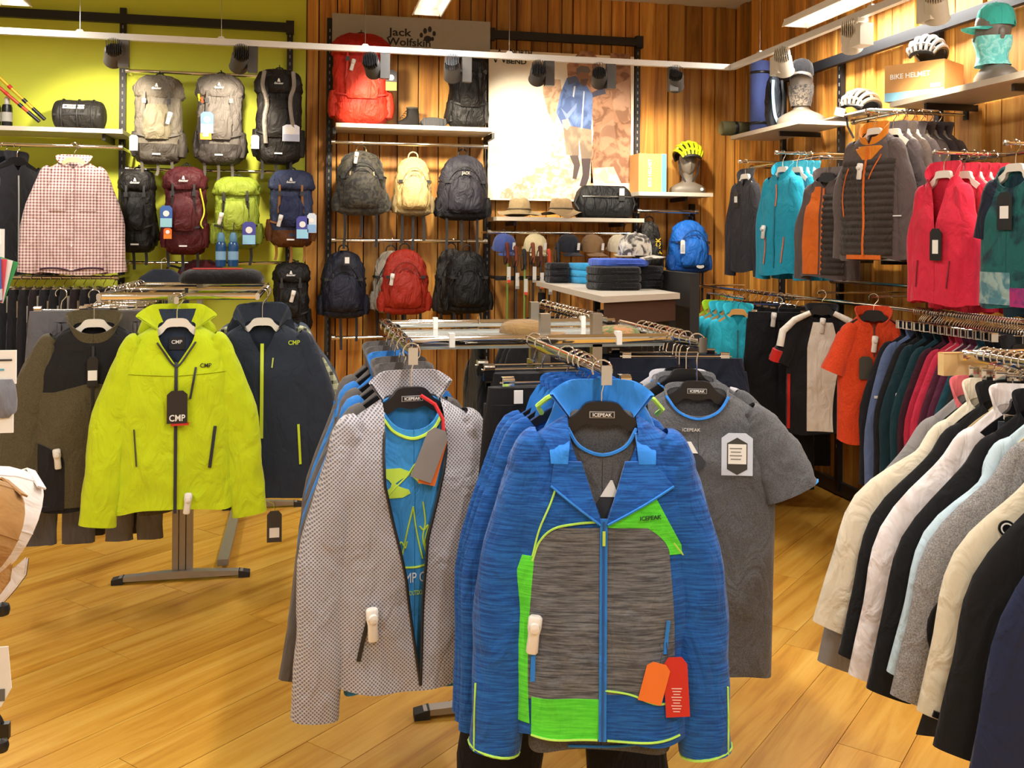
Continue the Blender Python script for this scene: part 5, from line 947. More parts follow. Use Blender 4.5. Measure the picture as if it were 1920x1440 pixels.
# ---------------------------------------------------------------- caps and trekking poles under the hat shelf
def cap(loc, rz, label, m, m2=None, group=None, hang_=True, s=1.0, tiltx=0.0, underside=None, net=False):
    """baseball cap; crown up along local z, peak to -Y; tiltx rotates it about x"""
    t = thing('baseball_cap', label, 'cap', loc, rz, group); m2 = m2 or m; t.rotation_euler.x = tiltx
    prof = [(.088, 0), (.090, .02), (.088, .05), (.078, .085), (.055, .108), (.025, .118), (.001, .120)]
    MB().lathe([(r_ * s, z_ * s) for r_, z_ in prof], n=24, sx=.88).build('crown', m, t)
    a = np.linspace(-1.15, 1.15, 17); P = []
    for k, e in enumerate((0, .35, .7, 1)):
        P.append([(.078 * s * math.sin(x), -.088 * s * math.cos(x) * (1 - .0 * k) - e * .075 * s * max(0, math.cos(x * 1.05)), (.004 - .018 * abs(math.sin(x)) ** 2 - .010 * e) * s) for x in a])
    T = np.array(P); B = T.copy(); B[:, :, 2] -= .004 * s; MB().grid(T).grid(B).grid(np.array([T[-1], B[-1]])).build('peak', m2, t)
    MB().lathe([(.008 * s, .118 * s), (.007 * s, .124 * s), (.001, .126 * s)], n=10).build('button', m2, t)
    for k in range(6): MB().tube([(math.cos(k * PI / 3) * r_ * s * .885, math.sin(k * PI / 3) * r_ * s * 1.005, z_ * s) for r_, z_ in prof[:-1]], .0011, 4).build('seam', m2, t)
    if underside: MB().grid(B - np.array([0, 0, .0015])).build('peak_lining', underside, t)
    MB().strip([(-.06 * s, .072 * s, .012 * s), (0, .094 * s, .012 * s), (.06 * s, .072 * s, .012 * s)], .016 * s, .003, (0, 1, 0)).build('back_strap', m2, t)
    return t
cg = 'caps on the hook rail'
for px, col, lab in ((945, '3A4A86', 'dark blue cap hanging at the near end of the hook rail'), (1003, 'E2D3A6', 'cream cap hanging beside the dark blue cap'), (1065, '23252E', 'navy cap hanging between the cream and brown caps'), (1110, '8A6A48', 'brown cap hanging beside the stone white cap'), (1160, 'D2C6AC', 'stone white cap at the far end of the hook rail')):
    p = aty(px, 442, 6.62); p.z = Z_C1 - .13; o = cap(p, R(20), lab, fabric(col), s=1.02, tiltx=R(8), group=None)
    MB().tube([(0, 0, .135), (0, .02, .15), (0, RY - 6.62 - .0, .135)], .0025, 5).build('hook', CHROME, o); MB().box((.01, -.11, .05), (.022, .002, .05)).build('price_tag', PAPER, o, smooth=False)
pg = 'trekking poles hanging below the caps'
for i, (px, col, hc) in enumerate(((952, '6E8A3A', '6A2A1A'), (968, '3A3A3C', '7A3A24'), (984, '7E9A4A', '2A2A2C'), (1000, '2A2A2E', '8A4A2A'), (1014, '3A3A3C', '5A2A1E'), (1030, '2E2E30', 'C84A2A'), (1046, '303032', '2A2A2C'))):
    p = aty(px, 455 + 6 * (i % 3), 6.445); t = thing('trekking_pole', ('green shafted trekking pole with dark grip under the caps', 'black shafted trekking pole with brown grip under the caps')[0 if i in (0, 2) else 1], 'trekking pole', (p.x, p.y, .62), 0, pg if True else None); top = p.z - .62
    MB().cyl((0, 0, .04), (0, 0, top - .13), .0075, 8).build('shaft', plain(col, .4), t); MB().tube([(0, 0, top - .14), (.002, 0, top - .1), (0, 0, top - .04), (-.006, -.004, top - .01), (-.008, -.006, top)], [.011, .014, .013, .016, .010], 8).build('grip', plain(hc, .7), t)
    MB().tube(crom([(-.006, 0, top - .01), (-.03, -.01, top - .06), (-.022, -.012, top - .15), (.0, -.01, top - .10)], 10), .004, 5).build('wrist_strap', BLACKP, t); MB().lathe([(0, .10), (.028, .102), (.028, .106), (0, .11)], n=12).build('basket', BLACKP, t); MB().cyl((0, 0, 0), (0, 0, .05), .003, 6).build('tip', STEEL, t)
    MB().box((.006, -.016, top - .22 - .02 * (i % 3)), (.026, .003, .11)).build('price_tag', plain('CFCBC2', .6), t, smooth=False)
    MB().box((.006, -.018, top - .265 - .02 * (i % 3)), (.024, .002, .02)).build('tag_band', plain(('D8481E', '9A968C')[i % 2], .6), t, smooth=False)
t = thing('pole_rack', 'black wall rack with chrome pegs for the trekking poles', 'display rack', (1.62, 6.62, 1.30)); MB().box((.0, .0, 0), (.62, .02, .03)).build('bar', BLACKM, t, smooth=False)
for k in range(8): MB().cyl((-.26 + .075 * k, 0, .0), (-.26 + .075 * k, -.22, .012), .003, 6).build('peg', CHROME, t)
for s in (-1, 1): MB().box((s * .29, .16, 0), (.02, .32, .02)).build('arm', BLACKM, t, smooth=False)
# ---------------------------------------------------------------- display fixture with folded clothes
fa, fb, fc = atz(1005, 530, 1.29), atz(1130, 560, 1.29), atz(1275, 553, 1.29)
FZ = 1.30
fx0, fx1, fyy0, fyy1 = fb.x - .10, fc.x + .02, fb.y, fa.y
ft = thing('display_gondola', 'dark display fixture with a pale angled top shelf of folded clothes', 'display fixture', (fb.x, fb.y, 0))
A, B_, D_ = Vector((fa.x, fa.y, 0)), Vector((fb.x, fb.y, 0)), Vector((fc.x, fc.y, 0))
E_ = D_ + (A - B_); tp = [A, B_, D_, E_]; c0 = B_
def slab(name, zt, th, m, pts): 
    v = [(p.x - c0.x, p.y - c0.y, z_) for z_ in (zt - th, zt) for p in pts]; n = len(pts); return MB().add(v, [tuple(range(n))[::-1], tuple(range(n, 2 * n))] + [(i, (i + 1) % n, (i + 1) % n + n, i + n) for i in range(n)]).build(name, m, ft, smooth=False)
slab('top_shelf', FZ, .03, SHELFM, tp)
ins = [p.lerp((A + D_) / 2, .10) for p in tp]; slab('lower_shelf', .80, .025, SHELFM, ins); slab('base', .16, .15, DARKP, ins)
for p in ins: MB().box((p.x - c0.x, p.y - c0.y, .62), (.04, .04, 1.22)).build('column', BLACKM, ft, smooth=False)
side = (E_ - D_); MB().box(((D_.x + E_.x) / 2 - c0.x + .08, (D_.y + E_.y) / 2 - c0.y, .70), (.05, side.length, 1.40), rz=math.atan2(side.y, side.x) - PI / 2).build('end_panel', plain('1C1B1B', .6), ft, smooth=False)
MB().box(((B_.x + D_.x) / 2 - c0.x, (B_.y + D_.y) / 2 - c0.y + .03, FZ - .085), ((D_ - B_).length * .9, .015, .11), rz=math.atan2((D_ - B_).y, (D_ - B_).x)).build('front_apron', plain('4A3020', .6), ft, smooth=False)
def folded(px, py, w_, d_, n, cols, label, rz=0.0, z0=FZ, at=None):
    p = at or atz(px, py, z0); out = []
    for k in range(n):
        o = MB().loft(np.array([0, .006, .022, .038, .044]), np.array([.92, 1, 1.02, 1, .9]) * w_ / 2, np.array([.92, 1, 1.02, 1, .9]) * d_ / 2, q=4.5, n=32, wr=.003, seed=px + k).build('folded_shirt', fabric(cols[k % len(cols)]), None, (p.x, p.y, z0 + k * .041)); o.rotation_euler.z = rz + .04 * (k % 2)
        tag(o, label[k] if isinstance(label, list) else label, 'folded clothes', None if isinstance(label, list) else 'folded clothes on the gondola')
        c = MB().tube([(-w_ * .5, -d_ * .15, .016), (-w_ * .2, -d_ * .53, .016), (w_ * .3, -d_ * .53, .016), (w_ * .5, -d_ * .3, .016)], .003, 5).build('fold_line', fabric(cols[k % len(cols)]), o)
folded(1040, 523, .13, .17, 3, ['17171A'], 'black folded garment stacked beside the trekking poles', at=A.lerp(E_, .22).lerp(B_, .17)); folded(1099, 531, .17, .26, 3, ['2F9AD0', '3BA6DA'], 'turquoise folded shirt in a stack on the gondola top', .2)
folded(1150, 543, .26, .24, 3, ['1A1A1C'], 'black folded trousers at the front corner of the gondola', .05); folded(1207, 540, .17, .22, 3, ['19191B'], 'black folded trousers at the far corner of the gondola', .05)
p = atz(1160, 537, FZ); folded(1162, 516, .30, .24, 1, ['4A6AD0'], ['cornflower blue folded shirt on top of the black trousers'], .1, FZ + .124, atz(1160, 541, FZ))
cp = atz(1190, 541, FZ); cp.z = FZ + .185; c_ = cap(cp, R(60), 'white and grey geometric print bucket hat on the folded clothes', fabric('D8D2C4', 'print', '4E4A46', 2.0), s=1.05, tiltx=0)
xc = 0; folded(1085, 521, .20, .13, 2, ['2E2A28', '4A5248'], ['brown folded shirt at the back of the gondola top', 'green striped folded shirt at the back of the gondola top'], at=E_.lerp(A, .36).lerp(B_, .05))
# ---------------------------------------------------------------- mannequin busts and helmets
BUST = plain('6E665C', .45)
def bust(loc, rz, label, s=1.0, m=BUST):
    """display head: chest block with sloping shoulders, neck, head with brow, nose, lips, chin, ears"""
    t = thing('mannequin_bust', label, 'mannequin head', loc, rz); z = lambda v: v * s
    MB().loft(np.array([0, .02, .05, .075, .095, .11]) * s, np.array([.16, .165, .16, .13, .085, .058]) * s, np.array([.085, .09, .088, .075, .062, .055]) * s, q=2.6, n=32).build('shoulders', m, t)
    MB().loft(np.array([.10, .13, .16, .19]) * s, np.array([.058, .052, .050, .052]) * s, np.array([.056, .052, .052, .056]) * s, yc=np.array([0, .0, -.004, -.008]) * s, n=24).build('neck', m, t)
    zz = np.array([.165, .175, .19, .21, .235, .26, .285, .305, .33, .355, .375, .39, .40]) * s; hw = np.array([.024, .036, .047, .056, .063, .067, .070, .072, .073, .068, .055, .034, .004]) * s; hd = np.array([.03, .05, .064, .074, .082, .087, .090, .092, .093, .088, .072, .046, .006]) * s
    n = 36; a = np.linspace(0, 2 * PI, n, endpoint=False); P = np.zeros((len(zz), n, 3))
    for i in range(len(zz)):
        P[i, :, 0] = 1.08 * hw[i] * np.cos(a); P[i, :, 1] = hd[i] * np.sin(a) - .012 * s; P[i, :, 2] = zz[i]
        f = np.exp(-((a - 1.5 * PI) / .16) ** 2); ey = np.exp(-((np.abs(a - 1.5 * PI) - .42) / .18) ** 2)
        P[i, :, 1] -= f * np.interp(zz[i] / s, [.215, .235, .245, .275, .30], [.0, .024, .022, .008, 0]) * s; P[i, :, 1] += ey * np.interp(zz[i] / s, [.255, .278, .30], [0, .010, 0]) * s
        P[i, :, 1] -= np.exp(-((a - 1.5 * PI) / .3) ** 2) * np.interp(zz[i] / s, [.17, .19, .205, .212, .22], [.008, .006, 0, .007, 0]) * s
    MB().grid(P, True).build('head', m, t)
    for q in (-1, 1): MB().loft(np.array([.235, .25, .27, .29, .30]) * s, np.array([.004, .008, .009, .009, .004]) * s, np.array([.008, .016, .02, .02, .008]) * s, xc=q * .072 * s, yc=.006 * s, n=12).build('ear', m, t)
    return t
def helmet(loc, rz, label, shell, rib, s=1.0, visor=False, strap=True, tiltx=0.0):
    """vented bicycle helmet: inner liner plus separate shell ribs fore and aft, rim, straps"""
    t = thing('bicycle_helmet', label, 'bicycle helmet', loc, rz); t.rotation_euler.x = tiltx
    def pt(u, v, k=1.0):  # u across -1..1, v front(-1)..back(1)
        x = .078 * math.sin(u * 1.35); r = math.cos(u * 1.2); y = .135 * math.sin(v * 1.45); zz = .135 * (math.cos(v * 1.35) ** .7 if abs(v) < 1.1 else 0) * (.25 + .75 * r)
        return Vector((x * k * s * (.55 + .45 * math.cos(v * 1.3)) * 1.12, y * k * s * (.72 + .28 * r), zz * k * s))
    us = np.linspace(-1, 1, 15); vss = np.linspace(-1.05, 1.05, 17)
    MB().grid(np.array([[list(pt(u, v, .90)) for u in us] for v in vss])).build('liner', plain('1E1D1D', .7), t)
    for k, u in enumerate((-.96, -.64, -.32, 0, .32, .64, .96)):
        pts = [pt(u, v, 1.0) for v in np.linspace(-1.02, 1.05, 15)]; MB().tube(pts, [s * (.006 + .007 * math.cos(v * 1.2)) for v in np.linspace(-1, 1, 15)], 7).build('shell_rib', rib if k % 2 else shell, t)
    for v in (-.8, -.15, .5, 1.0): MB().tube([pt(u, v, .99) for u in np.linspace(-1, 1, 13)], s * .009, 6).build('cross_rib', shell, t)
    rim = [pt(u, -1.05) for u in np.linspace(-1, 1, 9)] + [pt(1, v) for v in np.linspace(-.8, .8, 9)] + [pt(u, 1.05) for u in np.linspace(1, -1, 9)] + [pt(-1, v) for v in np.linspace(.8, -.8, 9)]
    MB().tube(rim, s * .010, 6, close=True).build('rim', plain('1E1D1D', .5), t)
    if visor: MB().grid(np.array([[(x * .085 * s, (-.125 - e * .05 * (1 - .4 * x * x)) * s, (.028 + .012 * (1 - x * x) - .008 * e) * s) for x in np.linspace(-1, 1, 11)] for e in (0, .5, 1)])).build('visor', shell, t)
    if strap:
        for q in (-1, 1): MB().strip([(q * .07 * s, -.04 * s, .01), (q * .06 * s, -.035 * s, -.07 * s), (q * .02 * s, -.04 * s, -.14 * s)], .012, .002, (0, -1, 0)).build('chin_strap', BLACKP, t)
    return t
def bx_(px, py, Y, z): p = aty(px, py, Y); p.z = z; return p
p = bx_(1289, 350, 6.76, zs4); bust(p, R(-8), 'grey mannequin bust wearing the neon yellow helmet', .82); helmet(p + Vector((0, 0, .235)), R(-8), 'neon yellow and black bicycle helmet on the small bust', plain('BCC81A', .4), plain('BCC81A', .4), 1.12)
bs = [o for o in C.objects if o.name.startswith('mannequin_bust') and o.parent is None][-1]; MB().lathe([(0, -.001), (.012, -.001), (.012, .001), (0, .001)], n=12, axis='Y').build('badge', REFL, bs, (.09, -.073, .03), False)
def carton(loc, rz, label, dims, band, words, upright_=True):
    t = thing('cardboard_box', label, 'box', loc, rz); dx, dy, dz = dims; CB = plain('C9955A', .75)
    MB().box((0, 0, dz / 2), dims).build('carton', CB, t, smooth=False); MB().box((0, 0, dz + .0008), (dx, .006, .001)).build('lid_seam', plain('8A6238', .8), t, smooth=False)
    if upright_: MB().box((dx / 2 - .018, -dy / 2 - .001, dz / 2), (.036, .002, dz)).build('colour_band', plain(band, .6), t, smooth=False); o = text('lettering', words, .035, PAPER, t, (-.02, -dy / 2 - .002, dz / 2)); o.rotation_euler = (PI / 2, -PI / 2, 0)
    else:
        MB().box((0, -dy / 2 - .001, .022), (dx, .002, .044)).build('colour_band', plain(band, .6), t, smooth=False); text('lettering', words, .035, PAPER, t, (-.02, -dy / 2 - .002, dz * .66), bold=True); MB().box((dx * .36, -dy / 2 - .002, .06), (.05, .002, .02)).build('label', PAPER, t, smooth=False)
    return t
xc, z0, w_, h = box_at(1201, 286, 1253, 359, 6.64); carton((xc, 6.78, zs4), 0, 'brown cardboard box standing on end beside the yellow helmet bust', (w_, .2, h), '5FC4E0', 'BIKE HELMET')
# right wall shelf items
def at_shelf(px, py, X, z): p = atx(px, py, X); p.z = z; return p
p = at_shelf(1424, 240, 3.06, zs5); hgt = atx(1424, 116, 3.06).z - zs5
t = thing('sleeping_mat', 'rolled blue foam mat standing upright on the grey shelf', 'sleeping mat', p); k = np.linspace(0, 9 * PI, 150); MB().lathe([(0, 0), (.062, 0), (.066, .01), (.066, hgt - .01), (.062, hgt), (.055, hgt - .004), (.045, hgt), (.03, hgt - .004), (0, hgt)], n=28).build('roll', plain('4D5FA0', .8), t)
for z_ in (.06, hgt - .09): MB().lathe([(.067, z_), (.0685, z_ + .003), (.0685, z_ + .017), (.067, z_ + .02)], n=28).build('strap', BLACKP, t)
p = at_shelf(1389, 240, 3.0, zs5 + .052); t = thing('sleeping_mat', 'rolled olive green mat lying on the grey shelf', 'sleeping mat', p - Vector((0, 0, .0))); MB().lathe([(0, -.15), (.044, -.15), (.051, -.14), (.051, .2), (.044, .21), (0, .21)], n=24, axis='X').build('roll', plain('55502F', .8), t); MB().lathe([(.052, -.06), (.053, -.055), (.053, -.04), (.052, -.035)], n=24, axis='X').build('strap', BLACKP, t)
p = at_shelf(1502, 232, 3.10, zs5); bust(p, R(-35), 'grey bust with patterned neck gaiter and black cap beside the mats', .92)
MB().loft(np.array([.13, .16, .19, .22, .25, .27]) * .92, np.array([.06, .064, .07, .074, .077, .078]), np.array([.066, .07, .085, .092, .093, .093]), yc=-.012, n=28, wr=.004, seed=3, cap=False).build('neck_gaiter', fabric('5E564E', 'print', '2E2A28', 6.0), None, p).rotation_euler.z = R(-35)
tag(bpy.data.objects['neck_gaiter'], 'brown patterned neck gaiter pulled over the bust by the mats', 'neck gaiter')
cap(p + Vector((0, 0, .315)), R(-35), 'black cap on the bust beside the rolled blue mat', fabric('161517'), s=.95)
t = thing('hydration_pack', 'black and blue strap pack standing between mat and bust', 'bag', at_shelf(1450, 240, 2.975, zs5)); MB().loft(np.linspace(0, .34, 9), [.03, .045, .05, .05, .05, .048, .045, .04, .02], [.03, .045, .05, .05, .048, .045, .04, .03, .015], q=3, n=20, wr=.004).build('main_body', rip('1A1E26'), t); rope(t, 'strap', [(-.03, -.052, .3), (-.035, -.058, .2), (-.02, -.056, .08), (.01, -.05, .02)], .02, plain('7FA8C8', .5)); rope(t, 'strap', [(.03, -.052, .3), (.038, -.058, .18), (.03, -.056, .05)], .016, STRAP)
p = at_shelf(1614, 205, 3.10, zs5 + .0); helmet(p + Vector((0, 0, -.012)), R(-60), 'grey and black bicycle helmet with hanging paper label', plain('6A625A', .35), plain('8A8178', .35), 1.0, True)
hh = [o for o in C.objects if o.name.startswith('bicycle_helmet') and o.parent is None][-1]; MB().box((-.04, -.16, .0), (.06, .003, .045), ry=.3).build('paper_label', PAPER, hh, smooth=False)
p = at_shelf(1732, 190, 3.08, zs6); carton(p, R(-58), 'cardboard helmet box with blue stripe on the long grey shelf', (.30, .24, .185), '8CC8E6', 'BIKE HELMET', False)
helmet(p + Vector((.02, 0, .20)), R(-50), 'white and grey vented bicycle helmet on top of the cardboard box', plain('C9C5BF', .35), plain('B8B4B0', .35), .98, False, False)
p = at_shelf(1866, 150, 3.06, zs6); bz = R(-108); bust(p, bz, 'grey bust wearing turquoise cap and neck gaiter', .84)
o = MB().loft(np.array([.10, .12, .14, .17, .20, .23, .255]) * .84, np.array([.085, .072, .066, .068, .072, .076, .079]) * .84, np.array([.088, .078, .074, .078, .088, .095, .097]) * .84, yc=-.010, n=30, wr=.005, seed=5, cap=False).build('neck_gaiter', fabric('6CCBC8', 'print', '9ADFDB', 4.0), None, p); o.rotation_euler.z = bz; tag(o, 'turquoise neck gaiter pulled over the bust by the wall', 'neck gaiter')
cap(p + Vector((0, 0, .262)), R(-108), 'turquoise peaked cap on the bust at the end of the shelf', fabric('3FB8AC'), s=.92)
# ---------------------------------------------------------------- right wall rails and clothes
HX = 2.86
def rrail(px0, py0, px1, py1, label, X=3.08):
    a, b = atx(px0, py0, X), atx(px1, py1, X); z = (a.z + b.z) / 2; a.z = b.z = z; rail(a, b, label, .011, 'X'); return z, a.y, b.y
ZA, ya0, ya1 = rrail(1408, 308, 1560, 297, 'chrome rail with the dark grey and turquoise jackets')
ZB, yb0, yb1 = rrail(1600, 226, 1708, 208, 'chrome rail with the grey and orange jackets')
ZD, yd0, yd1 = rrail(1800, 297, 1960, 284, 'chrome rail with the pink jackets and the printed shirts')
ZE, ye0, ye1 = rrail(1300, 541, 1960, 598, 'long low chrome rail crowded with trousers and shirts', 2.84)
_ze, _, _ = rrail(1560, 528, 1725, 536, 'short chrome rail behind the orange shirt', 3.1)
HR = 'hangers on the right wall rails'
def rgar(px, zr, label, mb, kind='white', rz=R(-12), X=HX, group=None, name='zip_jacket', cat='jacket', hl=None, dx=0.0, **kw):
    """garment on a right-wall rail at image column px"""
    p = atx(px, 300, X); p.z = zr; p.x += dx
    hanger(p, rz, kind, hl or 'pale hanger among the jackets on the right wall', HR if not hl else None, .14, .09)
    k = dict(d=.03, dh=.035, sb=.032, L=.66, sw=.19, cw=.20, hw=.205, slen=.60, rows=22, n=36, sn=8, spread=.04, amp=.005); k.update(kw)
    return garment(name, label, cat, p - Vector((0, 0, .105)), rz, mb, group=group, **k)
ORD = ('second', 'third', 'fourth', 'fifth', 'sixth', 'seventh', 'eighth')
def arm_to(x, y, z, label):
    a = thing('faceout_arm', label, 'rail arm', (x, y, z)); MB().cyl((-.02, 0, 0), (UX - x, 0, 0), .0085, 8).build('tube', CHROME, a); MB().lathe([(.001, -.012), (.012, -.01), (.012, .004), (.001, .006)], c=(-.02, 0, 0), n=12, axis='X').build('end_knob', STEEL, a); MB().box((UX - x - .01, 0, 0), (.012, .03, .05)).build('wall_plate', BLACKM, a, smooth=False); return a
def row(px, zr, X0, n, step, rz, first, rest, name, cat, grp, mf, mr, kf, kr, hk='white'):
    """garments one behind the other on a face-out arm: the front one at X0, the others towards the wall"""
    p = atx(px, 300, X0); out = None
    arm_to(X0 - .02, p.y, zr, 'chrome face-out arm carrying the ' + first.split(' with ')[0].split(' facing ')[0].split(' at the')[0].split(' hanging')[0]); base_ = dict(d=.014, dh=.016, sb=.017, back=1.0, L=.66, sw=.17, cw=.18, hw=.185, slen=.62, rows=22, n=36, sn=8, spread=.02, sa=.062, cuff=.048, amp=.0015, fwd=-.004)
    for i in range(n):
        q = Vector((X0 + (step * i + (.05 if i else 0)), p.y, zr)); k = dict(base_); k.update(kf if i == 0 else kr)
        hanger(q, rz, hk, 'pale hanger in the row of the ' + first.split(' with ')[0].split(' facing ')[0].split(' at the')[0].split(' hanging')[0], grp + ' hangers', .13, .085)
        o = garment(name, first if i == 0 else ORD[i - 1] + ' ' + rest, cat, q - Vector((0, 0, .098)), rz, mf if i == 0 else mr[i % len(mr)], seed=10 * len(first) % 17 + i, group=None if i == 0 else grp, **k)
        if i == 0: out = o
        elif cat == 'jacket': zipline(o[0], o[1], 'zip', BLACKP, (0, -.1), (0, -k['L'] * .95), .008)
    return out
DG = fabric('2E2D33'); TQ = fabric('1A97B4'); PK = fabric('D02440'); GR = fabric('5B4F4C'); GQ = fabric('3C342F'); OR = fabric('D8691E')
j, f_ = row(1398, ZA, 2.82, 1, .06, R(-78), 'dark grey zip jacket at the corner end of the turquoise rail', '', 'zip_jacket', 'jacket', 'dark grey jackets', DG, [DG], dict(L=.62, slen=.62, sw=.15, cw=.155, hw=.155, d=.03, dh=.034, sb=.03), {}); c_ = card(j, (-.04, f_(0, -.15, .02), -.10), .05, .10, BLACKP); MB().box((0, -.002, -.05), (.03, .001, .04)).build('price_label', PAPER, c_, smooth=False)
j, f_ = row(1468, ZA, 2.76, 4, .042, R(-78), 'turquoise zip jacket facing out beside the dark grey jacket', 'turquoise zip jacket on the arm behind the facing one', 'zip_jacket', 'jacket', 'turquoise jackets on the upper arm', TQ, [TQ], dict(d=.06, dh=.07, sb=.045, back=.35, amp=.005, L=.62, collar=.05, cgap=.02), dict(L=.64, slen=.62)); zipline(j, f_, 'pocket_zip', plain('C87A5A', .5), (-.07, -.40), (-.075, -.56), .010); zipline(j, f_, 'pocket_zip', plain('C87A5A', .5), (.08, -.40), (.07, -.55), .010); zipline(j, f_, 'zip', plain('147A92', .5), (0, -.1), (0, -.58), .010); zipline(j, f_, 'zip_flap', plain('C07050', .5), (.0, -.09), (.012, -.22), .008, .007); alarm(j, (-.075, f_(-.075, -.4, .014), -.37))
zo = atx(1552, 296, 2.80).z
j, f_ = row(1552, zo, 2.80, 1, .06, R(-62), 'grey insulated jacket hanging open with orange lining', '', 'zip_jacket', 'jacket', 'open jackets', GR, [GR], dict(d=.05, dh=.06, sb=.04, amp=.004, L=.56, slen=.54, sw=.15, cw=.155, hw=.155, collar=.05), {}, 'black'); patch(j, f_, 'lining', OR, (-.06, -.54), lambda z: -.07 - .06 * math.sin(-z * 4), lambda z: -.02, cols=6); patch(j, f_, 'quilted_panel', GQ, (-.10, -.54), lambda z: .0, lambda z: .13, cols=8, ribs=.009); zipline(j, f_, 'zip', OR, (.0, -.07), (-.0, -.54), .010, .006)
j, f_ = row(1640, ZB - .05, 2.74, 7, .05, R(-70), 'grey quilted jacket with orange hood lining facing out', 'grey jacket on the arm behind the quilted one', 'zip_jacket', 'jacket', 'grey jackets on the upper arm', GR, [GR, fabric('4E4548')], dict(d=.07, dh=.08, sb=.045, back=.35, amp=.004, L=.63, slen=.60, sw=.175, cw=.185, hw=.185, spread=.03, sa=.068, collar=.05, flare=.004, cgap=.02, mc=fabric('D8801E'), rows=32, n=48), dict(L=.59, slen=.56, sw=.165, cw=.17, hw=.17)); patch(j, f_, 'quilted_panel', GQ, (-.14, -.61), lambda z: -.15, -.006, cols=10, ribs=.009); patch(j, f_, 'quilted_panel', GQ, (-.14, -.61), .006, .15, cols=10, ribs=.009); zipline(j, f_, 'zip', OR, (0, -.08), (0, -.61), .012, .010); seam(j, f_, 'piping', OR, [(-.10, -.18), (-.13, -.3), (-.12, -.42)], .003, .012); seam(j, f_, 'piping', OR, [(.08, -.12), (.03, -.24)], .003, .012); patch(j, f_, 'hem_band', fabric('D86A20'), (-.59, -.63), -.10, .10, cols=10, rows=4, off=.006); alarm(j, (-.02, f_(-.02, -.2, .02), -.20)); MB().box((.17, -.06, -.42), (.05, .002, .006)).build('reflector', REFL, j, smooth=False); patch(j, f_, 'hood_lining', fabric('D8801E'), (-.075, -.15), lambda z: -.085 + .9 * (-.075 - z), lambda z: .085 - .9 * (-.075 - z), cols=8, rows=8, off=.008)
j, f_ = row(1770, ZD, 2.76, 5, .05, R(-76), 'bright pink fleece jacket with a black tag facing out', 'bright pink fleece jacket on the arm behind the tagged one', 'fleece_jacket', 'jacket', 'pink jackets on the upper arm', PK, [PK], dict(d=.055, dh=.06, sb=.04, back=.35, amp=.004, L=.57, slen=.54, sw=.155, cw=.16, hw=.16, spread=.0, sa=.056, cuff=.045, collar=.06, cgap=.02, gap=(lambda z: max(.0006, .035 * (1 + z / .25)), lambda z: max(.0006, .035 * (1 + z / .25)))), dict(L=.60, slen=.57, sw=.155, cw=.16, hw=.16, spread=.0, sa=.056, cuff=.045)); zipline(j, f_, 'pocket_zip', plain('7A1A28', .5), (-.09, -.38), (-.10, -.50), .005); zipline(j, f_, 'pocket_zip', plain('7A1A28', .5), (.08, -.38), (.07, -.50), .005); c_ = card(j, (.02, f_(.02, -.3, .02), -.24), .06, .14, BLACKP); MB().box((0, -.002, -.08), (.03, .001, .06)).build('price_label', PAPER, c_, smooth=False)
TE = fabric('155A58', 'print', '0E2E3A', .7)
j, f_ = row(1904, ZD, 2.78, 5, .05, R(-80), 'teal and navy printed T-shirt with black tag beside the pink jackets', 'dark T-shirt on the arm behind the teal printed one', 'printed_t_shirt', 't-shirt', 'dark T-shirts on the upper arm', TE, [fabric('16203A'), fabric('123A4A'), fabric('1A2846')], dict(d=.05, dh=.055, sb=.04, back=.35, amp=.004, L=.56, sw=.148, cw=.152, hw=.152, sleeve='short', sa=.05, spread=.012, collar=.012, flare=0, cgap=0, drop=.09, nw=.085, ms=fabric('121A2C')), dict(L=.60, sw=.148, cw=.152, hw=.152, spread=.012, sleeve='short', sa=.05, collar=.012, flare=0, cgap=0, drop=.08, nw=.085)); patch(j, f_, 'hem_print', fabric('8FA8A4', 'print', '4A7A86', 1.5), (-.42, -.55), -.145, .02, cols=8); patch(j, f_, 'hem_print', fabric('A02A6A', 'print', '7A2A6A', 1.5), (-.48, -.555), .02, .135, cols=8); c_ = card(j, (.0, f_(0, -.15, .02), -.10), .07, .15, BLACKP); MB().box((0, -.002, -.08), (.04, .001, .05)).build('price_label', PAPER, c_, smooth=False)
# lower rail
def low(px, label, mb, kind='wood', rz=R(-16), **kw): return rgar(px + 72 - .12 * (px - 1652), ZE, label, mb, kind=kind, rz=rz, X=2.84, **kw)
lime_f, tq2 = fabric('9CC81E'), fabric('2BB4CC')
WZ = H - 92 / 1800 * 6.0
for i, (px, m_, lab, grp) in enumerate(((1334, lime_f, 'lime green jacket on a wooden hanger at the corner end of the low rail', None), (1349, tq2, 'first turquoise jacket next to the lime green one', 'turquoise jackets on wooden hangers'), (1364, tq2, 'second turquoise jacket after the lime green one', 'turquoise jackets on wooden hangers'), (1382, tq2, 'third turquoise jacket after the lime green one', 'turquoise jackets on wooden hangers'))):
    p = Vector((2.45, 5.44 - .10 * i, WZ))
    hanger(p, R(-28), 'wood', 'varnished wooden hanger over a lime or turquoise jacket', 'wooden hangers near the corner', .15, .07); j, f_ = garment('zip_jacket', lab, 'jacket', p - Vector((0, 0, .086)), R(-28), m_, group=grp, L=.74, d=.026, dh=.03, sb=.028, slen=.72, sw=.18, cw=.185, hw=.19, sa=.062, spread=(.0, .05), seed=50 + i, rows=22, n=36, sn=8, fwd=-.03, amp=.004); zipline(j, f_, 'zip', plain('1E6A78', .5), (0, -.1), (0, -.7), .008)
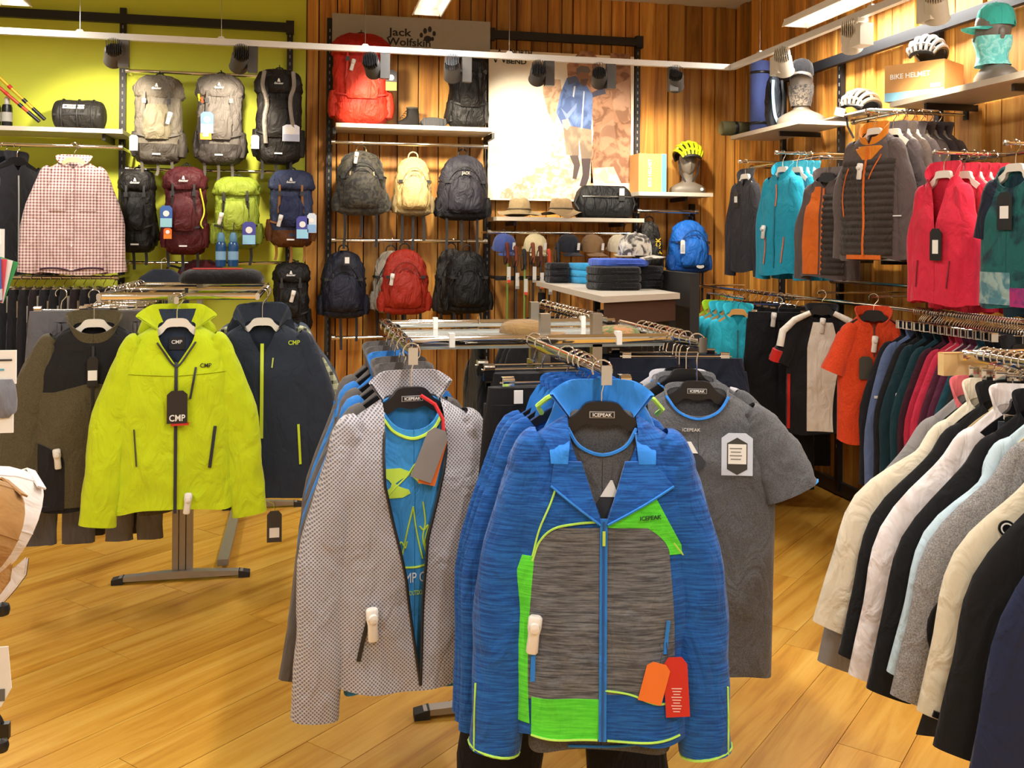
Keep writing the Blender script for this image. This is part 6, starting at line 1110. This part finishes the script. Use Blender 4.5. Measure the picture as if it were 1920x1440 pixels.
a_, b_ = Vector((2.45, 5.56, WZ)), Vector((2.45, 5.06, WZ)); t = thing('hanging_rail', 'slim chrome rail of the wooden hangers near the corner', 'clothes rail', (a_.x, a_.y, WZ)); v = b_ - a_; v.z = 0; MB().cyl((0, 0, 0), v, .008, 8).build('tube', CHROME, t)
MB().cyl((0, 0, 0), (0, 0, -WZ + .012), .012, 10).build('leg', BLACKM, t); MB().lathe([(0, -WZ), (.16, -WZ), (.16, -WZ + .01), (0, -WZ + .014)], n=20).build('base_plate', BLACKM, t)
for i, px in enumerate((1392, 1404, 1416, 1428, 1440, 1452, 1466, 1480, 1494)):
    p = atx(px, 300, 2.84); p.z = ZE; hanger(p, R(-20), 'clip', 'chrome clip hanger with dark trousers on the low rail', 'clip hangers on the low rail', .15, .05)
    pants('hiking_trousers', 'black trousers clipped in the row on the low right rail' if i != 3 else 'royal blue trousers among the black ones on the low right rail', p - Vector((0, 0, .07)), R(-20), BLACKF if i != 3 else fabric('2F56A8'), 'black trousers on the low right rail' if i != 3 else None, seed=i, wd=.18, L=.92, hem=.10, d=.018)
p = atx(1462, 300, 2.60); t_ = pants('hiking_trousers', 'black softshell trousers with white tag left of the cycling jersey', Vector((p.x, p.y, ZE - .07)), R(-24), BLACKF, seed=44, wd=.17, L=.98, hem=.10); alarm(t_, (-.03, -.045, -.04)); hanger(Vector((p.x, p.y, ZE)), R(-24), 'clip', 'chrome clip hanger above the tagged black trousers', None, .15, .05); MB().cyl((p.x - p.x, 0, 0.0), (2.84 - p.x, 0.0, 0.0), .006, 8).build('arm', CHROME, None, (p.x, p.y, ZE))
_a = [o for o in C.objects if o.name.startswith('arm') and o.parent is None][0]; tag(_a, 'slim chrome face-out arm above the tagged black trousers', 'rail arm')
_a.name = 'faceout_arm'
def facing(px, py, X, label, mb, name, cat, rz, hl, kind='black', **kw):
    p = atx(px, py, X); hanger(p, rz, kind, hl, None, .16, .07); k = dict(d=.045, dh=.05, sb=.042, L=.66, sw=.17, cw=.18, hw=.18, slen=.3, rows=30, n=46, sn=10, amp=.004, collar=.03, drop=.07); k.update(kw); o = garment(name, label, cat, p - Vector((0, 0, .086)), rz, mb, **k)
    a = MB().cyl((-.02, 0, 0), (UX - p.x, 0, 0), .006, 8).build('faceout_arm', CHROME, None, p); tag(a, 'slim chrome face-out arm above the ' + label.split(' with ')[0], 'rail arm'); return o
RED = fabric('C8241C'); WHT = fabric('E6DED0')
j, f_ = facing(1541, 549, 2.70, 'black cycling jersey with white front and sleeves and red side stripes', fabric('19181B'), 'cycling_jersey', 'jersey', R(-26), 'black hanger holding the white and black cycling jersey', sleeve='short', sa=.06, spread=.07, ms=None)
patch(j, f_, 'front_panel', WHT, (-.07, -.645), lambda z: -.075 + .03 * max(0, (z + .2) / .13), lambda z: .085 - .03 * max(0, (z + .2) / .13) - .03 * math.sin(max(0, -z - .3) * 6), cols=12); patch(j, f_, 'side_stripe', RED, (-.25, -.64), lambda z: .15, lambda z: .175, cols=4, off=.004); patch(j, f_, 'side_stripe', RED, (-.35, -.64), lambda z: -.175, lambda z: -.16, cols=4, off=.004)
for s in (-1, 1): MB().tube([(s * .06, -.03, -.02), (s * .14, -.035, -.06), (s * .20, -.045, -.12), (s * .215, -.05, -.20)], [.014, .018, .02, .02], 8).build('sleeve_band', WHT, j); MB().tube([(s * .225, -.04, -.22), (s * .24, -.03, -.28)], [.03, .034], 10).build('cuff', RED, j)
alarm(j, (0, f_(0, -.1, .015), -.085))
j, f_ = facing(1638, 556, 2.70, 'orange melange sports shirt with a black tag', fabric('D8481C', 'melange', 'B83412'), 'sports_shirt', 'shirt', R(-26), 'dark hanger holding the orange sports shirt', sleeve='short', sa=.06, spread=.05, L=.62, collar=.04, cgap=.02, sw=.16, cw=.165, hw=.165); alarm(j, (-.0, f_(0, -.14, .016), -.14), tilt=.1); card(j, (-.04, f_(-.04, -.25, .016), -.20), .06, .11, plain('3A362C', .6)); zipline(j, f_, 'zip', plain('4A1A10', .5), (0, -.05), (-.0, -.2), .008)
lows = [(1652, '191A22', 'dark navy long shirt next to the orange sports shirt'), (1664, '5A6C94', 'grey blue hooded long shirt hanging lowest on the low rail'), (1686, '16161A', 'black long shirt with brown card beside the dark teal shirts'), (1700, '0F2F3A', 'dark teal shirt with white security tags'), (1716, '123640', 'dark teal shirt beside the deep maroon one'), (1734, '3A1222', 'deep maroon shirt before the crimson shirts'), (1750, 'B02440', 'crimson fleece shirt next to the deep maroon shirt'), (1764, 'C22E4A', 'crimson fleece shirt next to the plum shirts'), (1780, '4A1A30', 'plum shirt following the crimson shirts'), (1796, '54203A', 'plum shirt nearest the teal sleeve'), (1812, '15414E', 'petrol blue shirt past the plum shirts'), (1830, '17171A', 'black trousers-like long shirt past the petrol shirt'), (1848, '1A1A1E', 'black shirt next to the petrol shirt row end'), (1866, '17171A', 'black shirt at the near end of the low rail')]
lows = [(px + (9 if px >= 1716 else 0), c_, l_) for px, c_, l_ in lows]
for i, (px, col, lab) in enumerate(lows):
    j, f_ = low(px, lab, fabric(col), kind='white' if 6 <= i <= 9 else 'black', seed=60 + i, L=.72 if i != 1 else .86, slen=.70 if i != 1 else .9, d=.014, dh=.016, sb=.017, amp=.0015, fwd=-.004, sw=.185, cw=.19, hw=.19, spread=.05, dx=0.0, rz=R(-20), hl='slim hanger over the ' + lab.split(' next')[0].split(' beside')[0].split(' before')[0].split(' with')[0].split(' following')[0].split(' past')[0].split(' nearest')[0].split(' at the')[0].split(' hanging')[0] + ' ' + ('next in line', 'on the low rail')[i % 2])
    if i == 3: alarm(j, (-.19, -.030, -.30), tilt=.1); alarm(j, (-.13, -.030, -.30), tilt=-.1)
    if i == 1: MB().box((-.20, -.021, -.30), (.05, .003, .012)).build('label', PAPER, j, smooth=False)
    if i == 2: card(j, (-.10, f_(-.1, -.1, .016), -.06), .05, .09, plain('8A744A', .6))
    zipline(j, f_, 'placket', fabric(col), (0, -.1), (0, -.3), .016)
LOWY = [atx(px + 72 - .12 * (px - 1652), 300, 2.84).y for px, _, _ in lows]
for i in range(13):
    for k in (1, 2): hanger((2.84, LOWY[i] + (LOWY[i + 1] - LOWY[i]) * k / 3, ZE), R(-20), 'slimclip', 'chrome clip hanger crowded on the near half of the low rail', 'clip hangers on the near low rail', .11, .03)

# ---------------------------------------------------------------- right foreground rack
KZ = 1.27; kx, ky = 1.755, 2.157
kr = thing('clothing_rack', 'chrome floor rack at the right with white and black women jackets', 'clothes rack')
obar(kr, (kx, ky + .12, KZ - .015), (kx, 1.0, KZ - .015)); obar(kr, (kx + .75, ky + .12, KZ - .015), (kx + .75, 1.0, KZ - .015)); obar(kr, (kx - .02, ky + .12, KZ - .015), (kx + .77, ky + .12, KZ - .015))
post(kr, kx + .38, 1.1, KZ - .02); MB().box((kx + .38, 1.1, KZ - .04), (.76, .04, .04)).build('head_beam', STEEL, kr, smooth=False); foot(kr, kx + .08, kx + .68, 1.1)
pb = atd(1770, 683, 2.62); wb_ = thing('wood_display_bar', 'pale wooden bar of the right rack above the cream jacket', 'wooden bar', pb); MB().box((.20, .0, 0), (.42, .025, .06)).build('bar', plain('D9B77C', .5), wb_, smooth=False); MB().box((.20, 0, .031), (.42, .027, .002)).build('edge_strip', plain('B98E50', .5), wb_, smooth=False)
CRM = fabric('E6DCC4'); WFL = fabric('E9E3E2', 'print', 'D5CCC8', 1.4); LBL = fabric('C3D9E2'); HGR = fabric('A09E9C', 'melange', '747272', 1.0); BGE = fabric('D6CDB4'); NVY = fabric('1B2340'); KG = 'hangers on the right rack'
def kgar(i, label, mb, ms=None, L=.72, slen=.72, dy=.050, rz=R(-24), **kw):
    p = Vector((kx, ky - i * dy, KZ)); hanger(p, rz, 'palewood' if i in (1, 4.6) else 'black', 'black hanger inside a jacket on the right rack' if i not in (1, 4.6) else 'pale wooden hanger on the right rack', KG if i not in (1, 4.6) else 'pale wooden hangers of the right rack', .12, .10)
    k = dict(d=.014, dh=.016, sb=.018, sw=.185, cw=.19, hw=.20, spread=.20, slope=.11, rows=32, n=44, sn=12, amp=.0015, collar=.05, sa=.08, cuff=.055, bend=.02, fwd=-.004, seed=70 + i); k.update(kw)
    return garment(kw.pop('name', 'fleece_jacket'), label, kw.pop('cat', 'jacket'), p - Vector((0, 0, .112)), rz, mb, ms, L=L, slen=slen, **{a: b for a, b in k.items() if a not in ('name', 'cat')})
kgar(-1, 'coral trimmed grey top at the far end of the right rack', fabric('8E8A88'), mc=fabric('D86A70'))
j, f_ = kgar(0, 'cream fleece jacket with long sleeve on the right rack', CRM, L=.64, slen=.60, spread=.24)
kgar(1, 'black fleece jacket behind the white floral jacket', fabric('121214'), L=.73, slen=.66)
j, f_ = kgar(2, 'white floral print jacket between two black ones', WFL, L=.70, slen=.69, sa=.085)
kgar(3.6, 'black jacket between floral white and light blue ones', fabric('101012'), L=.73, slen=.69)
kgar(4.6, 'light blue fleece top with slim sleeve', LBL, L=.58, slen=.62, sa=.055, cuff=.035)
j, f_ = kgar(5.6, 'grey melange fleece jacket with black elbow patch and security tag', HGR, L=.70, slen=.66); alarm(j, (-.285, -.030, -.40), tilt=.25)
MB().loft(np.linspace(-.58, -.44, 7), [.012, .028, .034, .036, .034, .026, .01], .004, yc=-.021, xc=-.305, n=18).build('elbow_patch', fabric('1A1B1C'), j)
j, f_ = kgar(7.6, 'off white shell jacket with round badge on its sleeve', BGE, L=.68, slen=.65, sa=.085, name='shell_jacket'); MB().lathe([(0, -.002), (.018, -.002), (.018, .002), (0, .002)], n=20, axis='Y').build('badge', BLACKP, j, (-.235, -.021, -.235)); MB().lathe([(.010, -.003), (.013, -.003), (.013, .003), (.010, .003)], n=20, axis='Y').build('badge_ring', PAPER, j, (-.235, -.0215, -.235)); MB().box((-.345, -.020, -.675), (.085, .008, .014), ry=.3).build('cuff_tab', BLACKP, j)
kgar(8.8, 'long black coat beside the off white shell jacket', fabric('121214'), L=.74, slen=.70)
kgar(10.6, 'navy jacket at the near end of the right rack', NVY, L=.84, slen=.80)
for i, (sl, lab) in enumerate(((2.8, 'dark slate trousers below the floral jacket'), (6.5, 'dark slate trousers below the grey melange fleece'), (9.7, 'dark slate trousers below the long black coat'))):
    q = Vector((kx, ky - sl * .05, KZ)); hanger(q, R(-24), 'slimclip', 'chrome clip hanger of the slate trousers', 'clip hangers of the slate trousers', .075, .12); pants('slate_trousers', lab, q - Vector((0, 0, .15)), R(-24), fabric('2E3238'), seed=i, wd=.095, L=.79 + .02 * i, hem=.13, d=.007, splay=.09, wr=.001)
for i in range(9): hanger((kx, ky - (-.5, .5, 1.5, 4.1, 5.1, 6.9, 8.2, 9.2, 10.1)[i] * .05, KZ), R(-24), 'slimclip', 'chrome clip hanger crowded at the end of the right rack', KG + ' end', .05, .02)

# ---------------------------------------------------------------- left wall clothes
PLAID = fabric('E4D2CC', 'check', '7A3038', 1.25)
p = aty(146, 274, 6.5); p.z = Z_L1; p.y = 6.40; fo = thing('faceout_arm', 'short chrome face-out arm holding the plaid shirt on its rail', 'rail arm', (p.x, 6.5, Z_L1)); MB().cyl((0, 0, 0), (0, -.12, 0), .008, 8).build('tube', CHROME, fo); MB().box((0, 0, 0), (.03, .034, .034)).build('clamp', CHROME, fo, smooth=False); hanger(p, R(4), 'palewood', 'pale wooden hanger holding the plaid shirt', None, .19, .08)
j, f_ = garment('plaid_shirt', 'red and white small plaid shirt on the lime wall', 'shirt', p - Vector((0, 0, .092)), R(4), PLAID, L=.705, sw=.205, cw=.215, hw=.215, d=.065, dh=.07, drop=.06, collar=.035, flare=.03, cgap=.03, spread=.075, slen=.67, sa=.07, cuff=.055, seed=4, rows=40, n=60, amp=.005)
zipline(j, f_, 'button_placket', PLAID, (0, -.06), (0, -.69), .028, .005)
for k in range(7): MB().lathe([(0, -.002), (.005, -.002), (.005, .002), (0, .002)], n=10, axis='Y').build('button', PAPER, j, (0, f_(0, -.11 - .085 * k, .008), -.11 - .085 * k))
for s in (-1, 1): patch(j, f_, 'chest_pocket', PLAID, (-.20, -.32), s * .085 - .05, s * .085 + .05, cols=8, rows=8, off=.005)
MB().tube([(x_, f_(x_, -.68, .003), -.69 + .02 * abs(math.sin(x_ * 14))) for x_ in np.linspace(-.18, .18, 20)], .006, 6).build('hem', fabric('4A3040'), j)
for i, (px, m_, lab) in enumerate(((32, fabric('232226'), 'charcoal jacket with pale zip at the edge of the lime wall'), (8, fabric('1D1C1E'), 'black jacket tucked behind the charcoal jacket'), (-52, fabric('A49A8C'), 'pale stone jacket beyond the charcoal jacket'))):
    q = aty(px, 274, 6.5); q.z = Z_L1; q.y = 6.5; hanger(q, R(52), 'black', 'black hanger of the ' + lab.split(' with')[0].split(' tucked')[0].split(' beyond')[0], None, .19, .08)
    j, f_ = garment('winter_jacket', lab, 'jacket', q - Vector((0, 0, .092)), R(52), m_, L=.72, d=.018, dh=.02, sb=.022, amp=.002, seed=i, rows=24, n=36, sn=10, spread=.05, slen=.7); zipline(j, f_, 'zip', plain('C8C4BA', .5), (0, -.1), (0, -.7), .008)
for i in range(13):
    q = aty(-10 + 18.5 * i, 520, 6.45); q.z = Z_L2; hanger(q, R(55), 'clip', 'chrome clip hanger with dark trousers under the plaid shirt', 'clip hangers under the plaid shirt', .15, .05)
    t_ = pants('hiking_trousers', 'dark trousers with paper tags in the row under the plaid shirt', q - Vector((0, 0, .07)), R(55), fabric(('17161A', '1E1B1E', '22191C', '1A1A20')[i % 4]), 'dark trousers under the plaid shirt', seed=i, wd=.18, L=1.02, hem=.10, d=.012, wr=.0015)
    MB().box((-.12, -.0155, -.09 - .03 * (i % 3)), (.035, .002, .10)).build('paper_tag', plain(('D8D0C0', 'C8AA8A', 'E0DCD0')[i % 3], .7), t_, smooth=False); MB().box((.02, -.0155, -.05), (.03, .002, .05)).build('brand_tag', plain(('9A2A24', 'C8C020', '2A3A6A', '8A2A34')[i % 4], .7), t_, smooth=False)
# items seen between the packs and the left rack
t = thing('dark_blouson', 'dark slate blouson on a hanger behind the left rack', 'jacket', aty(303, 505, 6.5)); MB().loft(np.linspace(-.62, .0, 14), np.interp(np.linspace(0, 1, 14), [0, .8, .9, 1], [.17, .17, .15, .06]), .05, q=2.6, n=28, wr=.004).build('body', fabric('232A36'), t); MB().tube([(0, 0, -.01), (0, 0, .06), (.02, 0, .075), (.03, 0, .06)], .003, 6).build('hook', CHROME, t)
for i, px in enumerate((414, 437)):
    p = aty(px, 500, 6.44); z1 = aty(px, 436, 6.44).z; t = thing('water_bottle', 'blue clear water bottle with grey lid hanging below the green pack', 'bottle', p, 0, 'blue water bottles'); h = z1 - p.z
    MB().lathe([(0, 0), (.030, 0), (.033, .01), (.033, h * .6), (.030, h * .68), (.020, h * .74)], n=18).build('bottle', plain('1E4A7A', .15), t); MB().lathe([(.022, h * .73), (.024, h * .75), (.024, h * .88), (.015, h), (0, h)], n=16).build('lid', plain('5A8AAA', .4), t); MB().lathe([(.0335, h * .2), (.0338, h * .45)], n=18).build('label', plain('7FA8C8', .5), t); MB().tube(crom([(0, 0, h - .004), (0, .04, h + .05), (0, .14, h + .09)], 10), .003, 6).build('carry_loop', STRAP, t)
p = aty(378, 532, 6.70); t = thing('maroon_jacket', 'maroon folded jacket lying behind the left rack bars', 'jacket', p); MB().loft(np.linspace(0, .16, 8), [.12, .15, .16, .16, .15, .13, .1, .05], [.06, .08, .09, .09, .08, .07, .05, .02], q=2.4, n=26, wr=.008).build('body', fabric('571A22'), t); MB().tube(crom([(-.12, -.02, .1), (-.2, -.03, .12), (-.22, -.03, .08)], 8), .008, 6).build('cord', STRAP, t)
p = aty(440, 545, 6.1); t = thing('folded_blanket', 'black and red folded blanket on top of the left rack', 'folded clothes', (p.x, 5.15, QZ + .002)); MB().loft(np.linspace(0, .07, 6), [.20, .21, .21, .2, .19, .16], [.12, .13, .13, .13, .12, .10], q=4, n=30, wr=.004).build('fold', fabric('1B191A'), t); MB().box((-.02, -.02, .072), (.24, .10, .006)).build('red_edge', fabric('B8281E'), t)
# ---------------------------------------------------------------- caps and packets at the left edge
sp_ = thing('spinner_stand', 'black peg stand with caps at the left edge', 'display stand', (-.625, 1.52, 0)); MB().lathe([(0, 0), (.16, 0), (.16, .015), (.03, .03), (.02, .05), (.02, 1.5), (0, 1.5)], n=20).build('pole', BLACKM, sp_)
for k, z_ in enumerate((.954, .735)):
    MB().cyl((0, 0, z_), (.155, .16, z_), .005, 8).build('peg', BLACKM, sp_); MB().lathe([(.001, -.012), (.010, -.008), (.012, 0), (.010, .008), (.001, .012)], c=(.155, .16, z_), n=12).build('peg_end', BLACKP, sp_)
p = atd(20, 985, 1.72); cap(p, R(-50), 'white cap with dark peak lining on the left stand', fabric('E4DCD6'), None, s=1.05, tiltx=R(62), underside=fabric('46464A'))
p = atd(-26, 1002, 1.50); cap(p, R(-35), 'tan cap in front of the white cap', fabric('A67C46'), None, s=.9, tiltx=R(60)); 
t = thing('price_ticket', 'white and yellow price ticket hanging at the left edge', 'price tag', atd(-12, 1270, 1.6)); c_ = MB().prism([(-.03, -.045), (.012, -.05), (.028, -.02), (.022, .05), (-.03, .05)], -.001, .001).build('card', PAPER, t, smooth=False); MB().box((-.01, -.002, .0), (.025, .001, .03)).build('print', plain('C8C83A', .6), t, smooth=False); MB().box((.008, -.002, -.03), (.02, .001, .02)).build('bar_code', plain('6A6A64', .6), t, smooth=False)
t = thing('cap_clip', 'black strap clip dangling below the price ticket', 'clip', atd(6, 1370, 1.6)); MB().box((0, 0, 0), (.02, .012, .026)).build('clip', BLACKP, t, smooth=False); MB().tube([(0, 0, .01), (-.004, 0, .02), (-.012, 0, .034)], .003, 6).build('cord', BLACKP, t)
for i, (px, py0, py1, col, lab, cat_) in enumerate(((12, 655, 810, 'E6E4E2', 'white sock packet with grey knitted socks at the left edge', 'socks'),)):
    p = atd(px - 14, py1, 2.0); t = thing('sock_packet', lab, cat_, p); h = .17; MB().box((.0, 0, .135), (.065, .006, .07)).build('card_top', PAPER, t, smooth=False); MB().loft(np.linspace(.03, .11, 8), [.022, .03, .032, .033, .033, .032, .03, .026], [.008, .014, .016, .016, .016, .015, .013, .01], n=20, wr=.003).build('socks', fabric('7A7C86'), t); MB().box((0, 0, .018), (.055, .005, .04)).build('card_bottom', PAPER, t, smooth=False); MB().box((.01, -.004, .15), (.03, .001, .004)).build('print', plain('3A3A3A', .6), t, smooth=False); MB().box((-.005, -.004, .13), (.03, .001, .004)).build('print', plain('5AA8C0', .6), t, smooth=False)
t = thing('leaflet_stack', 'colourful leaflets fanned in a holder at the left edge', 'leaflets', atd(-24, 562, 2.2))
for k, col in enumerate(('E8E6EC', '4A6AB8', 'D8485A', 'F0EEF0', '3A9A5A')): MB().box((.006 * k, .004 * k, .045), (.045, .002, .10), ry=.12 * k - .15).build('leaflet', plain(col, .6), t, smooth=False)
MB().box((.0, .005, .012), (.06, .03, .025)).build('holder', plain('C8D0D4', .2), t, smooth=False)
t = thing('white_packet', 'white boxed packet above the leaflets at the left edge', 'box', atd(-6, 488, 2.6)); MB().box((0, 0, .04), (.03, .03, .09)).build('carton', PAPER, t, smooth=False); MB().box((0, -.016, .03), (.03, .001, .03)).build('label', plain('D8E4E8', .6), t, smooth=False)
# cap on the front rack glass
cap(Vector((.70, 3.04, RZ - .022)), R(100), 'tan cap lying on the glass top of the front rack', fabric('8A6C42'), s=.9).scale.z = .4
cap(Vector((.97, 2.90, RZ - .022)), R(60), 'green camouflage cap on the glass top of the front rack', fabric('5A6A3E', 'print', 'A0714A', 4.0), s=.8).scale.z = .35
